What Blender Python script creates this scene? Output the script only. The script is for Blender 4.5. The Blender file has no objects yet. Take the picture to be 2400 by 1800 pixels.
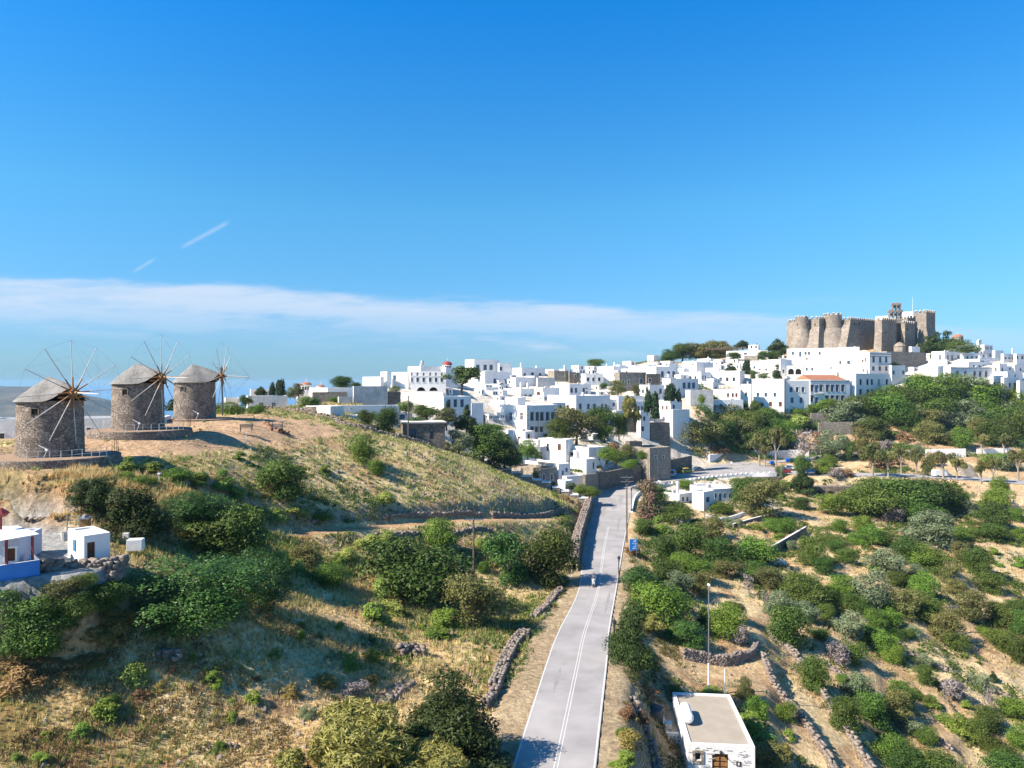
import bpy, bmesh, math, random
import numpy as np
from mathutils import Vector, Matrix
random.seed(7); np.random.seed(7)
sc = bpy.context.scene
COL = sc.collection
F = 1664.0; UC = 1200.0; VC = 900.0          # survey constants: photo pixels per unit slope, principal point

# ---------------------------------------------------------------- camera
cam_d = bpy.data.cameras.new("camera"); cam = bpy.data.objects.new("camera", cam_d); COL.objects.link(cam)
cam.location = (0, 0, 0); cam.rotation_euler = (math.radians(90), 0, 0)
cam_d.sensor_width = 36; cam_d.lens = 36 * F / 2400; cam_d.clip_start = 0.5; cam_d.clip_end = 90000
sc.camera = cam
# ---------------------------------------------------------------- light
SUN_EL = 41.0
sh = Vector((-0.93, -0.365)).normalized()
sdir = Vector((sh.x * math.cos(math.radians(SUN_EL)), sh.y * math.cos(math.radians(SUN_EL)), math.sin(math.radians(SUN_EL))))
sl = bpy.data.lights.new("sun", 'SUN'); sl.energy = 5.0; sl.angle = math.radians(0.5); sl.color = (1.0, 0.885, 0.745)
so = bpy.data.objects.new("sun", sl); COL.objects.link(so)
so.rotation_euler = sdir.to_track_quat('Z', 'Y').to_euler()
w = bpy.data.worlds.new("World"); sc.world = w; w.use_nodes = True
N = w.node_tree.nodes; L = w.node_tree.links; N.clear()
def nd(t, **k):
    n = N.new(t)
    for a, b in k.items(): setattr(n, a, b)
    return n
def mth(op, a, b=None, c=None, clamp=False):
    n = N.new('ShaderNodeMath'); n.operation = op; n.use_clamp = clamp
    for i, x in enumerate((a, b, c)):
        if x is None: continue
        if isinstance(x, (int, float)): n.inputs[i].default_value = x
        else: L.new(x, n.inputs[i])
    return n.outputs[0]
def mrange(x, a, b, c=0.0, d=1.0, sm=True):
    n = N.new('ShaderNodeMapRange'); n.interpolation_type = 'SMOOTHSTEP' if sm else 'LINEAR'
    L.new(x, n.inputs[0])
    for i, q in enumerate((a, b, c, d)):
        if isinstance(q, (int, float)): n.inputs[i + 1].default_value = q
        else: L.new(q, n.inputs[i + 1])
    return n.outputs[0]
sky = nd('ShaderNodeTexSky', sky_type='NISHITA'); sky.sun_disc = False
sky.sun_elevation = math.radians(SUN_EL); sky.sun_rotation = math.atan2(sdir.x, sdir.y)
sky.altitude = 200; sky.air_density = 1.0; sky.dust_density = 0.6; sky.ozone_density = 2.5
tc = nd('ShaderNodeTexCoord'); sp = nd('ShaderNodeSeparateXYZ'); L.new(tc.outputs['Generated'], sp.inputs[0])
el = mth('ARCSINE', sp.outputs[2])
tint = nd('ShaderNodeValToRGB')
L.new(mrange(el, 0.0, 0.75, sm=False), tint.inputs[0])
cr = tint.color_ramp; cr.elements[0].position = 0; cr.elements[0].color = (0.39, 0.68, 1.04, 1)
cr.elements[1].position = 1; cr.elements[1].color = (0.22, 0.78, 1.2, 1)
for q_, c_ in ((0.068, (0.443, 0.725, 1.07)), (0.314, (0.394, 1.03, 1.27)), (0.65, (0.08, 1.0, 1.7))):
    e = cr.elements.new(q_); e.color = (*c_, 1)
mul = nd('ShaderNodeMix', data_type='RGBA', blend_type='MULTIPLY'); mul.inputs[0].default_value = 1
L.new(sky.outputs[0], mul.inputs[6]); L.new(tint.outputs[0], mul.inputs[7])
# thin cloud band and two short contrails, laid out by compass direction on the sky
yc = mth('MAXIMUM', sp.outputs[1], 0.02)
a = mth('DIVIDE', sp.outputs[0], yc); b = mth('DIVIDE', sp.outputs[2], yc)
cx = nd('ShaderNodeCombineXYZ'); L.new(mth('MULTIPLY', a, 1.3), cx.inputs[0]); L.new(mth('MULTIPLY', b, 9.0), cx.inputs[1])
nz = nd('ShaderNodeTexNoise'); nz.inputs['Scale'].default_value = 3.0; nz.inputs['Detail'].default_value = 7; nz.inputs['Roughness'].default_value = 0.62
L.new(cx.outputs[0], nz.inputs['Vector'])
nz2 = nd('ShaderNodeTexNoise'); nz2.inputs['Scale'].default_value = 1.4; nz2.inputs['Detail'].default_value = 3
L.new(cx.outputs[0], nz2.inputs['Vector'])
wob = mth('MULTIPLY', mth('SUBTRACT', nz.outputs['Fac'], 0.5), 0.075)
top = mth('ADD', mth('MULTIPLY_ADD', a, -0.052, 0.120), mth('MULTIPLY', wob, 0.6))
bot = mth('ADD', mth('MULTIPLY_ADD', a, -0.022, 0.070), mth('MULTIPLY', wob, 2.0))
m_top = mrange(mth('SUBTRACT', top, b), -0.002, 0.016)
m_bot = mrange(mth('SUBTRACT', b, bot), -0.018, 0.030)
band = mth('MULTIPLY', m_top, m_bot)
band = mth('MULTIPLY', band, mrange(nz.outputs['Fac'], 0.28, 0.62, 0.35, 1.0))
band = mth('MULTIPLY', band, mrange(a, 0.05, 0.75, 1.0, 0.45))
# loose wisps under the band
wl = mth('ABSOLUTE', mth('SUBTRACT', b, mth('MULTIPLY_ADD', a, -0.05, 0.055)))
wisp = mth('MULTIPLY', mrange(wl, 0.0, 0.025, 1.0, 0.0), mrange(nz.outputs['Fac'], 0.46, 0.68, 0.0, 0.7))
wl2 = mth('ABSOLUTE', mth('SUBTRACT', b, mth('MULTIPLY_ADD', a, 0.03, 0.102)))
wisp2 = mth('MULTIPLY', mth('MULTIPLY', mrange(wl2, 0.0, 0.012, 1.0, 0.0), mrange(a, 0.25, 0.45)), mrange(nz2.outputs['Fac'], 0.35, 0.6, 0.0, 0.35))
def trail(x0, y0, x1, y1, wd, st):
    dx, dy = x1 - x0, y1 - y0; ln = math.hypot(dx, dy); dx /= ln; dy /= ln
    s = mth('ADD', mth('MULTIPLY', mth('SUBTRACT', a, x0), dx), mth('MULTIPLY', mth('SUBTRACT', b, y0), dy))
    t = mth('ADD', mth('MULTIPLY', mth('SUBTRACT', a, x0), -dy), mth('MULTIPLY', mth('SUBTRACT', b, y0), dx))
    t = mth('ABSOLUTE', mth('ADD', t, mth('MULTIPLY', wob, 0.05)))
    along = mth('MULTIPLY', mrange(s, -0.004, 0.012), mrange(s, ln - 0.012, ln + 0.001, 1.0, 0.0))
    return mth('MULTIPLY', mth('MULTIPLY', along, mrange(t, 0.0, wd, 1.0, 0.0)), mth('MULTIPLY', mrange(nz.outputs['Fac'], 0.2, 0.6, 0.4, 1.0), st))
t1 = trail(-0.467, 0.191, -0.396, 0.230, 0.0052, 0.42)
t2 = trail(-0.535, 0.157, -0.500, 0.178, 0.0040, 0.38)
cm = mth('MAXIMUM', mth('MAXIMUM', band, wisp), mth('MAXIMUM', mth('MAXIMUM', t1, t2), wisp2))
cm = mth('MULTIPLY', cm, mrange(sp.outputs[1], 0.02, 0.2), clamp=True)
cl = nd('ShaderNodeMix', data_type='RGBA'); L.new(mth('MULTIPLY', cm, 0.9), cl.inputs[0]); L.new(mul.outputs[2], cl.inputs[6]); cl.inputs[7].default_value = (4.6, 5.4, 6.6, 1)
bg = nd('ShaderNodeBackground'); bg.inputs[1].default_value = 0.068
L.new(cl.outputs[2], bg.inputs[0])
wo = nd('ShaderNodeOutputWorld'); L.new(bg.outputs[0], wo.inputs[0])
sc.view_settings.view_transform = 'Standard'; sc.view_settings.look = 'None'
sc.view_settings.exposure = 1.12; sc.view_settings.gamma = 1.0
sc.view_settings.use_curve_mapping = False
sc.cycles.max_bounces = 5; sc.cycles.diffuse_bounces = 3; sc.cycles.transmission_bounces = 3; sc.cycles.transparent_max_bounces = 4

# ---------------------------------------------------------------- helpers
def W(u, v, Y): return ((u - UC) / F * Y, Y, -(v - VC) / F * Y)
def lin(r, g, b): return tuple(((x / 255.0) / 12.92 if x / 255.0 <= 0.04045 else ((x / 255.0 + 0.055) / 1.055) ** 2.4) for x in (r, g, b))
MATS = {}
def mat(name, c1, c2=None, scale=3.0, rough=0.85, bump=0.0, bscale=None, detail=5, vor=None, metal=0.0, spec=0.3, attr=False, trans=0.0, objvar=0.0, brick=None, lo=0.35, hi=0.65):
    if name in MATS: return MATS[name]
    if min(c1) < 0.5:
        q_ = 0.80 if attr else 0.74
        c1 = tuple(x * q_ for x in c1); c2 = tuple(x * q_ for x in c2) if c2 else None
    m = bpy.data.materials.new(name); m.use_nodes = True; nt = m.node_tree; n = nt.nodes; l = nt.links
    p = n['Principled BSDF']; p.inputs['Roughness'].default_value = rough; p.inputs['Metallic'].default_value = metal
    p.inputs['Specular IOR Level'].default_value = spec
    c2 = c2 or c1
    t = n.new('ShaderNodeTexCoord')
    def noise(s, d=detail):
        q = n.new('ShaderNodeTexNoise'); q.inputs['Scale'].default_value = s; q.inputs['Detail'].default_value = d; q.inputs['Roughness'].default_value = 0.6
        l.new(t.outputs['Object'], q.inputs['Vector']); return q.outputs['Fac']
    mix = n.new('ShaderNodeMix'); mix.data_type = 'RGBA'
    mix.inputs[6].default_value = (*c1, 1); mix.inputs[7].default_value = (*c2, 1)
    if attr:
        at = n.new('ShaderNodeAttribute'); at.attribute_name = 'tone'; l.new(at.outputs['Fac'], mix.inputs[0])
    else:
        r = n.new('ShaderNodeMapRange'); r.inputs[1].default_value = lo; r.inputs[2].default_value = hi
        l.new(noise(scale), r.inputs[0]); l.new(r.outputs[0], mix.inputs[0])
    out = mix.outputs[2]; hgt = None
    if vor:
        vs, mort, amt = vor
        v1 = n.new('ShaderNodeTexVoronoi'); v1.inputs['Scale'].default_value = vs; v1.inputs['Randomness'].default_value = 0.9
        mp = n.new('ShaderNodeMapping'); mp.inputs['Scale'].default_value = (1, 1, 1.6)
        l.new(t.outputs['Object'], mp.inputs['Vector']); l.new(mp.outputs[0], v1.inputs['Vector'])
        v2 = n.new('ShaderNodeTexVoronoi'); v2.feature = 'DISTANCE_TO_EDGE'; v2.inputs['Scale'].default_value = vs; v2.inputs['Randomness'].default_value = 0.9
        l.new(mp.outputs[0], v2.inputs['Vector'])
        hs = n.new('ShaderNodeSeparateColor'); l.new(v1.outputs['Color'], hs.inputs[0])
        mr = n.new('ShaderNodeMapRange'); mr.inputs[3].default_value = 1 - amt; mr.inputs[4].default_value = 1 + amt; l.new(hs.outputs[0], mr.inputs[0])
        mu = n.new('ShaderNodeMix'); mu.data_type = 'RGBA'; mu.blend_type = 'MULTIPLY'; mu.inputs[0].default_value = 1
        cc = n.new('ShaderNodeCombineColor')
        for i in range(3): l.new(mr.outputs[0], cc.inputs[i])
        l.new(out, mu.inputs[6]); l.new(cc.outputs[0], mu.inputs[7])
        e = n.new('ShaderNodeMapRange'); e.inputs[2].default_value = 0.07; l.new(v2.outputs[0], e.inputs[0])
        mm = n.new('ShaderNodeMix'); mm.data_type = 'RGBA'; mm.inputs[6].default_value = (*mort, 1)
        l.new(e.outputs[0], mm.inputs[0]); l.new(mu.outputs[2], mm.inputs[7]); out = mm.outputs[2]; hgt = e.outputs[0]
    if objvar:
        oi = n.new('ShaderNodeObjectInfo'); hsv = n.new('ShaderNodeHueSaturation')
        a1 = n.new('ShaderNodeMapRange'); a1.inputs[3].default_value = 0.5 - 0.035 * objvar; a1.inputs[4].default_value = 0.5 + 0.02 * objvar; l.new(oi.outputs['Random'], a1.inputs[0]); l.new(a1.outputs[0], hsv.inputs['Hue'])
        f = n.new('ShaderNodeMath'); f.operation = 'FRACT'; g = n.new('ShaderNodeMath'); g.operation = 'MULTIPLY'; g.inputs[1].default_value = 7.31
        l.new(oi.outputs['Random'], g.inputs[0]); l.new(g.outputs[0], f.inputs[0])
        a2 = n.new('ShaderNodeMapRange'); a2.inputs[3].default_value = 1 - 0.3 * objvar; a2.inputs[4].default_value = 1 + 0.3 * objvar; l.new(f.outputs[0], a2.inputs[0]); l.new(a2.outputs[0], hsv.inputs['Value'])
        l.new(out, hsv.inputs['Color']); out = hsv.outputs[0]
    l.new(out, p.inputs['Base Color'])
    if bump:
        b = n.new('ShaderNodeBump'); b.inputs['Strength'].default_value = min(1, bump); b.inputs['Distance'].default_value = 0.12
        hn = noise(bscale or scale * 3)
        if hgt is not None:
            ad = n.new('ShaderNodeMath'); ad.operation = 'ADD'; l.new(hn, ad.inputs[0]); l.new(hgt, ad.inputs[1]); hn = ad.outputs[0]
        l.new(hn, b.inputs['Height']); l.new(b.outputs[0], p.inputs['Normal'])
    if trans:
        tr = n.new('ShaderNodeBsdfTranslucent'); l.new(out, tr.inputs[0]); ms = n.new('ShaderNodeMixShader'); ms.inputs[0].default_value = trans
        l.new(p.outputs[0], ms.inputs[1]); l.new(tr.outputs[0], ms.inputs[2]); l.new(ms.outputs[0], n['Material Output'].inputs[0])
    MATS[name] = m; return m

def tag(o, label=None, cat=None, group=None, kind=None):
    if label: o['label'] = label
    if cat: o['category'] = cat
    if group: o['group'] = group
    if kind: o['kind'] = kind
    return o
def empty(name, loc, label, cat, group=None, rz=0):
    o = bpy.data.objects.new(name, None); COL.objects.link(o); o.location = loc; o.rotation_euler = (0, 0, rz); o.empty_display_size = 0.5
    return tag(o, label, cat, group)
class MB:
    def __init__(s): s.v = []; s.f = []; s.m = []
    def poly(s, pts, mi=0):
        i = len(s.v); s.v += [tuple(p) for p in pts]; s.f.append(tuple(range(i, i + len(pts)))); s.m.append(mi)
    def prism(s, bot, top, mi=0, mtop=None, cap_bot=False):
        n = len(bot); i = len(s.v); s.v += [tuple(p) for p in bot] + [tuple(p) for p in top]
        for k in range(n):
            j = (k + 1) % n; s.f.append((i + k, i + j, i + n + j, i + n + k)); s.m.append(mi)
        s.f.append(tuple(range(i + n, i + 2 * n))); s.m.append(mi if mtop is None else mtop)
        if cap_bot: s.f.append(tuple(reversed(range(i, i + n)))); s.m.append(mi)
    def box(s, c, sz, rz=0, mi=0, M=None):
        hx, hy, hz = sz[0] / 2, sz[1] / 2, sz[2] / 2; P = []
        cz, sn = math.cos(rz), math.sin(rz)
        for z in (-hz, hz):
            for x, y in ((-hx, -hy), (hx, -hy), (hx, hy), (-hx, hy)):
                P.append((c[0] + x * cz - y * sn, c[1] + x * sn + y * cz, c[2] + z))
        if M is not None: P = [tuple(M @ Vector(p)) for p in P]
        s.prism(P[:4], P[4:], mi, None, True)
    def cyl(s, p0, p1, r0, r1, n=10, mi=0, cap=True, mtop=None):
        p0 = Vector(p0); p1 = Vector(p1); d = (p1 - p0).normalized()
        x = d.orthogonal().normalized(); y = d.cross(x)
        A = [tuple(p0 + (x * math.cos(t) + y * math.sin(t)) * r0) for t in [2 * math.pi * k / n for k in range(n)]]
        B = [tuple(p1 + (x * math.cos(t) + y * math.sin(t)) * r1) for t in [2 * math.pi * k / n for k in range(n)]]
        s.prism(A, B, mi, mtop, cap)
    def lathe(s, c, prof, n=24, mi=0):
        i = len(s.v)
        for r, z in prof:
            for k in range(n):
                t = 2 * math.pi * k / n; s.v.append((c[0] + r * math.cos(t), c[1] + r * math.sin(t), c[2] + z))
        for a in range(len(prof) - 1):
            for k in range(n):
                j = (k + 1) % n; s.f.append((i + a * n + k, i + a * n + j, i + (a + 1) * n + j, i + (a + 1) * n + k)); s.m.append(mi)
    def build(s, name, mats, parent=None, smooth=False, off=None, bevel=0):
        me = bpy.data.meshes.new(name)
        V = s.v if off is None else [(p[0] - off[0], p[1] - off[1], p[2] - off[2]) for p in s.v]
        me.from_pydata(V, [], s.f)
        mats = mats if isinstance(mats, (list, tuple)) else [mats]
        for m in mats: me.materials.append(m)
        me.polygons.foreach_set('material_index', s.m)
        if smooth: me.polygons.foreach_set('use_smooth', [True] * len(s.f))
        me.update()
        o = bpy.data.objects.new(name, me); COL.objects.link(o)
        if off is not None and parent is None: o.location = off
        if parent is not None: o.parent = parent
        if bevel:
            b = o.modifiers.new('bevel', 'BEVEL'); b.width = bevel; b.segments = 1; b.limit_method = 'ANGLE'
        return o
def np_mesh(name, V, Fc, mats, parent=None, tone=None, k=4):
    me = bpy.data.meshes.new(name); nv, nf = len(V), len(Fc)
    me.vertices.add(nv); me.vertices.foreach_set('co', np.asarray(V, np.float32).ravel())
    me.loops.add(nf * k); me.loops.foreach_set('vertex_index', np.asarray(Fc, np.int32).ravel())
    me.polygons.add(nf); me.polygons.foreach_set('loop_start', np.arange(0, nf * k, k, dtype=np.int32))
    me.polygons.foreach_set('loop_total', np.full(nf, k, np.int32))
    for m in (mats if isinstance(mats, list) else [mats]): me.materials.append(m)
    if tone is not None:
        at = me.attributes.new('tone', 'FLOAT', 'POINT'); at.data.foreach_set('value', np.asarray(tone, np.float32))
    me.update(); me.validate()
    o = bpy.data.objects.new(name, me); COL.objects.link(o)
    if parent is not None: o.parent = parent
    return o
# value noise
_perm = np.random.RandomState(3).rand(256, 256)
def vnoise(x, y):
    xi = np.floor(x).astype(int); yi = np.floor(y).astype(int); fx = x - xi; fy = y - yi
    fx = fx * fx * (3 - 2 * fx); fy = fy * fy * (3 - 2 * fy)
    g = lambda a, b: _perm[a & 255, b & 255]
    return (g(xi, yi) * (1 - fx) + g(xi + 1, yi) * fx) * (1 - fy) + (g(xi, yi + 1) * (1 - fx) + g(xi + 1, yi + 1) * fx) * fy
def fbm(x, y, o=4):
    s = 0; a = 0.5
    for i in range(o): s = s + a * vnoise(x * 2 ** i + 17 * i, y * 2 ** i + 31 * i); a *= 0.5
    return s / (1 - 0.5 ** o)
def sstep(x, a, b):
    t = np.clip((x - a) / (b - a), 0, 1); return t * t * (3 - 2 * t)
# ---------------------------------------------------------------- terrain
TP = """0,1800,37.5 300,1800,39.7 600,1800,42.3 900,1800,43.8 1100,1800,45.5 0,1650,42.5 300,1650,45.5 600,1650,49.5 900,1650,53.7 1130,1650,56 100,1540,46.5 300,1540,47.5 400,1540,49 500,1540,51 600,1540,53.5 800,1540,58.5
150,1480,48.5 250,1420,50 330,1400,52 430,1480,52 600,1460,59 750,1440,66 850,1550,60.5 950,1480,71 950,1550,63 1100,1480,75 1200,1480,76 1170,1560,65.5 850,1400,77 1000,1420,84 1150,1400,92 1250,1400,93
1110,1350,96 1230,1360,99 1300,1365,101 700,1330,78 620,1300,76 560,1260,79 580,1242,85 700,1250,88 850,1237,96 1000,1225,105 1150,1218,115 1280,1218,131 1370,1205,149
850,1265,92 1000,1250,101 1200,1240,115 1300,1300,116 1320,1240,129 900,1190,101 1100,1190,112 1250,1195,127 700,1190,91 600,1200,84 870,1110,111 1000,1110,118 1150,1130,127 1280,1165,139 1350,1190,152
700,1100,102 550,1130,85 580,1060,99 700,1030,112 850,1040,121 1000,1060,128 1100,1090,133 1200,1130,138 690,985,130 800,1000,131 930,1035,134 1060,1070,138
100,1090,76 250,1060,86 420,1020,99 450,985,120 575,1007,108 650,1000,118 560,965,140 0,1090,72 350,1080,84 0,1150,60 120,1170,62 300,1130,74 400,1130,77 480,1170,76 520,1190,79 200,1205,63
0,1260,58 130,1260,58 100,1320,51 0,1340,49 215,1333,50 340,1300,58 430,1255,68 520,1320,68 400,1360,54.5 -200,1100,68 0,1030,105 250,1025,112 -200,1040,110
600,965,165 700,955,190 720,925,235 850,950,165 800,975,150 900,1000,160 1000,1020,165 960,950,190 900,915,215 1000,920,228 1000,880,250
1100,1000,190 1100,1060,185 1080,950,215 1150,920,272 1150,885,300 1150,868,320 1200,1005,217 1200,1060,205 1215,1095,198 1250,1125,182 1330,1148,174 1370,1106,188 1400,1100,196 1300,1130,182 1380,1150,178
1350,975,235 1350,940,262 1350,920,280 1350,900,300 1350,870,330 1350,1040,215 1420,1060,212 1450,1010,238 1450,960,258 1450,900,300 1450,875,325 1550,1008,243 1550,975,257 1550,940,275 1550,900,300 1550,870,340
1650,960,266 1650,935,278 1650,900,298 1650,865,335 1750,955,286 1750,915,302 1750,880,320 1850,955,290 1850,900,308
1500,1030,234 1480,1060,224 1560,1060,238 1600,1075,240 1700,1000,276 1640,1068,247 1750,1055,266 1750,1000,282 1850,1000,284 1850,1050,272 1950,965,288 1950,1000,284 1950,1060,264
2050,950,292 2050,1000,286 2050,1060,264 2150,920,300 2150,980,294 2150,1050,266 2250,910,300 2250,1000,288 2250,1052,262 2400,930,300 2400,1000,288 2400,1048,266
2000,1095,236 2100,1092,238 2200,1095,238 2300,1095,235 2400,1100,232 1870,818,372 1990,818,372 2100,822,370 2180,840,365 1850,862,335 1950,866,330 2060,880,325 2150,885,320 2250,860,325 2350,880,310
2245,832,360 2300,838,350 2400,850,340 1750,862,335 1700,840,370 1650,845,400 1530,845,390 1480,862,380 1590,858,380 1400,866,370
1430,1800,47.5 1500,1800,52 1480,1650,61 1540,1800,56 1560,1700,64 1660,1865,57 1760,1800,62 1760,1650,72 1600,1600,74 1480,1560,69 1480,1450,83 1500,1340,106 1570,1520,81 1600,1450,92 1700,1500,86
1700,1400,104 1800,1550,84 1800,1450,98 1900,1800,66 1900,1650,78 1950,1500,96 2000,1400,118 2050,1300,142 2100,1800,73 2100,1650,87 2100,1500,106 2150,1400,124 2300,1800,78 2300,1600,99 2300,1450,123
2300,1330,148 2300,1230,175 2400,1400,140 2400,1250,173 2400,1160,198 2150,1250,165 2150,1300,148 2100,1210,182 2000,1220,174 1950,1172,195 2150,1140,204 2300,1145,203 1850,1280,148 1800,1330,130
1700,1300,136 1600,1270,138 1550,1210,160 1650,1230,158 1650,1190,172 1720,1170,182 1800,1210,172 1850,1160,192 1780,1130,208 1620,1150,192 1520,1160,181"""
pts = [W(*map(float, t.split(','))) for t in TP.split()]
pts += [(-60,380,-15),(0,440,-5),(100,480,0),(250,470,5),(330,400,2),(-150,200,-50),(-110,150,-25),(-160,100,-18),(-110,70,-12),(-90,40,-14),(-40,12,-18),(0,15,-23.5),(35,15,-34),(80,40,-46),(120,60,-53),
        (200,120,-62),(250,180,-52),(300,240,-38),(-90,230,-30),(-200,300,-90),(350,300,-30),(-60,260,-14),(60,-30,-38),(-40,-30,-19),(0,-30,-23),(150,-20,-60)]
pts = np.array(pts)
# road: stations (left/upper edge, right/lower edge) with the road level
RS = [(1105,2100,1364,2100,-24.0),(1200,1800,1397,1800,-24.7),(1281,1550,1424,1550,-25.6),(1308,1480,1429,1480,-26.4),(1356,1378,1446,1378,-28.0),(1368,1280,1462,1280,-28.3),(1389,1200,1477,1200,-28.5),
      (1400,1155,1488,1165,-28.5),(1440,1142,1512,1152,-28.5),(1490,1130,1540,1145,-28.5),(1560,1115,1600,1131,-28.2),(1620,1102,1680,1120,-27.8),(1670,1090,1750,1114,-27.5),(1730,1082,1800,1112.5,-27.3),
      (1775,1085,1830,1112,-27.3),(1830,1100,1870,1113,-27.3),(1900,1107,1930,1115,-27.3),(2000,1108,2000,1116.5,-27.3),(2100,1110,2100,1119,-27.3),(2200,1113,2200,1122.5,-27.3),(2300,1119,2300,1128.5,-27.3),(2400,1126,2400,1136,-27.3),(2500,1136,2500,1147,-27.3)]
def onlevel(u, v, z): Y = -z * F / (v - VC); return np.array(((u - UC) / F * Y, Y, z))
RL = np.array([onlevel(r[0], r[1], r[4]) for r in RS]); RR = np.array([onlevel(r[2], r[3], r[4]) for r in RS])
def resample(P, n):
    t = np.linspace(0, len(P) - 1, n); i = np.minimum(t.astype(int), len(P) - 2); f = (t - i)[:, None]
    p0 = P[np.maximum(i - 1, 0)]; p1 = P[i]; p2 = P[i + 1]; p3 = P[np.minimum(i + 2, len(P) - 1)]
    return 0.5 * (2 * p1 + (p2 - p0) * f + (2 * p0 - 5 * p1 + 4 * p2 - p3) * f ** 2 + (3 * p1 - p0 - 3 * p2 + p3) * f ** 3)
NR = 221
RLs = resample(RL, NR); RRs = resample(RR, NR)
UPR = resample(np.array([W(u, v, Y) for u, v, Y in ((1790,1084,246),(1880,1077,250),(1960,1071,253),(2073,1070,253),(2170,1065,256),(2300,1061,260),(2420,1059,260))]), 90)
TRK = resample(np.array([W(u, v, Y) for u, v, Y in ((500,1232,80),(580,1242,84),(700,1250,88),(850,1238,96),(1000,1226,105),(1150,1218,115),(1280,1216,131),(1372,1205,149))]), 120)
def polydist(X, Y, P, hw):
    best = np.full(X.shape, 1e9); bz = np.zeros(X.shape)
    for i in range(len(P)):
        d = np.hypot(X - P[i, 0], Y - P[i, 1]) - (hw[i] if hasattr(hw, '__len__') else hw)
        k = d < best; best = np.where(k, d, best); bz = np.where(k, P[i, 2], bz)
    return best, bz
RC = (RLs + RRs) / 2; RHW = np.hypot(*(RLs - RRs)[:, :2].T) / 2
# dense fill of the road polygon for distance tests
rd_pts = np.concatenate([RLs * (1 - t) + RRs * t for t in (0.1, 0.35, 0.65, 0.9)]); rd_hw = np.repeat(0, len(rd_pts))
xs = np.concatenate([[-2500,-1500,-900,-600,-420,-300,-230,-180,-150], np.arange(-130,-60,1.5), np.arange(-60,72,0.62), np.arange(72,250,1.6), [260,280,310,350,420,520,700,1000,1600,2600]])
ys = np.concatenate([[-1500,-800,-400,-200,-100,-50,-20,0,12,20], np.arange(24,115,0.55), np.arange(115,210,0.95), np.arange(210,420,1.7), [430,445,470,510,570,660,800,1100,1700,2600]])
GX, GY = np.meshgrid(xs, ys)
def rbf_solve(P, lam=0.15):
    D = np.hypot(P[:, None, 0] - P[None, :, 0], P[:, None, 1] - P[None, :, 1])
    n = len(P); A = np.zeros((n + 3, n + 3)); A[:n, :n] = D + 0; A[:n, :n] -= np.eye(n) * lam
    A[:n, n] = 1; A[:n, n + 1] = P[:, 0]; A[:n, n + 2] = P[:, 1]; A[n:, :n] = A[:n, n:].T
    return np.linalg.solve(A, np.concatenate([P[:, 2], [0, 0, 0]]))
wts = rbf_solve(pts)
def rbf(X, Y):
    s = X.shape; X = X.ravel(); Y = Y.ravel(); o = np.empty(X.shape)
    for i in range(0, len(X), 20000):
        x = X[i:i + 20000]; y = Y[i:i + 20000]
        o[i:i + 20000] = np.hypot(x[:, None] - pts[None, :, 0], y[:, None] - pts[None, :, 1]) @ wts[:-3] + wts[-3] + wts[-2] * x + wts[-1] * y
    return o.reshape(s)
cxx = np.clip(GX, -200, 330); cyy = np.clip(GY, -30, 480)
GZ = rbf(cxx, cyy)
out = np.hypot(GX - cxx, GY - cyy)
GZ = GZ + (-248 - GZ) * sstep(out, 0, 330)
GZ += (fbm(GX / 7, GY / 7) - 0.5) * 0.8 * (out < 1) + (fbm(GX / 1.6, GY / 1.6, 3) - 0.5) * 0.5 * (out < 1)
# stepped field terraces on the right hand slope
tm = sstep(GX, 14, 30) * (1 - sstep(GY, 150, 185)) * (out < 1)
tq = (GX * 0.62 - GY * 0.10) / 6.0 + (fbm(GX / 22, GY / 22) - 0.5) * 1.6
GZ += tm * (tq - np.floor(tq) - sstep(tq - np.floor(tq), 0.82, 1.0)) * 1.0
def flatten(P, z, r0, r1, drop=0.0):
    global GZ
    d, bz = polydist(GX, GY, P, 0)
    k = 1 - sstep(d, r0, r1); GZ = GZ * (1 - k) + (bz if z is None else z) * k - drop * (d < r0 + .3)
    return d
DT = flatten(TRK, None, 1.3, 3.4)
DU = flatten(UPR, None, 2.7, 4.6, 0.04)
patio = np.array([W(u, v, -12.7 * F / (VC - v)) for u, v in ((-60,1225),(0,1225),(60,1225),(120,1230),(-60,1260),(20,1260),(100,1262),(150,1285),(20,1300),(100,1310),(-30,1310),(120,1325),(60,1280),(-60,1330),(0,1345),(60,1338),(160,1330))])
DP = flatten(patio, -12.75, 2.2, 3.6)
MILLS = [(-52.0, 80.0, -8.0), (-51.6, 98.0, -6.2), (-53.6, 120.0, -5.8)]
for mx, my, mz in MILLS: flatten(np.array([(mx, my, mz)]), mz - (0.9 if my < 110 else 0.2), 5.5, 11)
DR0, bz = polydist(GX, GY, rd_pts, rd_hw)
DR = np.maximum(DR0 - 1.2, 0)
k = 1 - sstep(DR, 0.9, 3.6); GZ = GZ * (1 - k) + (bz - 0.06) * k
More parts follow.
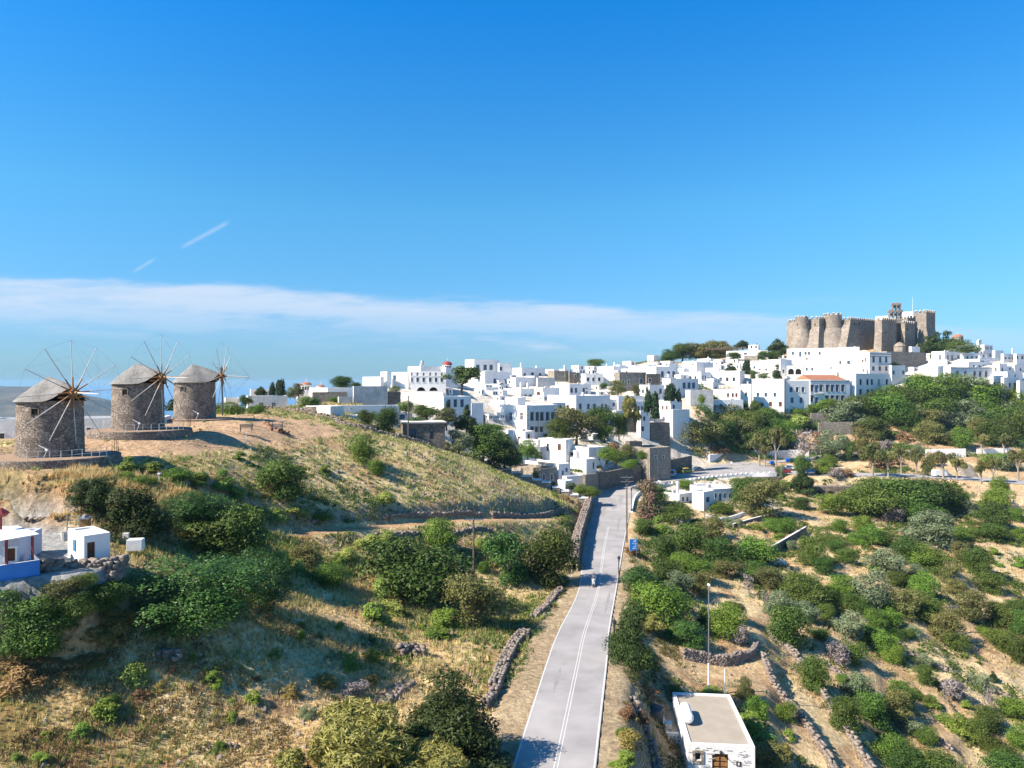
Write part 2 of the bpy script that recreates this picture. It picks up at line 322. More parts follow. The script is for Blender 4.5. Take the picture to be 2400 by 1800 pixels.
# lookup
def H(x, y):
    i = int(np.clip(np.searchsorted(xs, x) - 1, 0, len(xs) - 2)); j = int(np.clip(np.searchsorted(ys, y) - 1, 0, len(ys) - 2))
    fx = (x - xs[i]) / (xs[i + 1] - xs[i]); fy = (y - ys[j]) / (ys[j + 1] - ys[j])
    return float((GZ[j, i] * (1 - fx) + GZ[j, i + 1] * fx) * (1 - fy) + (GZ[j + 1, i] * (1 - fx) + GZ[j + 1, i + 1] * fx) * fy)
def Hv(x, y, A=None):
    A = GZ if A is None else A
    i = np.clip(np.searchsorted(xs, x) - 1, 0, len(xs) - 2); j = np.clip(np.searchsorted(ys, y) - 1, 0, len(ys) - 2)
    fx = (x - xs[i]) / (xs[i + 1] - xs[i]); fy = (y - ys[j]) / (ys[j + 1] - ys[j])
    return (A[j, i] * (1 - fx) + A[j, i + 1] * fx) * (1 - fy) + (A[j + 1, i] * (1 - fx) + A[j + 1, i + 1] * fx) * fy
def G(u, v, y0=26.0):
    Ys = np.arange(y0, 430, 0.4); X = (u - UC) / F * Ys; Z = -(v - VC) / F * Ys
    hit = np.nonzero(Hv(X, Ys) > Z)[0]
    if len(hit) == 0: return (X[-1], Ys[-1], Z[-1])
    i = hit[0]; return (float(X[i]), float(Ys[i]), float(Z[i]))
# ground colours: what the ground is made of at each place
def C3(c): return np.array(c)[None, None, :]
n1 = fbm(GX / 9 + 5, GY / 9); n2 = fbm(GX / 3.2, GY / 3.2 + 9); n3 = fbm(GX / 30 + 3, GY / 30 + 8)
dry = C3((0.56, 0.40, 0.20)); straw = C3((0.72, 0.55, 0.30)); earth = C3((0.26, 0.15, 0.082)); red = C3((0.30, 0.13, 0.055)); green = C3((0.13, 0.165, 0.04)); bare = C3((0.46, 0.31, 0.19)); rock = C3((0.24, 0.20, 0.16)); conc = C3((0.36, 0.36, 0.34)); trackc = C3((0.47, 0.31, 0.175)); tanr = C3((0.49, 0.345, 0.20))
def mx3(A, B, k): return A * (1 - k[..., None]) + B * k[..., None]
Cc = mx3(dry + 0 * GX[..., None], straw, sstep(n1, 0.45, 0.62))
Cc = mx3(Cc, earth, sstep(n2, 0.58, 0.72) * 0.8)
Cc = mx3(Cc, C3((0.34, 0.17, 0.075)), (GX < 4) * (GY < 90) * sstep(fbm(GX / 5 + 50, GY / 5), 0.56, 0.66) * 0.75)
Cc = mx3(Cc, green, sstep(1 - n1, 0.50, 0.62) * sstep(n2, 0.35, 0.6) * 0.5)
hill = sstep(GY, 84, 100) * (1 - sstep(GX, 4, 12)) * (1 - sstep(GY, 150, 170))
Cc = mx3(Cc, C3((0.50, 0.41, 0.21)) , hill * 0.65)
Cc = mx3(Cc, C3((0.44, 0.27, 0.15)), hill * sstep(n2, 0.52, 0.62) * 0.7)
plat = np.zeros_like(GX)
for mx, my, mz in MILLS: plat = np.maximum(plat, 1 - sstep(np.hypot((GX - mx - 5) / 1.5, GY - my), 8, 13))
plat = np.maximum(plat, (1 - sstep(np.hypot((GX + 42) / 16, (GY - 118) / 14), 0.8, 1.2)))
plat = plat * sstep(GZ, -9.6, -8.6)
Cc = mx3(Cc, bare, plat)
right = sstep(GX, 6, 16)
Cc = mx3(Cc, mx3(tanr + 0 * GX[..., None], C3((0.55, 0.435, 0.255)), sstep(n1, 0.42, 0.6)), right * 0.85)
Cc = mx3(Cc, red, right * sstep(n2, 0.57, 0.7) * 0.35)
town = np.maximum(sstep(GY, 168, 185) * (1 - sstep(GX, 60, 75)), sstep(GY, 288, 300)) * (1 - sstep(GY, 345, 360) * sstep(GX, 60, 90))  * sstep(GX, -70, -40)
Cc = mx3(Cc, C3((0.62, 0.58, 0.52)), town * 0.85)
wood = sstep(GX, 65, 85) * sstep(GY, 246, 254) * (1 - sstep(GY, 290, 305))
Cc = mx3(Cc, C3((0.40, 0.275, 0.17)), wood * 0.7)
Cc = mx3(Cc, trackc, (1 - sstep(DT, 1.1, 1.9)))
vr = (1 - sstep(DR, 1.5, 3.5)) * (GY < 125)
Cc = mx3(Cc, C3((0.36, 0.28, 0.18)), vr * 0.85)
Cc = mx3(Cc, C3((0.20, 0.17, 0.13)), (1 - sstep(np.abs(DR - 3.2), 0.3, 1.6)) * (GY > 112) * (GX < 14) * (GX > 2) * 0.7)
Cc = mx3(Cc, conc, 1 - sstep(DP, 2.3, 3.2))
steep = np.hypot(np.gradient(GZ, axis=1) / np.gradient(GX, axis=1), np.gradient(GZ, axis=0) / np.gradient(GY, axis=0))
Cc = mx3(Cc, rock, sstep(steep, 0.9, 1.6) * 0.7 * (out < 1) * (1 - (GX < -18) * (GY < 76) * .9))
m_ground = bpy.data.materials.new('ground_soil_and_grass'); m_ground.use_nodes = True
nt = m_ground.node_tree; n = nt.nodes; l = nt.links; p = n['Principled BSDF']; p.inputs['Roughness'].default_value = 0.95; p.inputs['Specular IOR Level'].default_value = 0.1
at = n.new('ShaderNodeAttribute'); at.attribute_name = 'soil'
t = n.new('ShaderNodeTexCoord')
def gn(s, d):
    q = n.new('ShaderNodeTexNoise'); q.inputs['Scale'].default_value = s; q.inputs['Detail'].default_value = d; q.inputs['Roughness'].default_value = 0.7; l.new(t.outputs['Object'], q.inputs['Vector']); return q.outputs['Fac']
def gm(x, a, b, c, d):
    r = n.new('ShaderNodeMapRange'); l.new(x, r.inputs[0])
    for i, q in enumerate((a, b, c, d)): r.inputs[i + 1].default_value = q
    return r.outputs[0]
f1 = gn(2.2, 8); f2 = gn(0.55, 6)
mm = n.new('ShaderNodeMath'); mm.operation = 'MULTIPLY'; l.new(gm(f1, 0.3, 0.7, 0.55, 1.30), mm.inputs[0]); l.new(gm(f2, 0.3, 0.7, 0.75, 1.25), mm.inputs[1])
vv = n.new('ShaderNodeVectorMath'); vv.operation = 'SCALE'; l.new(at.outputs['Color'], vv.inputs[0]); l.new(mm.outputs[0], vv.inputs['Scale'])
l.new(vv.outputs[0], p.inputs['Base Color'])
bp = n.new('ShaderNodeBump'); bp.inputs['Strength'].default_value = 0.9; bp.inputs['Distance'].default_value = 0.35; l.new(f1, bp.inputs['Height']); l.new(bp.outputs[0], p.inputs['Normal'])
ny, nx = GX.shape
V = np.stack([GX, GY, GZ], -1).reshape(-1, 3); idx = np.arange(ny * nx).reshape(ny, nx)
Fq = np.stack([idx[:-1, :-1], idx[:-1, 1:], idx[1:, 1:], idx[1:, :-1]], -1).reshape(-1, 4)
g = np_mesh('ground', V, Fq, m_ground); tag(g, kind='structure')
ca = g.data.attributes.new('soil', 'FLOAT_COLOR', 'POINT'); ca.data.foreach_set('color', np.concatenate([Cc.reshape(-1, 3), np.ones((ny * nx, 1))], 1).astype(np.float32).ravel())
g.data.polygons.foreach_set('use_smooth', [True] * len(Fq))
# ---------------------------------------------------------------- sea, far hill
m_sea = mat('sea_water', (0.02, 0.14, 0.32), (0.025, 0.16, 0.34), 0.002, rough=0.35, spec=0.4)
b = MB(); b.poly([(-70000, -70000, -250), (70000, -70000, -250), (70000, 70000, -250), (-70000, 70000, -250)]); tag(b.build('sea', m_sea), kind='structure')
m_far = mat('far_scrub', (0.035, 0.04, 0.025), (0.15, 0.12, 0.075), 0.006, rough=1.0, bump=1.0, bscale=0.01, detail=9, lo=.42, hi=.6)
hx = np.linspace(-6200, -600, 90); hy = np.linspace(2400, 5200, 60); FX, FY = np.meshgrid(hx, hy)
az = FX / FY * F + UC
prof = np.interp(az, [-900, -500, -150, 0, 90, 150, 200, 268, 330, 380, 430], [980, 930, 905, 903, 904, 913, 927, 941, 962, 985, 1010])
crest = -(prof - VC) / F * 3600
ridge = 1 - sstep(np.abs(FY - 3600) / 1500, 0, 1)
FZ = -256 + (crest + 256) * ridge - (0.5 + (fbm(FX / 420, FY / 900, 4) - 0.35) * 22) * ridge + (fbm(FX / 260, FY / 260, 5) - 0.5) * 150 * ridge * (1 - ridge) * 4 * 0.6
ny2, nx2 = FX.shape; ix = np.arange(ny2 * nx2).reshape(ny2, nx2)
o = np_mesh('hills', np.stack([FX, FY, FZ], -1).reshape(-1, 3), np.stack([ix[:-1, :-1], ix[:-1, 1:], ix[1:, 1:], ix[1:, :-1]], -1).reshape(-1, 4), m_far); tag(o, kind='structure'); o.data.polygons.foreach_set('use_smooth', [True] * len(o.data.polygons))
# ---------------------------------------------------------------- road
m_asph = mat('asphalt', (0.34, 0.33, 0.325), (0.49, 0.465, 0.455), 0.22, rough=0.9, bump=0.25, bscale=30, detail=8)
def strip(name, A, B, dz, m, parent=None):
    V = np.concatenate([A, B]); V[:, 2] += dz; k = len(A); i = np.arange(k - 1)
    return np_mesh(name, V, np.stack([i, i + k, i + k + 1, i + 1], -1), m, parent)
tag(strip('road', RLs, RRs, 0.03, m_asph), kind='structure')
un = (RRs - RLs); un[:, 2] = 0; un /= np.linalg.norm(un, axis=1)[:, None]
up = UPR.copy(); upn = np.gradient(up, axis=0)[:, :2]; upn /= np.linalg.norm(upn, axis=1)[:, None]; off = np.stack([-upn[:, 1], upn[:, 0], 0 * upn[:, 0]], -1) * 2.6; pass
tag(strip('road', up + off, up - off, 0.03, m_asph), kind='structure')
m_paint = mat('road_paint', (0.62, 0.62, 0.61), (0.46, 0.45, 0.44), 6.0, rough=0.8)
def line(name, c0, c1, s0, s1, fr):
    A = (RLs * (1 - fr) + RRs * fr)[s0:s1]; q = un[s0:s1]
    tag(strip(name, A + q * c0, A + q * c1, 0.038, m_paint), kind='structure')
line('road_marking', 0.05, 0.15, 0, 46, 0.0)
line('road_marking', -0.17, -0.05, 0, 58, 1.0)
line('road_marking', -0.15, -0.08, 0, 56, 0.52); line('road_marking', 0.08, 0.15, 0, 56, 0.52)

m_patch = mat('asphalt_patch', (0.30, 0.30, 0.30), (0.40, 0.385, 0.37), 1.4, rough=0.95, bump=0.3, bscale=20)
rq = np.random.RandomState(4)
for (i0, f0, ln, wd_) in ((58, .25, 7, .10), (61, .45, 5, .16), (64, .62, 6, .12), (54, .72, 4, .08), (34, .80, 5, .07), (16, .22, 3, .08), (45, .12, 6, .06)):
    A_ = []; B_ = []
    for k in range(ln + 1):
        p = RLs[i0 + k] * (1 - f0) + RRs[i0 + k] * f0; q = RLs[i0 + k] * (1 - f0 - wd_) + RRs[i0 + k] * (f0 + wd_); e_ = (0.15 if k in (0, ln) else 1)
        c_ = (p + q) / 2; h_ = (q - p) / 2 * e_; A_.append(c_ - h_ * rq.uniform(.6, 1.2)); B_.append(c_ + h_ * rq.uniform(.6, 1.2))
    tag(strip('road_patch', np.array(A_), np.array(B_), 0.034, m_patch), kind='structure')
m_haze = bpy.data.materials.new('air'); m_haze.use_nodes = True; hn_ = m_haze.node_tree; hn_.nodes.remove(hn_.nodes['Principled BSDF'])
pv_ = hn_.nodes.new('ShaderNodeVolumePrincipled'); pv_.inputs['Color'].default_value = (0.42, 0.72, 1.0, 1); pv_.inputs['Density'].default_value = 0.00007; pv_.inputs['Anisotropy'].default_value = 0.0
hn_.links.new(pv_.outputs[0], hn_.nodes['Material Output'].inputs['Volume'])
hb_ = MB(); hb_.box((0, 5000, -96), (24000, 19000, 312)); tag(hb_.build('haze', m_haze), kind='stuff')
# ---------------------------------------------------------------- materials for buildings
m_white = mat('whitewash', (0.80, 0.79, 0.77), (0.68, 0.665, 0.64), 0.5, rough=0.9, bump=0.35, bscale=1.4, lo=0.3, hi=0.8)
m_whitest = mat('whitewashed_rubble', (0.78, 0.78, 0.78), (0.60, 0.60, 0.60), 1.2, rough=0.95, bump=1.0, bscale=2.2)
m_graywash = mat('worn_plaster', (0.60, 0.58, 0.55), (0.42, 0.40, 0.37), 0.7, rough=0.95, bump=0.8, bscale=2.0)
m_roofl = mat('pale_screed', (0.62, 0.60, 0.56), (0.50, 0.47, 0.42), 0.5, rough=0.95, bump=0.2)
m_rooft = mat('tan_screed', (0.44, 0.38, 0.30), (0.35, 0.30, 0.23), 0.9, rough=0.95, bump=0.3)
m_stone = mat('rubble_stone', (0.36, 0.30, 0.24), (0.24, 0.20, 0.165), 0.8, bump=1.0, vor=(2.2, (0.15, 0.12, 0.10), 0.35), bscale=4)
m_stonel = mat('pale_rubble', (0.50, 0.44, 0.36), (0.36, 0.31, 0.25), 0.5, bump=1.0, vor=(2.0, (0.30, 0.26, 0.2), 0.3), bscale=4)
m_mill = mat('mill_masonry', (0.43, 0.35, 0.285), (0.29, 0.235, 0.19), 0.6, bump=1.0, vor=(2.6, (0.21, 0.17, 0.135), 0.36), bscale=5)
m_castle = mat('fortress_masonry', (0.43, 0.365, 0.295), (0.30, 0.255, 0.21), 0.13, bump=0.9, vor=(1.0, (0.22, 0.185, 0.15), 0.25), bscale=1.6)
m_trim = mat('stone_trim', (0.34, 0.27, 0.22), (0.26, 0.2, 0.16), 1.5)
m_tile = mat('roof_tiles', (0.52, 0.22, 0.12), (0.38, 0.16, 0.09), 1.5, bump=0.6, bscale=6)
m_redd = mat('red_dome_paint', (0.42, 0.06, 0.05), (0.33, 0.05, 0.04), 1.0, rough=0.6)
m_glass = mat('window_glass', (0.03, 0.04, 0.06), (0.05, 0.07, 0.1), 0.5, rough=0.12, spec=0.7)
m_glassb = mat('blue_grey_pane', (0.10, 0.16, 0.23), (0.07, 0.10, 0.15), 0.8, rough=0.3)
m_blue = mat('blue_paint', (0.09, 0.24, 0.42), (0.07, 0.19, 0.34), 1.0, rough=0.6)
m_brown = mat('brown_wood', (0.20, 0.085, 0.04), (0.12, 0.05, 0.025), 2.5, rough=0.7, bump=0.3)
m_frame = mat('white_frame', (0.72, 0.72, 0.70), rough=0.6)
m_gframe = mat('grey_green_frame', (0.16, 0.20, 0.20), rough=0.6)
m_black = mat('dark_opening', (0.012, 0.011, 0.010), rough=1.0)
m_wood = mat('weathered_wood', (0.34, 0.26, 0.18), (0.24, 0.18, 0.13), 3, rough=0.85)
m_metal = mat('dull_metal', (0.32, 0.32, 0.33), rough=0.5, metal=0.4)
m_dark = mat('dark_metal', (0.05, 0.045, 0.045), rough=0.5, metal=0.3)
m_orange = mat('varnished_timber', (0.46, 0.24, 0.10), (0.34, 0.17, 0.07), 3, rough=0.6)
m_spar = mat('grey_spar_wood', (0.62, 0.58, 0.53), (0.48, 0.45, 0.42), 3, rough=0.8)
m_shingle = mat('grey_thatch_boards', (0.34, 0.325, 0.30), (0.22, 0.21, 0.195), 0.9, rough=0.95, bump=0.9, bscale=5)
STY = {'d': (m_frame, m_glass), 'g': (m_gframe, m_glassb), 'b': (m_blue, m_glassb), 'r': (m_brown, m_brown), 'w': (m_frame, m_glassb), 'D': (m_brown, m_brown), 'B': (m_blue, m_blue), 'k': (m_dark, m_glass)}
def Yt(v): return float(np.interp(v, [815, 822, 845, 860, 870, 885, 900, 920, 940, 975, 1005, 1060, 1095, 1125, 1148, 1200], [382, 376, 362, 345, 330, 315, 300, 280, 262, 235, 217, 205, 198, 182, 172, 155]))

def wall_face(mb, P, d, nn, Lg, z0, z1, holes, mi=0, rev=0.22, mrev=0):
    def q(s, z, o=0): return (P[0] + d[0] * s - nn[0] * o, P[1] + d[1] * s - nn[1] * o, z)
    S = sorted({0, Lg} | {h[0] for h in holes} | {h[1] for h in holes}); Zs = sorted({z0, z1} | {h[2] for h in holes} | {h[3] for h in holes})
    for a, b_ in zip(S, S[1:]):
        for c, e_ in zip(Zs, Zs[1:]):
            ms, mz = (a + b_) / 2, (c + e_) / 2
            if any(h[0] < ms < h[1] and h[2] < mz < h[3] for h in holes): continue
            mb.poly([q(a, c), q(b_, c), q(b_, e_), q(a, e_)], mi)
    for h in holes:
        s0, s1, a, b_ = h[:4]
        mb.poly([q(s0, a), q(s1, a), q(s1, a, rev), q(s0, a, rev)], mrev); mb.poly([q(s0, b_), q(s1, b_), q(s1, b_, rev), q(s0, b_, rev)], mrev)
        mb.poly([q(s0, a), q(s0, b_), q(s0, b_, rev), q(s0, a, rev)], mrev); mb.poly([q(s1, a), q(s1, b_), q(s1, b_, rev), q(s1, a, rev)], mrev)
        if len(h) > 4 and h[4]:
            r = (s1 - s0) / 2; cz = b_ - r; c0 = (s0 + s1) / 2
            arc = [(c0 - r * math.cos(t), cz + r * math.sin(t)) for t in [math.pi * k / 8 for k in range(9)]]
            mb.poly([q(s0, b_, .0)] + [q(x, z, 0) for x, z in reversed(arc[:5])], mi)
            mb.poly([q(s1, b_, .0)] + [q(x, z, 0) for x, z in arc[4:]][::1], mi)
            for (x0, a0), (x1, a1) in zip(arc, arc[1:]): mb.poly([q(x0, a0), q(x1, a1), q(x1, a1, rev), q(x0, a0, rev)], mrev)
def window(P, d, nn, s0, s1, z0, z1, sty, parent, off, trim=True, rev=0.2):
    mf, mp = STY[sty]; mb = MB(); rz = math.atan2(d[1], d[0])
    def c(s, z, o): return (P[0] + d[0] * s - nn[0] * o, P[1] + d[1] * s - nn[1] * o, z)
    wd, hg = s1 - s0, z1 - z0; fw = 0.07 if wd < 1.2 else 0.1; door = sty in 'DB'
    mb.poly([c(s0, z0, rev - .02), c(s1, z0, rev - .02), c(s1, z1, rev - .02), c(s0, z1, rev - .02)], 1)
    e = 0.004
    mb.box(c(s0 + fw / 2 + e, (z0 + z1) / 2, rev - .06), (fw, .06, hg - 2 * e), rz, 0); mb.box(c(s1 - fw / 2 - e, (z0 + z1) / 2, rev - .06), (fw, .06, hg - 2 * e), rz, 0)
    mb.box(c((s0 + s1) / 2, z0 + fw / 2 + e, rev - .061), (wd - 2 * fw - 4 * e, .06, fw), rz, 0); mb.box(c((s0 + s1) / 2, z1 - fw / 2 - e, rev - .061), (wd - 2 * fw - 4 * e, .06, fw), rz, 0)
    if wd > 0.6: mb.box(c((s0 + s1) / 2, (z0 + z1) / 2, rev - .055), (fw * .7, .05, hg - 2 * fw - 4 * e), rz, 0)
    if hg > 1.1 and not door: mb.box(c((s0 + s1) / 2, z0 + hg * .62, rev - .05), (wd - 2 * fw - 4 * e, .04, fw * .7), rz, 0)
    if trim:
        tw = 0.13
        for sx in (s0 - tw / 2, s1 + tw / 2): mb.box(c(sx, (z0 + z1) / 2, -.015), (tw, .05, hg), rz, 2)
        mb.box(c((s0 + s1) / 2, z1 + tw / 2 + .002, -.02), (wd + 2 * tw + .1, .06, tw), rz, 2)
        if not door: mb.box(c((s0 + s1) / 2, z0 - .06, -.05), (wd + 2 * tw + .06, .14, .1), rz, 2)
    return mb.build('door' if door else 'window', [mf, mp, m_trim if trim == 2 else m_frame], parent, off=off)
HN = []
def house(label, ul, uc, ur, vt, vb, Y=None, th=32, wins=(), m=None, roof=None, name='house', cat='house', group='white houses of the hill town', M_=None, L_=None, ch=(), quoin=False, par=0.45, trim=1, low=0.0, mtl=None, barrel=False):
    m = m or m_white; roof = roof or m_roofl
    if Y is None: Y = Yt(vb)
    a = math.radians(th); cs, sn = math.cos(a), math.sin(a); tr = (ur - UC) / F; tl = (ul - UC) / F; Xc = (uc - UC) / F * Y
    d1 = (cs, sn); d2 = (-sn, cs); n1 = (sn, -cs); n2 = (-cs, -sn)
    Lf = L_ or ((tr * Y - Xc) / max(cs - tr * sn, 0.1) if ur > uc + 1 else 7.0)
    dn = sn + tl * cs
    Md = M_ or ((Xc - tl * Y) / dn if (ul < uc - 1 and dn > 0.06) else 7.0)
    Lf = min(max(Lf, 1.2), 60); Md = min(max(Md, 1.2), 45)
    C = (Xc, Y); B = (C[0] + d1[0] * Lf, C[1] + d1[1] * Lf); D = (C[0] + d2[0] * Md, C[1] + d2[1] * Md); E = (B[0] + d2[0] * Md, B[1] + d2[1] * Md)
    zt = -(vt - VC) / F * Y; zg = min(H(*q) for q in (C, B, D, E)); zb = min(zg - 0.6, -(vb - VC) / F * Y) - low
    root = empty(name, (C[0], C[1], zb), label, cat, group); off = (C[0], C[1], zb)
    mb = MB(); wl = []
    faces = {'f': (C, d1, n1, Lf), 'l': (C, d2, n2, Md)}; holes = {'f': [], 'l': []}
    for (fc, vc, us, wp, hp, sty) in wins:
        P, d, nn, LL = faces[fc]
        for u in us:
            def sol(uu):
                t = (uu - UC) / F; den = d[0] - t * d[1]
                return (t * P[1] - P[0]) / den if abs(den) > 1e-4 else -1
            s0, s1 = sorted((sol(u - wp / 2), sol(u + wp / 2))); Ys = P[1] + d[1] * (s0 + s1) / 2
            if fc == 'l' or s1 - s0 > 1.9: # keep widths sane on oblique faces
                mid = (s0 + s1) / 2; hw = min((s1 - s0) / 2, 1.6 if 'A' in sty else 0.75); s0, s1 = mid - hw, mid + hw
            z1 = -(vc - hp / 2 - VC) / F * Ys; z0 = -(vc + hp / 2 - VC) / F * Ys
            if s0 < 0.15 or s1 > LL - 0.15 or z1 > zt - par - .02 + (.3): z1 = min(z1, zt - 0.3); s0 = max(s0, 0.2); s1 = min(s1, LL - 0.2)
            if s1 - s0 < 0.25 or z1 - z0 < 0.25 or any(not (s1 + .02 < h[0] or s0 - .02 > h[1] or z1 + .02 < h[2] or z0 - .02 > h[3]) for h in holes[fc]): continue
            ar = 'A' in sty; z0 = max(z0, zb + .05)
            holes[fc].append((s0, s1, z0, z1, ar)); wl.append((fc, s0, s1, z0, z1, sty))
    wall_face(mb, C, d1, n1, Lf, zb, zt, holes['f']); wall_face(mb, C, d2, n2, Md, zb, zt, holes['l'])
    mb.poly([(*B, zb), (*E, zb), (*E, zt), (*B, zt)]); mb.poly([(*E, zb), (*D, zb), (*D, zt), (*E, zt)])
    t = 0.28; zi = zt - par
    inn = [(C[0] + d1[0] * t + d2[0] * t, C[1] + d1[1] * t + d2[1] * t), (B[0] - d1[0] * t + d2[0] * t, B[1] - d1[1] * t + d2[1] * t), (E[0] - d1[0] * t - d2[0] * t, E[1] - d1[1] * t - d2[1] * t), (D[0] + d1[0] * t - d2[0] * t, D[1] + d1[1] * t - d2[1] * t)]
    outc = [C, B, E, D]
    for i in range(4):
        j = (i + 1) % 4
        mb.poly([(*outc[i], zt), (*outc[j], zt), (*inn[j], zt), (*inn[i], zt)], 1 if mtl else 0); mb.poly([(*inn[i], zt), (*inn[j], zt), (*inn[j], zi - .01), (*inn[i], zi - .01)])
    if quoin:
        for k in range(int((zt - zb) / 0.8)):
            z = zt - .4 - k * .8; s = 0.55 if k % 2 else 0.35
            mb.box((C[0] + d1[0] * s / 2, C[1] + d1[1] * s / 2 , z), (s, .07, .5), a, 2); mb.box((B[0] - d1[0] * s / 2, B[1] - d1[1] * s / 2, z), (s, .07, .5), a, 2)
    mb.build('wall', [m, mtl or m, m_trim], root, off=off)
    if barrel:
        r = MB(); nseg = 10; prev = None; Lx = Lf
        arc = [(Lx / 2 - Lx / 2 * math.cos(math.pi * k / nseg), Lx * .28 * math.sin(math.pi * k / nseg)) for k in range(nseg + 1)]
        A1 = [(C[0] + d1[0] * x, C[1] + d1[1] * x, zt + z) for x, z in arc]; A2 = [(p[0] + d2[0] * Md, p[1] + d2[1] * Md, p[2]) for p in A1]
        for k in range(nseg): r.poly([A1[k], A1[k + 1], A2[k + 1], A2[k]])
        r.poly(A1); r.poly(A2[::-1]); r.build('vaulted_roof', m, root, off=off)
    else:
        r = MB(); r.poly([(*q, zi) for q in inn]); r.build('roof', roof, root, off=off)
    for fc, s0, s1, z0, z1, sty in wl:
        P, d, nn, LL = faces[fc]
        if sty[0] == 'k' and 'A' in sty:
            q = MB(); c = lambda s, z: (P[0] + d[0] * s - nn[0] * .2, P[1] + d[1] * s - nn[1] * .2, z)
            q.poly([c(s0, z0), c(s1, z0), c(s1, z1), c(s0, z1)]); q.build('arched_opening', m_black, root, off=off)
        else: window(P, d, nn, s0, s1, z0, z1, sty[0], root, off, trim=trim if 'A' not in sty else False)
    rc = random.Random(int(uc * 13 + vt * 7))
    if cat == 'house' and Y > 140 and not barrel and Lf > 3 and Md > 3:
        def rp(a_, b_): return (C[0] + d1[0] * Lf * a_ + d2[0] * Md * b_, C[1] + d1[1] * Lf * a_ + d2[1] * Md * b_)
        if rc.random() < .38:
            q = MB(); x_, y_ = rp(rc.uniform(.2, .8), rc.uniform(.3, .8)); hh_ = rc.uniform(1.6, 2.6); q.cyl((x_, y_, zi), (x_, y_, zi + hh_), .03, .025, 4)
            for k_ in range(3): q.box((x_, y_, zi + hh_ - .15 - k_ * .22), (.9 - k_ * .2, .03, .03), a + .6)
            q.build('aerial', m_metal, root, off=off)
        if rc.random() < .22:
            q = MB(); x_, y_ = rp(rc.uniform(.25, .75), rc.uniform(.2, .6)); q.cyl((x_ - .6 * cs, y_ - .6 * sn, zi + .75), (x_ + .6 * cs, y_ + .6 * sn, zi + .75), .27, .27, 10); q.box((x_, y_, zi + .25), (1.0, .5, .5), a)
            q.build('roof_tank', m_roofl, root, off=off)
        if rc.random() < .3:
            q = MB(); s_ = rc.uniform(.15, .85) * Lf; q.box((C[0] + d1[0] * s_ + n1[0] * .04, C[1] + d1[1] * s_ + n1[1] * .04, zt - (zt - zb) * .3), (.09, .09, (zt - zb) * .55), a); q.build('drainpipe', m_roofl, root, off=off)
    for cu, chh in ch:
        t_ = (cu - UC) / F; s = (t_ * (C[1] + 1.0) - C[0] ) / (d1[0] - t_ * d1[1]); s = min(max(s, -Md * .3 if Lf < 2 else 0.8), Lf - 0.6)
        c0 = (C[0] + d1[0] * s + d2[0] * min(1.4, Md * .4), C[1] + d1[1] * s + d2[1] * min(1.4, Md * .4)); q = MB()
        q.box((*c0, zi + chh / 2 + .2), (.62, .62, chh + .4), a); q.box((*c0, zi + chh + .45), (.8, .8, .12), a); q.box((*c0, zi + chh + .62), (.4, .4, .22), a)
        q.build('chimney', m, root, off=off)
    HN.append((label, uc, vt, C, zt)); root['wl'] = 0; del root['wl']
    return dict(root=root, off=off, C=C, B=B, D=D, E=E, d1=d1, d2=d2, n1=n1, n2=n2, L=Lf, M=Md, zt=zt, zb=zb, a=a)
def on_face(h, fc, u):
    P = h['C']; d = h['d1'] if fc == 'f' else h['d2']; t = (u - UC) / F
    return (t * P[1] - P[0]) / (d[0] - t * d[1])
def balcony(h, u0, u1, v, col=None):
    s0, s1 = on_face(h, 'f', u0), on_face(h, 'f', u1); C, d, nn = h['C'], h['d1'], h['n1']; z = -(v - VC) / F * (C[1] + d[1] * (s0 + s1) / 2); mb = MB()
    f = lambda s, o, z: (C[0] + d[0] * s + nn[0] * o, C[1] + d[1] * s + nn[1] * o, z)
    mb.box(f((s0 + s1) / 2, .5, z), (s1 - s0, .95, .12), h['a'], 0)
    for k in range(9): mb.cyl(f(s0 + (s1 - s0) * k / 8, .93, z + .06), f(s0 + (s1 - s0) * k / 8, .93, z + .95), .025, .025, 4, 1)
    mb.cyl(f(s0, .93, z + .97), f(s1, .93, z + .97), .03, .03, 4, 1)
    for s in (s0 + .2, s1 - .2): mb.cyl(f(s, .05, z - .7), f(s, .8, z - .07), .05, .05, 4, 1)
    mb.build('balcony', [m_white, col or m_dark], h['root'], off=h['off'])
def band(h, v, mt, th_=.18, out_=.05, face='f'):
    C = h['C']; d = h['d1'] if face == 'f' else h['d2']; nn = h['n1'] if face == 'f' else h['n2']; LL = h['L'] if face == 'f' else h['M']
    z = -(v - VC) / F * C[1]; mb = MB(); mb.box((C[0] + d[0] * LL / 2 + nn[0] * out_ / 2, C[1] + d[1] * LL / 2 + nn[1] * out_ / 2, z), (LL + .1, out_ + .08, th_), math.atan2(d[1], d[0]))
    mb.build('cornice', mt, h['root'], off=h['off'])
h = house
# ---- west end of the town, beside the windmills
h('low white rough-walled house with two pale blue windows right of the windmills', 580, 581, 674, 928, 965, 165, 24, [('f', 951, [612, 641.5], 10, 16, 'w')], m=m_whitest)
h('small pale gabled house behind the dark bush and the cypress pair', 586, 588, 630, 912, 930, 190, 24)
h('tiny white flat house at far left edge of town behind green bush', 526, 528, 562, 933, 950, 205, 24)
h('long low white roofed shelter in front of the two blue windows house', 592, 594, 700, 968, 979, 148, 24, M_=4)
h('white box house left of the grey stone wall and below the first dome', 695, 697, 733, 921, 938, 200, 24)
h('white low house under the bright green tree at the skyline', 767, 768, 828, 909, 932, 192, 60)
h('low house with brown slatted stone parapet below the two domed chapels', 731, 733, 814, 919, 940, 182, 24, m=m_stonel)
h('big windowless house wall of rough grey plaster beside the bush', 827, 829, 908, 905, 952, 168, 22, m=m_graywash)
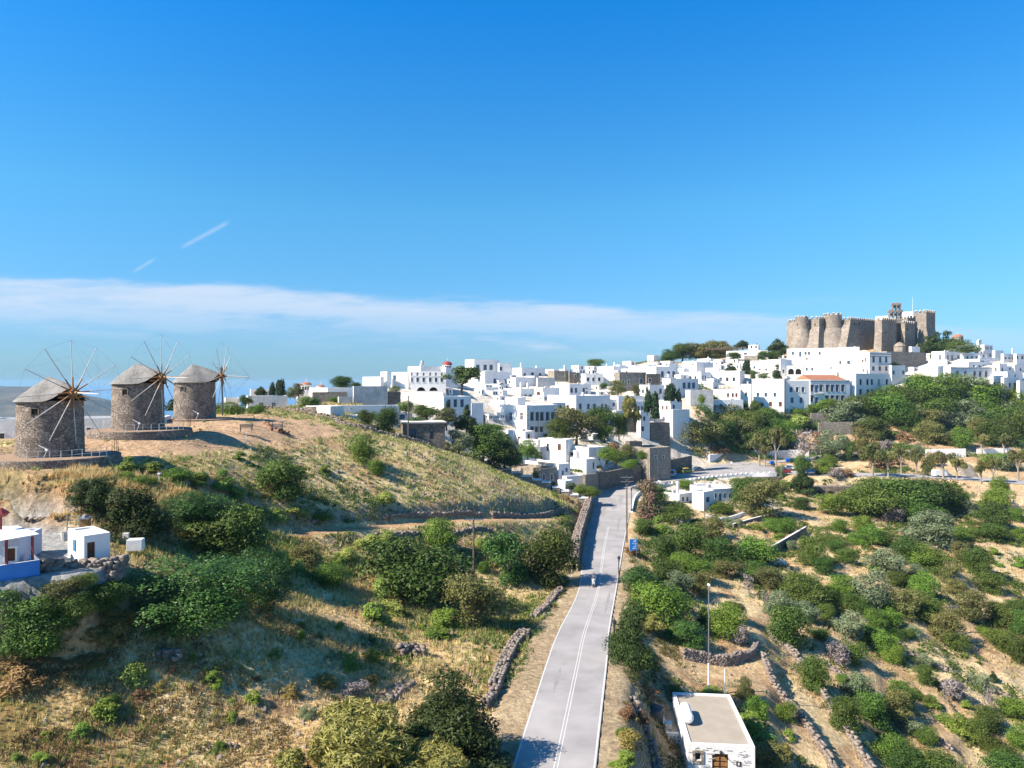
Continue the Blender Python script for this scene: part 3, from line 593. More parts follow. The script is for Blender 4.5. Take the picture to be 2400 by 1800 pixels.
h('dark rubble stone house end in shade right of the big plaster wall', 908, 909, 939, 919, 952, 172, 24, m=m_stone)
h('low rough cream wall house left of the big grey plaster wall', 792, 794, 827, 930, 953, 166, 24, m=m_graywash)
h('long white building with painted marks above the low garden trees', 797, 800, 936, 951, 967, 157, 20, [('f', 958, [823], 3, 5, 'd')], M_=3)
h('bright white block attached to the round stone drum', 773, 774, 797, 952, 990, 146, 60, L_=4)
h('low white store with blue gate behind the garden trees', 915, 930, 966, 969, 985, 168, 30, [('f', 977, [942], 20, 11, 'B')], M_=5)
h('small white flat-roofed hut between stone drum and roofless ruin', 797, 810, 850, 974, 990, 150, 28)
h('white stepped terrace house on the skyline left of the hotel', 850, 892, 900, 883, 906, 222, 60)
h('tall narrow white stair block on the skyline left of the hotel', 892, 907, 915, 871, 906, 224, 40)
h('white house with one blue recessed window left of the hotel', 918, 955, 957, 872, 912, 226, 62, [('l', 885, [925], 7, 11, 'b')])
hh = h('long white hotel with a row of small arched windows over tall windows', 960, 962, 1045, 870, 918, 225, 8, [('f', 877, [964.5, 978.5, 993, 1008.5, 1022, 1035.5], 4.6, 8, 'dA'), ('f', 890, [964.5, 979, 993, 1008.5, 1022, 1035.5], 6, 10, 'g'), ('f', 912, [987, 1016], 20, 9, 'kA')], M_=9)
band(hh, 881.5, m_white)
h('plain white upper block behind the hotel with a small belfry', 956, 990, 1044, 858, 872, 240, 40, ch=[(992, 1.6), (996, 1.6)])
h('plain shaded block under the red dome', 1036, 1045, 1074, 861, 880, 238, 30)
h('long white house with one brown window below the hotel arches', 940, 1038, 1046, 920, 957, 196, 62, [('l', 941, [1017], 6, 12, 'r')])
h('white house with three tall grey windows below the big pine', 1012, 1040, 1104, 929, 972, 188, 32, [('f', 945, [1052, 1067, 1083], 8, 18, 'g')])
h('low white annex right of the three tall grey windows', 1103, 1105, 1133, 945, 962, 200, 50)
# ---- upper row of the centre
h('top skyline house with dark corner stripe and three large windows', 1090, 1111, 1170, 842, 872, 305, 30, [('f', 861, [1120, 1137, 1151], 8, 12, 'g')], mtl=m_trim)
h('shaded skyline block with one blue window beside the striped house', 1168, 1170, 1200, 851, 873, 308, 30, [('f', 864, [1174], 7, 9, 'b')])
h('house with one square and one arched blue window above the bell gable', 1100, 1136, 1200, 871, 907, 285, 32, [('f', 893, [1159.5], 6, 11, 'b'), ('f', 896, [1183.5], 7, 15, 'gA'), ('l', 890, [1122], 7, 12, 'wA')])
h('white skyline house with two brown framed arched windows', 1200, 1222, 1278, 862, 888, 304, 32, [('f', 878, [1248], 7, 12, 'gA'), ('f', 878.5, [1266, 1230], 6, 9, 'gA')], ch=[(1213, 2.0)])
h('shaded house with a single dark door below the arched windows house', 1200, 1208, 1257, 884, 910, 282, 32, [('f', 901, [1234], 4.5, 13, 'B')])
h('low grey stone terrace house with washing stones left of white terrace', 1257, 1260, 1300, 885, 908, 284, 25, m=m_graywash)
h('shaded chapel with one brown door left of the bell gable', 1120, 1139, 1170, 907, 940, 250, 34, [('f', 929, [1158], 6, 15, 'D')])
h('white chapel hall with two chimneys right of the bell gable', 1180, 1221, 1252, 911, 942, 256, 40, [('f', 929, [1231, 1243], 6, 8, 'g'), ('l', 927, [1205], 12, 7, 'k')], ch=[(1227, 2.0), (1242, 2.0)])
h('white gabled house with a fan shaped arch window', 1252, 1272, 1311, 909, 942, 262, 36, [('l', 924, [1262], 10, 14, 'rA')])
h('white house with four blue-grey windows below the ochre stone house', 1303, 1334, 1385, 900, 925, 272, 33, [('f', 915, [1340, 1350, 1368, 1373.5], 5.4, 11, 'g')])
h('ochre stone house on the skyline behind white terraces', 1298, 1299, 1332, 869, 892, 300, 20, m=m_stonel)
h('brown walled low house with a red door right of the ochre house', 1333, 1335, 1359, 873, 887, 300, 20, [('f', 881, [1348], 4, 7, 'D')], m=m_stone)
h('white house with three small square windows and brown roof edge', 1362, 1372, 1414, 876, 900, 292, 12, [('f', 889, [1378.5, 1391, 1404.5], 6, 8.5, 'k')], mtl=m_trim)
h('white hall with one round window beside the grey rubble house', 1414, 1448, 1451, 868, 897, 294, 62, [('l', 879, [1442], 6.5, 7, 'kA')])
h('grey rubble house with three windows in the middle of the town', 1440, 1452, 1515, 872, 908, 284, 22, [('f', 895, [1461, 1473], 5, 9, 'k'), ('f', 893, [1503], 6.5, 11, 'g')], m=m_stonel)
h('dark brown rubble house with a dark opening right of grey rubble house', 1513, 1516, 1548, 876, 900, 286, 22, [('f', 891, [1523], 6, 8, 'k')], m=m_stone)
h('long plain white skyline block left of the arched mansion', 1477, 1518, 1520, 859, 875, 312, 62)
hh = h('white mansion with brown corner strips and three arched windows', 1519, 1538, 1588, 859, 888, 306, 22, [('f', 877, [1552.5, 1567, 1579], 7, 15, 'gA')], mtl=m_trim, quoin=True)
balcony(hh, 1540, 1586, 885)
h('low white skyline cubes behind the brown roof edge house', 1405, 1438, 1478, 858, 872, 322, 40, ch=[(1445, 1.5)])
h('small white rooftop cube on the skyline right of green hilltop trees', 1441, 1452, 1467, 855, 868, 330, 40)
h('small white cube above the arched mansion', 1560, 1568, 1589, 851, 862, 328, 30, [('l', 855, [1563], 4, 4, 'k')])
h('white skyline house with one square window and a round vent', 1602, 1632, 1672, 848, 880, 322, 34, [('l', 866.5, [1608], 6, 7, 'k'), ('l', 854, [1624], 4, 4, 'kA')], ch=[(1664, 2.2)])
h('white tall house with blue balcony doors and five blue-grey windows', 1552, 1571, 1637, 887, 938, 274, 32, [('f', 903.5, [1603.5, 1615, 1625.5], 7, 14, 'b'), ('f', 928, [1614, 1625.5], 7, 13, 'g')])
h('shaded house with a tilted grey board behind the cypress pair', 1498, 1522, 1557, 902, 938, 270, 32, [('f', 917, [1548], 6, 12, 'b'), ('l', 917, [1507], 6, 9, 'g')])
h('white house with two red shuttered windows right of the cypress pair', 1541, 1572, 1599, 938, 992, 252, 34, [('l', 955.5, [1553.5, 1563], 4, 10, 'r'), ('f', 953, [1579], 5, 9, 'k')], ch=[(1591, .9)])
h('shaded white cube below the red shuttered windows', 1573, 1577, 1616, 960, 1003, 246, 30)
h('narrow white tower house with a T-shaped window above the trees', 1492, 1501, 1523, 963, 1010, 236, 30, [('f', 981, [1510], 5, 10, 'k'), ('f', 1005, [1506.5], 6, 11, 'k')])
h('shaded house with two dark windows left of the cypress pair', 1479, 1486, 1510, 941, 967, 248, 30, [('f', 957, [1497, 1504.5], 4.5, 10, 'k')])
h('small shaded house with two blue windows beside the long blue house', 1426, 1430, 1456, 936, 960, 248, 30, [('f', 948, [1438.5, 1446.5], 5.5, 9, 'b')])
h('curved white gable end house with shaded side below small blue windows', 1434, 1444, 1460, 962, 1000, 238, 34)
h('long low white terrace wall house behind the small blue windows', 1447, 1449, 1509, 928, 942, 248, 18)
h('huge dark stone retaining house wall under the hanging green tree', 1459, 1461, 1502, 976, 1018, 237, 30, m=m_stone)
h('low dark stone yard house between tower house and white cube', 1523, 1525, 1570, 991, 1006, 238, 20, m=m_stone, M_=3)
h('large white house with red window and eight dark windows', 1283, 1350, 1430, 927, 978, 233, 34, [('f', 952.5, [1360, 1379, 1393.5], 6, 12.5, 'g'), ('f', 952.5, [1411, 1420], 5, 10, 'g'), ('l', 954, [1331], 6, 10, 'r')], ch=[(1372, .8)])
hh = h('big corner mansion with stone quoins and six tall blue shaded windows', 1136, 1235, 1310, 950, 1008, 213, 34, [('l', 976, [1196.5, 1222], 8.5, 17, 'd'), ('l', 976, [1157.5, 1168], 5.5, 10, 'r'), ('f', 976, [1247, 1259.5, 1270, 1283.5, 1295.5, 1304.5], 6.5, 18.5, 'g'), ('f', 1006, [1247, 1258, 1269], 6.5, 11, 'g')], quoin=True, mtl=m_trim, trim=2)
h('shaded rear wing beyond the corner mansion', 1293, 1296, 1326, 944, 985, 226, 32, [('f', 955, [1314], 5, 12, 'g')])
h('small white rooftop room on the corner mansion', 1185, 1213, 1232, 932, 950, 226, 36)
h('white low roof block left of the rooftop room', 1150, 1180, 1186, 938, 952, 228, 50)
h('little stone shed with orange tile edge above the dark garden trees', 1112, 1115, 1138, 973, 992, 203, 28, m=m_stone, roof=m_tile, par=.05)
# ---- lower white houses beside the road bend
h('white stepped house with one window and a shaded porch room', 1155, 1203, 1205, 1008, 1062, 207, 64, [('l', 1019, [1189], 8, 4, 'k')], roof=m_roofl)
h('white porch room with one dark door beside the stepped house', 1203, 1231, 1253, 1011, 1060, 204, 42, [('l', 1028, [1217], 7, 10, 'r'), ('f', 1024, [1239], 5.5, 14, 'r')])
h('long white wall house below the porch room with a small brown window', 1216, 1262, 1264, 1030, 1070, 201, 62, [('l', 1049, [1222], 8, 6, 'r')])
h('white house with dark door and brown grille window above tan roofs', 1262, 1326, 1344, 1030, 1064, 199, 52, [('l', 1048, [1284], 5.5, 17, 'k'), ('l', 1048, [1311], 8, 15, 'r')])
h('white house with tan roof and one tall dark window by the garden', 1337, 1380, 1419, 1049, 1098, 196, 36, [('f', 1072, [1405], 4, 14, 'k')], roof=m_rooft)
h('shaded small white block with pillared porch left of tall dark window', 1330, 1350, 1381, 1056, 1080, 199, 40, [('l', 1064, [1340], 10, 8, 'k')])
h('white terrace house with one blue window at its corner', 1337, 1374, 1398, 1076, 1104, 187, 40, [('f', 1091, [1391], 4, 15, 'b')])
h('white house with broad tan flat roof and tall blue door', 1231, 1309, 1337, 1088, 1128, 181, 42, [('f', 1111, [1319], 4.5, 16, 'B'), ('f', 1101, [1328], 5, 9, 'b')], roof=m_rooft)
h('rubble stone house with tan flat roof and two blue-grey windows', 1201, 1267, 1303, 1099, 1134, 177, 40, [('f', 1118, [1274.5, 1293], 5, 13, 'g')], m=m_stonel, roof=m_rooft)
h('smallest white cube in front of the tan roofed houses', 1307, 1325, 1344, 1127, 1152, 171, 40)
h('shaded white yard block with a round black vent', 1318, 1328, 1367, 1117, 1142, 176, 34)
h('white barrel vaulted cistern left of the tan flat roofs', 1188, 1190, 1231, 1083, 1100, 196, 12, barrel=True, M_=6)
# ---- right of centre
h('white house with three dark windows and stepped skyline above street trees', 1666, 1734, 1745, 869, 914, 304, 62, [('l', 889, [1689, 1704.5, 1720], 6, 9, 'k')])
h('white house with red door in a shaded porch left of three dark windows', 1602, 1643, 1667, 872, 902, 304, 32, [('l', 885, [1619, 1630], 4.5, 7, 'k'), ('f', 885, [1647.5, 1653], 2.6, 9, 'k'), ('f', 888, [1661], 5, 6, 'D')])
h('plain white cube with a shaded passage below the red door porch', 1643, 1671, 1684, 894, 924, 292, 34, [('f', 913, [1677], 5, 12, 'k')])
h('low white skyline block behind the red door porch', 1653, 1684, 1687, 862, 878, 318, 60)
hh = h('long white house with wooden pergola roof right of the pine hill', 1702, 1800, 1804, 821, 868, 352, 66, [('l', 829, [1747], 7, 4, 'k')])
mb = MB(); z0 = hh['zt']
for k in range(26): c = (hh['C'][0] + hh['d2'][0] * (11 + k * .75) + hh['d1'][0] * 1.6, hh['C'][1] + hh['d2'][1] * (11 + k * .75) + hh['d1'][1] * 1.6); mb.box((c[0], c[1], z0 + 1.35), (.16, 3.2, 1.3), hh['a'] + math.pi / 2)
mb.build('pergola', m_wood, hh['root'], off=hh['off'])
h('tiny white rooftop hut with arched openings above the pergola', 1754, 1777, 1779, 808, 820, 356, 62, [('l', 813, [1761, 1772], 4, 6, 'kA')], L_=4)
h('low ochre rubble house between the dark bushes under the pergola', 1744, 1777, 1779, 833, 850, 342, 62, m=m_stonel)
h('broad white house with four small windows behind the round cypress', 1732, 1822, 1826, 845, 892, 326, 66, [('l', 861, [1768], 4.5, 6, 'g'), ('l', 868, [1780.5, 1796, 1808], 5, 8.5, 'g')])
h('white shaded corner house left of the arcade', 1828, 1829, 1856, 842, 880, 318, 25, [('f', 870, [1836], 4, 8, 'g')])
h('lower white house with three brown windows behind the street trees', 1670, 1735, 1737, 912, 960, 284, 66, [('l', 926, [1706.5, 1717.5, 1726], 5, 9, 'r'), ('l', 950.5, [1690, 1709], 5, 7, 'g')])
h('white house with twin chimneys and one grey window by street trees', 1736, 1760, 1762, 900, 958, 285, 62, [('l', 924, [1749], 5.5, 9, 'g')], ch=[(1744, 1), (1752, 1)])
h('long tall white house with three blue windows and a dark red door', 1762, 1838, 1841, 888, 956, 286, 66, [('l', 925, [1776.5, 1795, 1816], 6, 9, 'b'), ('l', 947, [1806, 1829], 7, 11, 'r'), ('l', 951, [1786], 7, 14, 'D')])
h('pale gabled house with five blue-grey windows left of the tiled roof', 1838, 1841, 1897, 892, 955, 288, 12, [('f', 913, [1854, 1868.5, 1882], 7, 11.5, 'g'), ('f', 938, [1856.5, 1877.5], 7, 13, 'b')])
hh = h('pale blue trimmed mansion with a terracotta tiled roof', 1896, 1899, 1992, 890, 950, 290, 16, [('f', 909.5, [1903.5, 1924.5, 1939.5, 1951, 1962.5, 1975.5], 7, 15, 'b'), ('f', 912, [1914], 7, 17, 'B'), ('f', 934, [1903.5, 1938, 1950.5, 1962.5, 1974.5], 7, 14, 'g'), ('f', 940, [1914], 7, 17, 'B')], trim=2, M_=12)
band(hh, 893.5, m_trim, .25, .08); balcony(hh, 1908, 1930, 922, m_blue)
mb = MB(); z0 = hh['zt'] - .3; C, B, D, E = hh['C'], hh['B'], hh['D'], hh['E']
mid = lambda a, b_, t: (a[0] * (1 - t) + b_[0] * t, a[1] * (1 - t) + b_[1] * t)
i0 = [mid(mid(C, B, s), mid(D, E, s), t) for s, t in ((.02, .04), (.98, .04), (.98, .96), (.02, .96))]; r0, r1 = mid(mid(C, B, .06), mid(D, E, .06), .5), mid(mid(C, B, .88), mid(D, E, .88), .5)
zz = z0 + 2.4; mb.poly([(*i0[0], z0), (*i0[1], z0), (*r1, zz), (*r0, zz)]); mb.poly([(*i0[1], z0), (*i0[2], z0), (*r1, zz)]); mb.poly([(*i0[2], z0), (*i0[3], z0), (*r0, zz), (*r1, zz)]); mb.poly([(*i0[3], z0), (*i0[0], z0), (*r0, zz)])
mb.build('tiled_roof', m_tile, hh['root'], off=hh['off'])
h('narrow blue painted house between the tiled mansion and pale blue house', 1991, 1993, 2007, 893, 950, 297, 16, [('f', 912, [2001], 6, 11, 'b'), ('f', 933, [2001], 6, 9, 'b')], m=mat('pale_blue_wash', (0.42, 0.56, 0.72), (0.36, 0.5, 0.66), 1))
hh = h('wide shaded blue-grey house with two rows of tall dark windows', 1990, 2006, 2122, 875, 940, 296, 31, [('f', 895.5, [2017, 2033, 2043.5, 2078.5, 2089, 2109], 6.5, 13.5, 'k'), ('f', 896, [2060], 7, 15, 'w'), ('f', 918.5, [2017, 2034, 2043.5, 2107], 6, 12, 'k'), ('f', 918, [2061], 6.5, 15, 'gA')])
balcony(hh, 2054, 2070, 907, m_blue)
hh = h('tall shaded mansion with pink corner and cornices under the fortress', 2033, 2038, 2089, 825, 880, 310, 31, [('f', 842.5, [2047.5, 2063, 2077], 6.5, 13, 'g'), ('f', 864, [2047, 2062, 2077], 7, 9, 'g')], trim=2)
band(hh, 829, m_gframe, .25, .2); band(hh, 835, m_gframe, .2, .1); balcony(hh, 2058, 2084, 856)
h('shaded lower house with two windows below the roof garden of shrubs', 2086, 2090, 2122, 856, 890, 308, 31, [('f', 873, [2094, 2117], 5.5, 9, 'g')])
h('long bright white house with five small windows under the fortress towers', 1844, 1975, 1979, 815, 862, 332, 68, [('l', 828, [1858.5, 1888, 1896, 1921], 5, 7, 'g'), ('l', 830, [1875.5], 5, 12, 'b'), ('l', 841, [1891], 4, 4, 'k')])
h('bright white blocky house with two square windows beside the tall mansion', 1966, 2014, 2017, 813, 875, 326, 64, [('l', 849.5, [1968, 1989], 7, 9, 'g'), ('l', 852, [1932], 4, 6, 'g')])
h('white stepped block with two little windows left of the pink corner', 2014, 2033, 2035, 822, 875, 315, 60, [('l', 845.5, [2022], 4, 6, 'r'), ('l', 843, [2029], 3, 10, 'g')])
h('white house with two dark arcade arches and a roof balustrade', 1844, 1882, 1884, 857, 882, 312, 62, [('l', 871, [1854, 1871], 14, 14, 'kA')])
h('white buttressed house with small windows above the tiled roof', 1880, 1962, 1966, 852, 885, 317, 66, [('l', 865, [1891, 1903.5], 4.5, 7, 'g'), ('l', 863, [1948], 4, 7, 'w')])
h('plain white house with blank wall right of the buttressed house', 1966, 2032, 2036, 863, 900, 310, 64, [('l', 868, [2023], 3, 8, 'k')])
h('low white retaining house below the arched stone gate wall', 2124, 2159, 2162, 886, 910, 312, 60)
# ---- far right cluster
h('white house with three dark tall windows right of the fortress trees', 2183, 2214, 2252, 823, 862, 335, 34, [('f', 838, [2221.5, 2231.5, 2245.5], 5, 11.5, 'g'), ('l', 838, [2203], 6, 12, 'w')])
h('white house with roof planting and three grey windows', 2252, 2258, 2298, 826, 850, 333, 33, [('f', 839, [2267.5, 2278, 2288.5], 5, 9, 'g')])
h('upper white house with seven dark windows beside the church belfry', 2284, 2307, 2327, 808, 840, 350, 36, [('f', 816, [2311, 2315.5, 2322.5], 2.8, 6, 'g'), ('f', 832, [2309, 2314.5, 2320.5], 3, 7, 'g')])
h('shaded windowless block right of the seven dark windows house', 2328, 2332, 2352, 821, 846, 342, 33)
h('white house with three small windows and a red roof edge', 2348, 2352, 2381, 829, 850, 336, 25, [('f', 839.5, [2357, 2365.5, 2374], 4, 4, 'k')], ch=[(2372, 2.4)])
h('white house at right edge of the photo with a dark porch', 2379, 2382, 2440, 829, 852, 334, 25, [('f', 838, [2384, 2396], 5, 8, 'g')])
h('low white terrace below the seven dark windows house', 2298, 2300, 2343, 837, 852, 334, 25)
h('long shaded terrace house with four low windows above the hooded mansion', 2240, 2270, 2327, 847, 866, 318, 33, [('f', 858, [2282.5, 2295, 2306, 2319], 5, 4, 'k')])
hh = h('grey mansion with pointed hoods over its tall windows', 2211, 2228, 2326, 860, 912, 304, 18, [('f', 878, [2243, 2262, 2284, 2297, 2311], 5, 10, 'g'), ('f', 899, [2284, 2297, 2310], 5, 9, 'g'), ('l', 878, [2218], 5, 10, 'w')], trim=2)
band(hh, 862, m_trim, .25, .08)
mb = MB()
for u_, v_ in ((2243, 871), (2262, 871), (2284, 871), (2297, 871), (2311, 871), (2284, 892.5), (2297, 892.5), (2310, 892.5)):
    s = on_face(hh, 'f', u_); zc = -(v_ - VC) / F * (hh['C'][1] + hh['d1'][1] * s)
    q = lambda ds, dz, o: (hh['C'][0] + hh['d1'][0] * (s + ds) + hh['n1'][0] * o, hh['C'][1] + hh['d1'][1] * (s + ds) + hh['n1'][1] * o, zc + dz)
    mb.prism([q(-.85, -.1, .02), q(.85, -.1, .02), q(0, .55, .02)], [q(-.85, -.1, .16), q(.85, -.1, .16), q(0, .55, .16)], 0)
mb.build('window_hoods', m_trim, hh['root'], off=hh['off'])
h('plain pale side house left of the hooded mansion', 2197, 2198, 2212, 858, 905, 308, 18)
h('white house with brown door and white flat canopy', 2326, 2343, 2361, 852, 885, 309, 34, [('f', 866, [2349], 5, 9, 'g'), ('l', 866, [2334], 4, 9, 'D')])
h('white block below the flat canopy house', 2343, 2361, 2396, 871, 900, 304, 30, [('f', 881, [2379], 3, 5, 'k')])
h('blue shaded narrow house with two windows right of the hooded mansion', 2325, 2328, 2351, 880, 925, 294, 28, [('f', 900, [2331, 2339], 4.5, 9, 'b')])
h('pale house with two tall windows near the right edge', 2346, 2353, 2388, 884, 925, 292, 26, [('f', 902.5, [2366.5, 2378], 5, 10, 'g'), ('l', 901, [2350], 4, 9, 'r')])
h('white house cut by the right edge of the photo above the trees', 2385, 2390, 2450, 892, 935, 290, 28, [('f', 927, [2395], 5, 6, 'k')])
h('white upper house at right edge with sloping wall', 2358, 2378, 2440, 854, 880, 320, 28, [('f', 866, [2392], 4, 6, 'k')])
h('small white hut with dark shrub roof on top of the rocky knoll', 1517, 1532, 1547, 833, 850, 388, 32)
# ---- long white wall-like houses of the middle
h('long grey-white street wall house climbing beside the yellow tree', 1616, 1618, 1672, 914, 962, 268, 8, m=m_graywash, M_=5)
h('low white street house under the three brown windows', 1668, 1671, 1742, 937, 962, 272, 8, [('f', 950.5, [1690, 1709], 5, 7, 'g')], M_=4)
# ---- house groups below the road
h('white low house with chimney below the crenellated road wall', 1551, 1592, 1624, 1158, 1190, 174, 38, [('f', 1170, [1601, 1611], 5, 10, 'g')], ch=[(1597, 2.6)], group='white houses below the road')
h('white middle wing with one green window below the road', 1622, 1649, 1674, 1153, 1197, 168, 40, [('f', 1171, [1659], 9, 12, 'b')], group='white houses below the road')
h('long white wing with a blue door and three windows below the road', 1640, 1668, 1722, 1147, 1175, 178, 22, [('f', 1162, [1677, 1699, 1711], 4, 12, 'g'), ('f', 1165, [1688], 5, 18, 'B')], group='white houses below the road', M_=9)

FOOT = []
import bpy as _b
def infill():
    rs = random.Random(21); used = set(); k = 0
    existing = [(x[0], x[3][0], x[3][1]) for x in HN]
    rows = [(868, 1095, 1690), (878, 1110, 1690), (890, 1110, 1680), (902, 1120, 1670), (914, 1110, 1640), (927, 1110, 1640), (941, 1140, 1640), (955, 1215, 1560), (972, 1330, 1560), (990, 1330, 1500), (1012, 1300, 1470), (1035, 1290, 1440), (858, 1300, 1690), (852, 1640, 1850), (866, 1690, 1850), (905, 930, 1040), (925, 1040, 1140), (840, 2170, 2400), (856, 2200, 2400), (872, 2120, 2400), (890, 2330, 2400), (985, 1120, 1160), (1040, 1150, 1200)]
    for vb, ua, ub in rows:
        u = ua + rs.uniform(0, 20)
        while u < ub:
            wpx = rs.uniform(17, 34); hpx = rs.uniform(9, 15) * (1.25 if vb > 960 else 1.0); uc = u + wpx * rs.uniform(.35, .6); p = G(uc, vb, 150)
            if p[1] > 425: u += wpx; continue
            ds = sorted(((q[1] - p[0]) ** 2 + (q[2] - p[1]) ** 2, q) for q in existing)
            if ds[0][0] > 5.0 ** 2 and p[1] < 395 and not (1560 < uc < 1680 and vb > 940):
                nb = ds[0][1]; dx, dy = p[0] - nb[1], p[1] - nb[2]
                rel = ('behind' if dy > 0 else 'in front of') if abs(dy) > abs(dx) * 1.2 else ('right of' if dx > 0 else 'left of')
                short = ' '.join(nb[0].split()[:8]); sz = rs.choice(('plain white cube house', 'small flat roofed white house', 'low white block'))
                lab = sz + ' ' + rel + ' the ' + short
                if lab in used: lab = 'second ' + lab
                if lab in used: lab = lab.replace('second', 'third', 1)
                if lab not in used and len(lab.split()) <= 16:
                    used.add(lab); vt = vb - hpx; vm = vb - hpx * .5; wn = []
                    if rs.random() < .8: wn.append(('f', vm, [uc + (u + wpx - uc) * t for t in ((.3, .7) if rs.random() < .6 else (.5,))], 3.6, 6, rs.choice('ggkbr')))
                    if rs.random() < .6: wn.append(('l', vm, [u + (uc - u) * .5], 3.6, 6, rs.choice('gkbr')))
                    n0 = len(HN); house(lab, u, uc, u + wpx, vt, vb, p[1], rs.uniform(26, 40), wn, ch=[(uc + 4, rs.uniform(.8, 1.6))] if rs.random() < .3 else (), roof=rs.choice((m_roofl, m_roofl, m_rooft)), m=rs.choice((m_white, m_white, m_white, m_whitest)), M_=rs.uniform(6, 10))
                    existing.append((lab, p[0], p[1])); k += 1
            u += wpx * rs.uniform(.95, 1.25)
    print('infill', k)
# ---------------------------------------------------------------- fortress monastery
fz = W(2000, 822, 375)
fort = empty('fortress_monastery', fz, 'brown stone fortress monastery with battered crenellated towers crowning the hill', 'fortress'); FO = fz
def merlons(mb, a, b_, z, mi=1, step=1.9, w_=1.0, hgt=1.0, t=.5):
    a = Vector((a[0], a[1])); b_ = Vector((b_[0], b_[1])); Ln = (b_ - a).length; k = max(1, int(Ln / step)); rz = math.atan2(b_.y - a.y, b_.x - a.x)
    for i in range(k):
        p = a.lerp(b_, (i + .5) / k); mb.box((p.x, p.y, z + hgt / 2 - .02), (w_, t, hgt), rz, 0); mb.box((p.x, p.y, z + hgt + .08), (w_ + .06, t + .06, .2), rz, mi)
def bastion(name, ul, uc, ur, vt, Y, th, bat=(0, 0), vb=824, M_=None, holes=(), mer=True, mt=None, vm=None, kids=()):
    mt = mt or m_castle; a = math.radians(th); cs, sn = math.cos(a), math.sin(a); tr, tl = (ur - UC) / F, (ul - UC) / F; Xc = (uc - UC) / F * Y
    Lf = (tr * Y - Xc) / (cs - tr * sn) if ur > uc else 8; Md = M_ or ((Xc - tl * Y) / (sn + tl * cs) if ul < uc else 8)
    d1, d2 = (cs, sn), (-sn, cs); C = (Xc, Y); P = [C, (C[0] + d1[0] * Lf, C[1] + d1[1] * Lf)]; P += [(P[1][0] + d2[0] * Md, P[1][1] + d2[1] * Md), (C[0] + d2[0] * Md, C[1] + d2[1] * Md)]
    zt = -(vt - VC) / F * Y; zb = -(vb - VC) / F * Y - 3; zm = zt - (zt - zb) * .35 if vm is None else -(vm - VC) / F * Y
    bf, bl = bat
    def outp(k): # push front by bf, left by bl
        o = [(-d1[0] * bl - d2[0] * bf, -d1[1] * bl - d2[1] * bf), (-d2[0] * bf, -d2[1] * bf), (0, 0), (-d1[0] * bl, -d1[1] * bl)]
        return [(P[i][0] + o[i][0] * k, P[i][1] + o[i][1] * k) for i in range(4)]
    mb = MB(); B0, M0 = outp(1), outp(0)
    mb.prism([(*p, zb) for p in B0], [(*p, zm) for p in M0], 0); mb.prism([(*p, zm) for p in M0], [(*p, zt) for p in M0], 0)
    if mer:
        merlons(mb, P[0], P[1], zt); merlons(mb, P[3], P[0], zt); merlons(mb, P[1], P[2], zt)
    o = mb.build(name, [mt, m_white], fort, off=FO)
    for fc, u, v, wp, hp in holes:
        Pd = d1 if fc == 'f' else d2; nn = (sn, -cs) if fc == 'f' else (-cs, -sn); t = (u - UC) / F; s = (t * C[1] - C[0]) / (Pd[0] - t * Pd[1]); z = -(v - VC) / F * (C[1] + Pd[1] * s)
        k = 0
        if z < zm: k = (zm - z) / (zm - zb) * (bf if fc == 'f' else bl)
        q = MB(); wm, hm = wp / F * Y, hp / F * Y; rz = math.atan2(Pd[1], Pd[0])
        q.box((C[0] + Pd[0] * s + nn[0] * (k + .02), C[1] + Pd[1] * s + nn[1] * (k + .02), z), (wm, .2, hm), rz, 0); 
        q.box((C[0] + Pd[0] * s + nn[0] * (k + .05), C[1] + Pd[1] * s + nn[1] * (k + .05), z + hm / 2 + .12), (wm + .4, .34, .24), rz, 1); q.box((C[0] + Pd[0] * s + nn[0] * (k + .05), C[1] + Pd[1] * s + nn[1] * (k + .05), z - hm / 2 - .1), (wm + .4, .34, .2), rz, 1)
        q.build('window', [m_black, m_stonel], fort, off=FO)
    return dict(P=P, zt=zt, zb=zb, a=a, d1=d1, d2=d2)
def roundtower(u, wtop, wbot, vt, Y, vb=824, mer=True, vm=770, wl=()):
    x = (u - UC) / F * Y; r0 = wtop / 2 / F * Y; r1 = wbot / 2 / F * Y; zt, zb, zm = [-(q - VC) / F * Y for q in (vt, vb, vm)]; zb -= 3
    mb = MB(); c = (x, Y + r0, 0); mb.lathe(c, [(r1, zb), (r0 * 1.02, zm), (r0, zt)], 28); mb.poly([(c[0] + r0 * math.cos(t), c[1] + r0 * math.sin(t), zt) for t in [2 * math.pi * k / 28 for k in range(28)]])
    for k in range(10):
        t = 2 * math.pi * k / 10; mb.box((c[0] + (r0 - .3) * math.cos(t), c[1] + (r0 - .3) * math.sin(t), zt + .5), (.5, 1.2, 1.0), t, 0); mb.box((c[0] + (r0 - .3) * math.cos(t), c[1] + (r0 - .3) * math.sin(t), zt + 1.1), (.56, 1.25, .18), t, 1)
    mb.build('round_tower', [m_castle, m_white], fort, off=FO)
    for uu, v in wl:
        q = MB(); dx = (uu - u) / F * Y; yy = Y + r0 - math.sqrt(max(r0 * r0 - dx * dx, 0)); q.box((x + dx, yy, -(v - VC) / F * Y), (.5, .4, .9)); q.build('window', m_black, fort, off=FO)
bastion('rear_tower', 1844, 1857, 1872, 756, 392, 30, (0, .6), 806, holes=[('l', 1852, 773, 3, 6), ('f', 1864, 771, 3, 6)])
bastion('curtain_wall', 1868, 1870, 2000, 752, 379, 16, (0, 0), 826, M_=8)
roundtower(1885, 29, 66, 745, 372, wl=[(1872, 760), (1892, 760)])
bastion('square_tower', 1898, 1920, 1941, 746, 370, 36, (4.5, 9), vm=766, holes=[('f', 1928, 760, 2.4, 5), ('l', 1910, 761, 2, 4)])
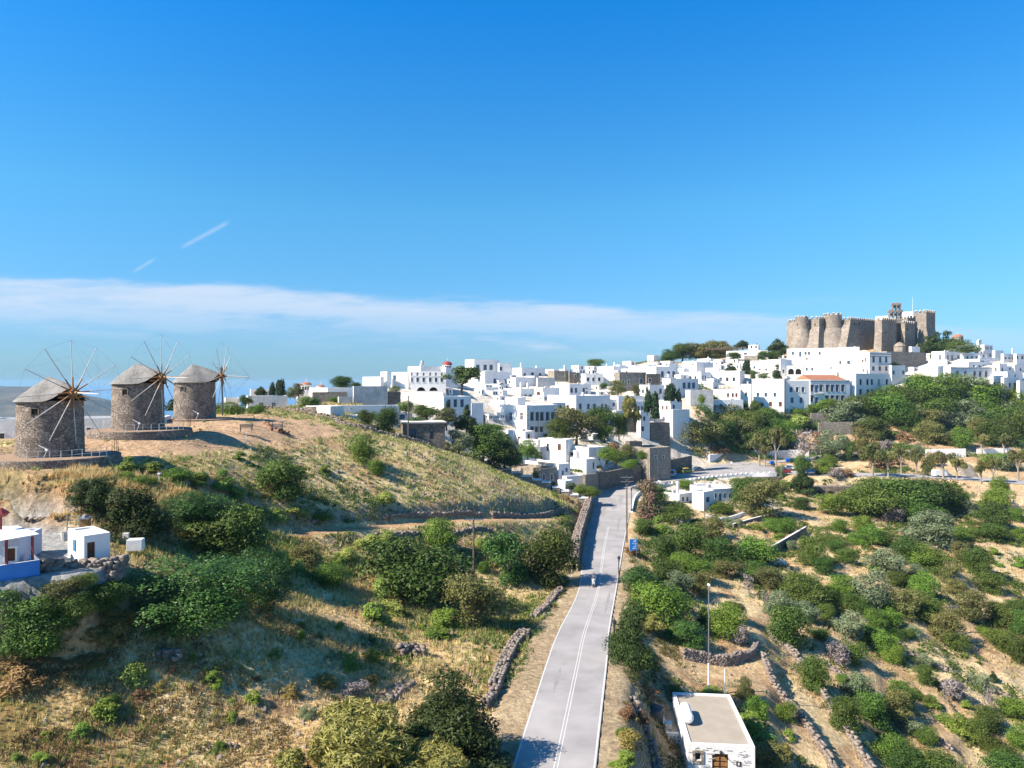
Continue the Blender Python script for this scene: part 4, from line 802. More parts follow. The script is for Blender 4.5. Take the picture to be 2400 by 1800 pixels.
roundtower(1960, 40, 112, 738, 369, vm=768, wl=[(1938, 777), (1968, 786)])
bastion('great_bastion', 1966, 1993, 2052, 748, 368, 34, (4.5, 13), vm=756, holes=[('f', 2002, 759, 3, 5), ('f', 2014, 759, 3, 5), ('f', 2011, 785, 2, 5), ('f', 2047, 779, 2.4, 5), ('l', 1982, 760, 2, 3)])
bastion('gate_tower', 2050, 2067, 2101, 749, 360, 34, (.4, 1.6), 826, holes=[('f', 2076, 779, 2.4, 5)])
bastion('curtain_wall', 2099, 2101, 2122, 757, 372, 20, (0, 0), 826, mer=True)
bastion('inner_tower', 2112, 2121, 2145, 757, 366, 34, (.3, .6), 826, holes=[('f', 2126, 771, 3, 7)])
bastion('upper_wall', 2130, 2132, 2172, 745, 375, 20, (0, 0), 826, M_=12)
bastion('corner_keep', 2142, 2171, 2192, 731, 372, 38, (3.0, .5), 830, vm=768, holes=[('f', 2184, 745, 2.5, 4)])
for nm, a_, vt_, Y_ in (('inner_chapel', (2052, 2082, 2088), 740, 388), ('inner_building', (2112, 2140, 2143), 730, 392), ('inner_building', (2095, 2124, 2140), 750, 385)):
    bastion(nm, *a_, vt_, Y_, 60, mer=False, mt=m_white)
# bell tower
mb = MB(); yb = 372; rz = math.radians(20)
def BT(u, v): return W(u, v, yb)
def pier(u0, u1, v0, v1, t=1.3):
    a_, b_ = BT(u0, v0), BT(u1, v1); mb.box(((a_[0] + b_[0]) / 2, yb, (a_[2] + b_[2]) / 2), (abs(b_[0] - a_[0]), t, abs(a_[2] - b_[2])), 0)
pier(2083, 2114, 750, 758, 2.2)
for u in (2084, 2093.5, 2103, 2112): pier(u - 1.3, u + 1.3, 732, 750)
pier(2082, 2115, 728, 732.2, 1.5)
for u in (2091.5, 2100.5, 2109): pier(u - 1.2, u + 1.2, 715, 728)
pier(2089.5, 2111, 711.5, 715.2, 1.5)
for u in (2090.5, 2096, 2101, 2106, 2110.5): pier(u - .8, u + .8, 709.8, 711.4)
for u in (2084, 2088, 2114): pier(u - .8, u + .8, 726.3, 727.9)
bt = mb.build('bell_tower', m_castle, fort, off=FO)
for u, v in ((2088.5, 738), (2098, 738), (2107.5, 738), (2096, 720), (2105, 720)):
    q = MB(); c = BT(u, v); q.lathe(c, [(.05, .9), (.35, .8), (.45, .2), (.75, -.5), (0, -.5)], 12); o = q.build('bell', m_dark, bt, off=None); o.location = (-FO[0], -FO[1], -FO[2])
q = MB(); a_ = W(2139, 729, 380); q.cyl((a_[0], a_[1], a_[2] - 1), (a_[0], a_[1], a_[2] + 7.5), .09, .05, 6); q.build('flagpole', m_frame, fort, off=FO)
# forecourt wall with arched gate and small chapel
hf = house('great sloping stone wall with an arched gateway at the foot of the fortress', 2076, 2078, 2171, 823, 885, 322, 28, [('f', 868, [2130], 10, 17, 'kA')], m=m_castle, name='gate_wall', cat='wall', group='fortress outworks', M_=8, par=.3)
band(hf, 850, m_stonel, .2, .1)
house('small white stepped house on top of the gate wall', 2133, 2136, 2156, 812, 824, 340, 30, group=None)
cr = W(2108, 812, 356); e_ = empty('chapel', (cr[0], cr[1], cr[2] - 6), 'little stone chapel with an eight sided domed roof before the fortress', 'chapel'); mb = MB()
mb.lathe((cr[0], cr[1], 0), [(2.7, cr[2] - 6), (2.7, cr[2]), (2.9, cr[2] + .1)], 8); mb.build('wall', m_castle, e_, off=(cr[0], cr[1], cr[2] - 6))
mb = MB(); mb.lathe((cr[0], cr[1], 0), [(2.95, cr[2] + .1), (1.9, cr[2] + 1.3), (.5, cr[2] + 2.1), (0, cr[2] + 2.3)], 8); mb.build('roof', m_stonel, e_, off=(cr[0], cr[1], cr[2] - 6))
# domed churches
def church(label, u, vbase, vdr, vtop, wpx, Y, mdome, wall=m_white, drum_n=16, body=None):
    c = W(u, vbase, Y); r = wpx / 2 / F * Y; zb = min(c[2], H(c[0], c[1])) - 1; off = (c[0], c[1], zb); e_ = empty('church', off, label, 'church'); zd = -(vdr - VC) / F * Y; zt = -(vtop - VC) / F * Y
    mb = MB(); mb.lathe((c[0], c[1], 0), [(r, zb), (r, zd), (r * 1.06, zd), (r * 1.06, zd + .25)], drum_n); mb.build('drum', wall, e_, off=off)
    mb = MB(); pr = [(r * 1.02 * math.cos(t), zd + .25 + (zt - zd - .25) * math.sin(t)) for t in [math.pi / 2 * k / 8 for k in range(9)]]; pr[-1] = (0.02, zt); mb.lathe((c[0], c[1], 0), pr, 24); mb.build('dome', mdome, e_, smooth=True, off=off)
    mb = MB(); mb.box((c[0], c[1], zt + .5), (.12, .12, 1)); mb.box((c[0], c[1], zt + .7), (.5, .12, .12)); mb.build('cross', m_frame, e_, off=off)
    mb = MB(); s = r * 1.35; zz = -(vbase - VC) / F * Y; mb.box((c[0], c[1], (zb + zz) / 2), (2 * s, 2 * s, zz - zb), .5); mb.build('nave', wall, e_, off=off)
    for k in range(3):
        t = -1.9 + .5 * k; q = MB(); q.box((c[0] + r * math.cos(t), c[1] + r * math.sin(t), (zd + zz) / 2), (.25, .5, 1.0), t); q.build('window', m_black, e_, off=off)
church('white chapel with a brown tiled dome behind the cypress pair, nearer the windmills', 717.5, 917, 903.5, 895.5, 25, 232, m_tile)
church('lower white chapel with a flatter brown tiled dome right of its neighbour', 751.5, 916, 908, 901.5, 19, 250, m_tile)
church('church with a bright red dome behind the white hotel', 1048.5, 866, 857.5, 846.5, 23, 245, m_redd)
church('church with a dusty pink dome on a stone drum right of the fortress', 2244, 803, 791, 783.5, 23, 372, m_tile, m_stonel)
# belfry gables
def belfry(label, u, v0, v1, wpx, Y, th, n_=2):
    c = W(u, v0, Y); hgt = (v0 - v1) / F * Y; wd = wpx / F * Y; e_ = empty('belfry', (c[0], c[1], c[2] - 2), label, 'belfry'); a = math.radians(th); off = (c[0], c[1], c[2] - 2)
    d = (math.cos(a), math.sin(a)); nn = (math.sin(a), -math.cos(a)); mb = MB(); P = (c[0] - d[0] * wd / 2, c[1] - d[1] * wd / 2)
    ow = wd * .22; hs = [(wd * (.28 if k == 0 else .72) - ow / 2, wd * (.28 if k == 0 else .72) + ow / 2, c[2] + hgt * .45, c[2] + hgt * .84, True) for k in range(n_)] if n_ == 2 else [(wd * .3, wd * .7, c[2] + hgt * .4, c[2] + hgt * .8, True)]
    wall_face(mb, P, d, nn, wd, c[2] - 2, c[2] + hgt * .9, hs, rev=.8); P2 = (P[0] - nn[0] * .8, P[1] - nn[1] * .8)
    wall_face(mb, P2, d, nn, wd, c[2] - 2, c[2] + hgt * .9, hs, rev=0)
    for s in (0, wd): mb.poly([(P[0] + d[0] * s, P[1] + d[1] * s, c[2] - 2), (P2[0] + d[0] * s, P2[1] + d[1] * s, c[2] - 2), (P2[0] + d[0] * s, P2[1] + d[1] * s, c[2] + hgt * .9), (P[0] + d[0] * s, P[1] + d[1] * s, c[2] + hgt * .9)])
    f = lambda s, o, z: (P[0] + d[0] * s - nn[0] * o, P[1] + d[1] * s - nn[1] * o, z); z = c[2] + hgt * .9
    mb.prism([f(-.1, -.1, z), f(wd + .1, -.1, z), f(wd / 2, -.1, z + hgt * .14)], [f(-.1, .9, z), f(wd + .1, .9, z), f(wd / 2, .9, z + hgt * .14)])
    mb.build('bell_wall', m_white, e_, off=off)
    for hq in hs: q = MB(); q.lathe(f((hq[0] + hq[1]) / 2, .4, hq[3] - .9), [(.02, .5), (.15, .4), (.2, 0), (.3, -.3)], 10); q.build('bell', m_dark, e_, off=off)
belfry('free standing white belfry wall with two arched bell openings in the town', 1175.5, 936, 897, 12, 250, 12)
belfry('white belfry beside the stone church right of the fortress', 2297, 810, 796.5, 14, 352, 30)
belfry('tiny white belfry on the roof behind the hotel', 990, 860, 850.5, 9, 236, 20)
# ---------------------------------------------------------------- windmills
def seg(mb, a, b_, r, mi=0, n=5): mb.cyl(a, b_, r, r * .8, n, mi, False)
def windmill(label, c, R_, ztop, zap, ax, hub, rot, glabel, rstone):
    x, y, zb = c; zb0 = zb - 1.2; off = (x, y, zb0); e_ = empty('windmill', off, label, 'windmill', 'stone windmills on the hill')
    mb = MB(); mb.lathe((x, y, 0), [(R_ + .18, zb0), (R_ + .1, zb), (R_, ztop - 1.2), (R_ - .02, ztop), (R_ - .4, ztop)], 64); mb.build('tower', m_mill, e_, smooth=False, off=off)
    vd = Vector((-x, -y)).normalized(); side = Vector((-vd.y, vd.x)) # toward camera, its left
    wpos = (vd * .78 + Vector((side.x, side.y)) * .0).normalized()
    for lab, an, zz, sz in (('window', rstone, ztop - 1.15, (.62, .62)),):
        d_ = Vector((vd.x * math.cos(an) - vd.y * math.sin(an), vd.x * math.sin(an) + vd.y * math.cos(an))); q = MB(); rz = math.atan2(d_.y, d_.x)
        q.box((x + d_.x * (R_ - .02), y + d_.y * (R_ - .02), zz), (.1, sz[0], sz[1]), rz, 0)
        for s in (-1, 1): q.box((x + d_.x * (R_ + .01) - d_.y * s * .38, y + d_.y * (R_ + .01) + d_.x * s * .38, zz), (.16, .1, .8), rz, 1)
        q.box((x + d_.x * (R_ + .01), y + d_.y * (R_ + .01), zz + .38), (.16, .86, .1), rz, 1); q.build('window', [m_black, m_wood], e_, off=off)
    # boarded cone with a raised hood for the axle
    A = Vector((ax[0], ax[1], 0)).normalized(); n_ = 64; mb = MB(); ring = []; aa = math.atan2(A.y, A.x); Re = R_ + .32
    apex = (x - A.x * .35, y - A.y * .35, zap)
    for k in range(n_):
        t = 2 * math.pi * k / n_; dd = (t - aa + math.pi) % (2 * math.pi) - math.pi; lift = 1.55 * math.exp(-(dd / .42) ** 2); ex = .55 * math.exp(-(dd / .45) ** 2)
        ring.append((x + (Re + ex) * math.cos(t), y + (Re + ex) * math.sin(t), ztop - .12 + lift))
    i0 = len(mb.v); N1 = 6
    for j in range(N1):
        f = (j / N1) ** 1.0
        for k in range(n_):
            p = ring[k]; jit = .02 * random.random(); mb.v.append((p[0] + (apex[0] - p[0]) * f, p[1] + (apex[1] - p[1]) * f, p[2] + (apex[2] - p[2]) * f + jit + .12 * math.sin(f * math.pi)))
    mb.v.append(apex)
    for j in range(N1 - 1):
        for k in range(n_): q = (k + 1) % n_; mb.f.append((i0 + j * n_ + k, i0 + j * n_ + q, i0 + (j + 1) * n_ + q, i0 + (j + 1) * n_ + k)); mb.m.append(0)
    for k in range(n_): mb.f.append((i0 + (N1 - 1) * n_ + k, i0 + (N1 - 1) * n_ + (k + 1) % n_, i0 + N1 * n_)); mb.m.append(0)
    # soffit
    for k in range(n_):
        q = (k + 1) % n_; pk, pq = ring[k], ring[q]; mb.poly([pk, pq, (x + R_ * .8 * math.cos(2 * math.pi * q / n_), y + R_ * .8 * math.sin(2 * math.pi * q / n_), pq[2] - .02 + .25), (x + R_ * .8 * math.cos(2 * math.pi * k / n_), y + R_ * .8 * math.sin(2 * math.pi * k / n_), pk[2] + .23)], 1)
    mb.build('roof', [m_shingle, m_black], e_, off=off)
    # axle, hub and sails
    A3 = Vector((A.x, A.y, -.03)).normalized(); Hc = Vector((x, y, 0)) + A3 * hub[0]; Hc.z = hub[1]
    mb = MB(); mb.cyl(Hc - A3 * 3.2, Hc + A3 * .7, .24, .2, 10); mb.cyl(Hc - A3 * .35, Hc + A3 * .25, .46, .42, 12)
    for s in (0, 1): mb.box((x + A.x * (R_ + .3) , y + A.y * (R_ + .3), ztop + .35 + s * .75), (.25, 2.4 - s * 1.2, .2), aa)
    sw = mb.build('sail_wheel', m_orange, e_, off=off)
    U = Vector((0, 0, 1)); U = (U - A3 * U.dot(A3)).normalized(); Vv = A3.cross(U); RS_ = 5.75; tips = []
    q = MB(); q.cyl(Hc + A3 * .6, Hc + A3 * 4.6, .09, .05, 6); o = q.build('bowsprit', m_spar, sw, off=off)
    tipb = Hc + A3 * 4.55
    for k in range(12):
        t = math.radians(rot + 30 * k); dr = (U * math.cos(t) + Vv * math.sin(t)); st = Hc + A3 * (.12 * ((k % 3) - 1)); tp = Hc + dr * RS_ * (1 + .02 * math.sin(k * 5)); tips.append(tp)
        q = MB(); q.cyl(st + dr * 1.25, tp, .055, .034, 6, 0); q.cyl(st, st + dr * 1.75 + A3 * .1, .10, .075, 6, 1); q.build('spar', [m_spar, m_orange], sw, off=off)
    q = MB()
    for k in range(12):
        seg(q, tips[k], tips[(k + 1) % 12], .008, 0, 3); seg(q, tipb, tips[k], .007, 0, 3)
        if k % 2 == 0: seg(q, Hc + (tips[k] - Hc) * .7, tips[(k + 2) % 12], .006, 0, 3)
    q.build('rigging', m_dark, sw, off=off)
wm = [('nearest stone windmill at left, its conical roof lowest in the photo', MILLS[0], 3.25, -1.85, .85, (.89, -.45), (4.25, -.95), 4, 0, -.45),
      ('middle stone windmill on a round walled terrace', MILLS[1], 3.22, .1, 2.85, (.938, -.346), (4.3, .95), 3, 0, -.5),
      ('farthest stone windmill with its sail wheel seen nearly edge on', MILLS[2], 3.22, .35, 3.35, (.99, .105), (4.4, 1.35), 8, 0, -.62)]
for a_ in wm: windmill(*a_)
# stone terraces of the mills
m_dry = mat('dry_stone', (0.36, 0.30, 0.25), (0.22, 0.18, 0.15), 0.5, bump=.8, bscale=3, objvar=.3, attr=True)
m_ledge = mat('earth_fill', (0.42, 0.29, 0.19), (0.34, 0.22, 0.14), .8, rough=1, bump=.4)
for (x, y, z), lab, r_, hh_ in ((MILLS[0], 'low round stone terrace under the nearest windmill', 6.7, 1.5), (MILLS[1], 'round stone terrace wall under the middle windmill', 6.5, 1.5), (MILLS[2], 'thin round stone kerb terrace under the farthest windmill', 6.0, .7)):
    e_ = empty('stone_terrace', (x, y, z - 2), lab, 'terrace', 'windmill terraces'); mb = MB()
    mb.lathe((x + .5, y - .3, 0), [(r_ + .15, z - 3.2), (r_, z - .08), (r_ - .02, z), (r_ - .5, z)], 56); mb.build('wall', m_mill, e_, off=(x, y, z - 2))
    mb = MB(); mb.poly([(x + .5 + (r_ - .5) * math.cos(2 * math.pi * k / 56), y - .3 + (r_ - .5) * math.sin(2 * math.pi * k / 56), z - .01) for k in range(56)]); mb.build('paving', m_ledge, e_, off=(x, y, z - 2))
    if r_ > 6.2:
        e2 = empty('railing', (x, y, z), 'thin white metal railing on the terrace of the %s windmill' % ('nearest' if y < 90 else 'middle'), 'railing'); mb = MB(); prev = None
        for k in range(9):
            t = math.radians(-78 + k * 9); p = Vector((x + .5 + (r_ - .3) * math.cos(t), y - .3 + (r_ - .3) * math.sin(t), z)); mb.cyl(p, p + Vector((0, 0, 1.0)), .03, .03, 5)
            if prev is not None:
                for hgt in (.5, .98): mb.cyl(prev + Vector((0, 0, hgt)), p + Vector((0, 0, hgt)), .018, .018, 4)
            prev = p
        mb.build('rails', m_frame, e2, off=(x, y, z))
        e3 = empty('iron_gate', (x, y, z), 'dark iron gate frame at the terrace edge of the %s windmill' % ('nearest' if y < 90 else 'middle'), 'gate'); mb = MB()
        for k in range(4):
            t = math.radians(0 + k * 4.5); p = Vector((x + .5 + (r_ - .1) * math.cos(t), y - .3 + (r_ - .1) * math.sin(t), z - .4)); mb.cyl(p, p + Vector((0, 0, 2.0 + .3 * (k % 2))), .025, .025, 5)
        mb.build('bars', m_dark, e3, off=(x, y, z))
# floodlights leaning beside the mills
for (x, y, z), nm in zip(MILLS, ('nearest', 'middle', 'farthest')):
    p = Vector((x + 2.2, y - 4.6, z)); e_ = empty('floodlight', p, 'small white floodlight post in front of the %s windmill' % nm, 'floodlight'); mb = MB()
    mb.cyl(p, p + Vector((.4, 0, .9)), .035, .035, 5); mb.box(p + Vector((.38, 0, 1.0)), (.26, .2, .2)); mb.cyl(p + Vector((.4, 0, 1.05)), p + Vector((-.5, 0, 1.5)), .035, .03, 5); mb.build('post', m_frame, e_, off=p)
house('long white building with dark red windows behind the nearest windmill', -40, -38, 266, 983, 1030, 104, 18, [('f', 1022, [5, 40], 11, 12, 'k'), ('f', 1008, [208], 9, 10, 'r'), ('f', 1014, [188], 3, 20, 'k')], m=m_white, group=None, L_=24)
# stone drum
c = W(738, 988, 148); e_ = empty('stone_drum', c, 'squat round rubble stone drum left of the bright white block', 'round hut'); mb = MB()
mb.lathe((c[0], c[1] + 3.2, 0), [(3.35, c[2] - 2), (3.3, c[2] + 3.1), (2.8, c[2] + 3.1), (2.8, c[2] + 2.2), (0, c[2] + 2.2)], 36); mb.build('wall', m_mill, e_, off=c)
# ruined stone house
hr = house('ruined rubble stone house with a dark doorway and collapsed wall behind the pole', 935, 945, 1043, 993, 1042, 146, 14, [('f', 1016, [966], 22, 22, 'k'), ('f', 1020, [1012], 9, 17, 'k')], m=m_stone, roof=m_rooft, name='ruined_house', cat='ruin', group=None, par=.05, trim=False, M_=6)
mb = MB(); C, d1, d2 = hr['C'], hr['d1'], hr['d2']; mb.box((C[0] + d1[0] * hr['L'] / 2 + d2[0] * hr['M'] / 2, C[1] + d1[1] * hr['L'] / 2 + d2[1] * hr['M'] / 2, hr['zt'] + .18), (hr['L'] + .6, hr['M'] + .6, .28), hr['a']); mb.build('roof_slab', m_roofl, hr['root'], off=hr['off'])
house('small ruined stone hut with flat top left of the garden trees', 826, 845, 882, 997, 1030, 140, 22, m=m_stone, roof=m_rooft, name='ruined_hut', cat='ruin', group=None, par=.1, M_=4)
# ---------------------------------------------------------------- whitewashed shed, blue veranda house
hs = house('small white cubic shed with a brown wooden door on the left terrace', 159, 197, 258, 1256, 1333, 50, 48, [('f', 1303, [212], 22, 64, 'D')], name='shed', cat='shed', group=None, par=.12, trim=False, roof=m_roofl)
s = on_face(hs, 'l', 176); mb = MB(); c = (hs['C'][0] + hs['d2'][0] * s + hs['n2'][0] * .03, hs['C'][1] + hs['d2'][1] * s + hs['n2'][1] * .03, -(1280 - VC) / F * 51); mb.box(c, (.5, .08, .8), hs['a'] + math.pi / 2); mb.build('window', m_blue, hs['root'], off=hs['off'])
m_cobalt = mat('cobalt_wash', (0.08, 0.33, 0.85), (0.07, 0.28, 0.75), 1.2, rough=.8)
m_redpaint = mat('dark_red_paint', (0.28, 0.035, 0.04), (0.2, 0.03, 0.03), 2, rough=.6)
hv = house('blue walled house at the left edge with a slatted white veranda roof', -60, -58, 34, 1268, 1345, 49.5, 14, [('f', 1300, [25], 22, 30, 'D')], m=mat('pale_lilac_wash', (0.5, 0.52, 0.6), (0.42, 0.44, 0.52), 1), name='house', group=None, M_=4, L_=2.7)
E0 = hv['root']; O0 = hv['off']
def at_(u, v, Y): return W(u, v, Y)
mb = MB(); P0, P1, P2, P3 = at_(-70, 1282, 45), at_(92, 1253.5, 47.5), at_(42, 1234, 52), at_(-70, 1238, 52)
for k in range(14):
    f0, f1 = k / 14 + .002, (k + 1) / 14 - .012; a_ = Vector(P0).lerp(Vector(P3), f0); b_ = Vector(P1).lerp(Vector(P2), f0); c_ = Vector(P1).lerp(Vector(P2), f1); d_ = Vector(P0).lerp(Vector(P3), f1)
    mb.prism([a_, b_, c_, d_], [x + Vector((0, 0, .07)) for x in (a_, b_, c_, d_)], 0, None, True)
mb.build('veranda_roof', m_white, E0, off=O0)
for u, v0, v1, Y in ((15, 1322, 1268, 46.3), (76, 1311, 1260, 47.8), (51, 1314, 1262, 51)):
    a_, b_ = at_(u, v0 + 6, Y), at_(u, v1 - 3, Y); q = MB(); q.box((a_[0], a_[1], (a_[2] + b_[2]) / 2), (.13, .13, b_[2] - a_[2])); q.build('post', m_redpaint, E0, off=O0)
mb = MB(); a_, b_ = at_(-70, 1336, 45), at_(93, 1312, 47.3); c_ = at_(78, 1297, 51)
for p, q_ in ((a_, b_), (b_, c_)):
    p = Vector(p); q_ = Vector(q_); d = (q_ - p); d.z = 0; nn = Vector((-d.y, d.x, 0)).normalized() * .22
    mb.prism([p - Vector((0, 0, 1.0)), q_ - Vector((0, 0, 1.0)), q_ + nn - Vector((0, 0, 1.0)), p + nn - Vector((0, 0, 1.0))], [p, q_, q_ + nn, p + nn], 0, 1)
mb.build('parapet', [m_cobalt, m_white], E0, off=O0)
q = MB(); a_ = at_(2, 1241, 50); q.cyl(a_, (a_[0], a_[1], a_[2] + .9), .08, .08, 8); q.cyl((a_[0], a_[1], a_[2] + .9), (a_[0], a_[1], a_[2] + 1.15), .3, .55, 8); q.cyl((a_[0], a_[1], a_[2] + 1.15), (a_[0], a_[1], a_[2] + 1.5), .55, .1, 8); q.build('chimney_cowl', m_redpaint, E0, off=O0)
def block(name, lab, cat, u, v, Y, sz, m, rz=0, group=None):
    p = W(u, v, Y); mb = MB(); mb.box((0, 0, sz[2] / 2), sz, rz); o = mb.build(name, m, bevel=.02); o.location = p; return tag(o, lab, cat, group)
block('concrete_block', 'white plastered block beside the whitewashed tree trunk right of shed', 'block', 318, 1289, 57.5, (1.15, .8, .9), m_white, .2)
block('concrete_slab', 'pale upright slab behind the whitewashed tree trunk', 'slab', 296, 1285, 60, (.5, .3, 1.3), m_roofl, .1)
# well-house / stove
p = W(200, 1242, 58.5); e_ = empty('outdoor_oven', p, 'little ochre brick oven with a grey bell cap behind the shed', 'oven'); mb = MB(); mb.box((p[0], p[1], p[2] + .45), (.62, .6, .95), .2); mb.build('body', mat('ochre_brick', (.5, .27, .09), (.4, .2, .07), 4), e_, off=p)
mb = MB(); mb.box((p[0], p[1], p[2] + .97), (.8, .8, .1), .2); mb.lathe((p[0], p[1], p[2] + 1.02), [(.26, 0), (.2, .2), (.05, .3)], 10); mb.build('cap', m_metal, e_, off=p)
p = W(172, 1250, 56); e_ = empty('metal_gate', p, 'grey green metal trellis gate behind the shed', 'gate'); mb = MB()
for k in range(5): mb.box((p[0], p[1], p[2] + .2 + k * .28), (.9, .04, .05), .15)
for s in (-.45, .45): mb.box((p[0] + s, p[1] + s * .15, p[2] + .7), (.07, .07, 1.6), .15)
mb.build('frame', mat('grey_green_paint', (.3, .38, .36)), e_, off=p)
p = W(154, 1252, 54.5); e_ = empty('planter', p, 'round pale planter with a clipped green plant on the grey patio', 'planter'); mb = MB(); mb.lathe(p, [(.3, -.5), (.36, .15), (.3, .15)], 14); mb.build('pot', m_roofl, e_, off=p)
# ---------------------------------------------------------------- dry stone walls
def rocks(path, hgt, thick, size, seed=1, jitter=.35, top=None):
    rs = np.random.RandomState(seed); P = np.array(path, float); sl_ = np.hypot(*np.diff(P[:, :2], axis=0).T); cum = np.concatenate([[0], np.cumsum(sl_)]); Ln = cum[-1]
    base = np.array([(x, y, z) for x in (-1, 1) for y in (-1, 1) for z in (-1, 1)], float) * .5
    fac = np.array([(0, 1, 3, 2), (4, 6, 7, 5), (0, 4, 5, 1), (2, 3, 7, 6), (0, 2, 6, 4), (1, 5, 7, 3)])
    V = []; Fc = []; T = []; nl = max(1, int(hgt / (size * .7))); c = 0
    for j in range(nl + 1):
        nt_ = max(1, int(round(thick / size)))
        for tt in range(nt_):
            s = rs.rand() * size
            while s < Ln:
                ln = size * rs.uniform(.7, 1.5); x = np.interp(s, cum, P[:, 0]); y = np.interp(s, cum, P[:, 1]); z = np.interp(s, cum, P[:, 2]); i = min(np.searchsorted(cum, s, side='right') - 1, len(sl_) - 1); d = (P[i + 1] - P[i])[:2]; d = d / (np.hypot(*d) + 1e-9)
                hl = hgt * (.8 + .35 * vnoise(np.array(s / 3.1 + seed), np.array(seed * 1.7)))
                if j * size * .7 < hl and not (j == nl and rs.rand() < .45) and not (0 < tt < nt_ - 1 and (j + 2) * size * .7 < hl):
                    o = (tt - (nt_ - 1) / 2) * size; cc = base * (ln, size * rs.uniform(.8, 1.2), size * rs.uniform(.65, .95)); cc = cc + rs.uniform(-1, 1, cc.shape) * size * .16
                    an = rs.normal(0, jitter * .5); R2 = np.array([[math.cos(an), -math.sin(an)], [math.sin(an), math.cos(an)]]); cc[:, :2] = cc[:, :2] @ R2.T
                    w2 = np.stack([cc[:, 0] * d[0] - (cc[:, 1] + o) * d[1] + x, cc[:, 0] * d[1] + (cc[:, 1] + o) * d[0] + y, cc[:, 2] + z + j * size * .68], -1)
                    V.append(w2); Fc.append(fac + c); T.append(np.full(8, rs.rand())); c += 8
                s += ln * .92
    return np.concatenate(V), np.concatenate(Fc), np.concatenate(T)
def drywall(label, path, hgt, thick=.7, size=.32, m=None, seed=1, name='dry_stone_wall', cat='stone wall', ground=True, group='dry stone field walls'):
    p = [(x, y, (H(x, y) if ground else z) - .1) for x, y, z in path]
    V, Fc, T = rocks(p, hgt, thick, size, seed); o = np_mesh(name, V - np.array(p[0]), Fc, m or m_dry, tone=T); o.location = p[0]; tag(o, label, cat, group); return o
def GP(*uv): return [G(u, v) for u, v in uv]
def dens(P, n=12):
    P = np.array(P); return [tuple(x) for x in resample(P, n * (len(P) - 1))]
drywall('broken dry stone wall along the left road verge, widest lit piece', dens(GP((1160, 1620), (1182, 1560), (1205, 1520), (1232, 1490))), .95, 1.2, .28, seed=3)
drywall('tumbled dry stone wall on the road verge above the widest lit piece', dens(GP((1250, 1455), (1275, 1430), (1300, 1400), (1318, 1385))), .75, .9, .28, seed=4)
drywall('small stone heap at the verge beside the dark conifer at bottom', dens(GP((1135, 1665), (1165, 1625))), .8, .8, .32, seed=5)
drywall('dry stone bank wall below the dirt track, middle part', dens(GP((880, 1262), (960, 1255), (1060, 1252), (1150, 1248))), .6, .8, .34, seed=6)
drywall('dry stone bank wall above the dirt track under the hill', dens(GP((900, 1214), (960, 1212), (1050, 1212), (1130, 1212))), .55, .7, .36, seed=7)
drywall('rock retaining wall on the inside bend of the dirt track', dens(GP((1150, 1213), (1230, 1214), (1290, 1207), (1325, 1195))), .9, .7, .38, seed=8)
drywall('rough stone retaining bank along the left side of the road', dens([(RLs[i][0] - 1.1, RLs[i][1], RLs[i][2]) for i in (44, 48, 52, 56, 60, 64)], 5), 2.6, 1.3, .36, seed=9)
drywall('dark rubble retaining wall below the shed terrace', dens([W(95, 1335, 48), W(180, 1336, 49.4), W(262, 1332, 49.8), W(290, 1322, 51.2)], 6), .9, .6, .34, seed=10, ground=False)
V_, F_, T_ = [], [], []
p = dens([(*W(-20, 1360, 46)[:2], -16.6), (*W(70, 1360, 47)[:2], -18.0), (*W(150, 1350, 48.7)[:2], -16.8), (*W(262, 1340, 49.6)[:2], -16.8), (*W(285, 1330, 51)[:2], -16.8)], 6)
V, Fc, T = rocks(p, 3.9, .6, .30, 11); o = np_mesh('retaining_wall', V - np.array(p[0]), Fc, m_dry, tone=T); o.location = p[0]; tag(o, 'tall dark rubble stone retaining wall holding up the white shed', 'stone wall')
drywall('grey stone wall at the back of the concrete patio', dens([W(-30, 1212, 64), W(60, 1203, 64.5), W(110, 1200, 65), W(185, 1196, 66)], 8), .9, .6, .4, seed=12)
drywall('low stone wall on the mill hill skyline before the white houses', dens([W(545, 975, 142), W(640, 980, 146), W(720, 988, 143), (*W(800, 1000, 139)[:2], 0)], 10), .9, .8, .4, seed=13)
drywall('crumbling stone wall running down from the skyline hut to the ruin', dens([W(790, 1000, 137), W(840, 1012, 136), W(900, 1036, 138), W(1010, 1050, 142)], 10), .9, .8, .4, seed=14)
drywall('curved dry stone field wall beside the tall thin pole', dens(GP((1602, 1545), (1650, 1552), (1700, 1560), (1760, 1545), (1775, 1520))), 1.25, .7, .28, seed=15)
drywall('long dry stone wall running down the lane from the curved field wall', dens(GP((1790, 1545), (1808, 1600), (1850, 1660), (1900, 1720), (1945, 1790), (1960, 1830))), 1.1, .7, .32, seed=16)
drywall('outer dry stone wall of the sunken lane on the right slope', dens(GP((1800, 1490), (1860, 1540), (1915, 1620), (1960, 1690), (2010, 1760), (2050, 1830))), 1.1, .7, .34, seed=17)
drywall('upper terrace dry stone wall running diagonally across the right slope', dens(GP((1930, 1555), (1990, 1600), (2060, 1650), (2140, 1700), (2230, 1760))), .7, .6, .34, seed=18)
drywall('faint terrace stone wall under the leaning utility pole', dens(GP((2060, 1480), (2130, 1530), (2200, 1570), (2290, 1610), (2390, 1650))), .6, .6, .36, seed=19)
drywall('short terrace stone wall in the upper right slope', dens(GP((2000, 1270), (2070, 1262), (2130, 1268), (2200, 1290))), .7, .6, .4, seed=20)
drywall('stone edge beside the verge above the water tank', dens(GP((1478, 1640), (1500, 1690), (1525, 1750), (1540, 1815))), .8, .6, .34, seed=21)
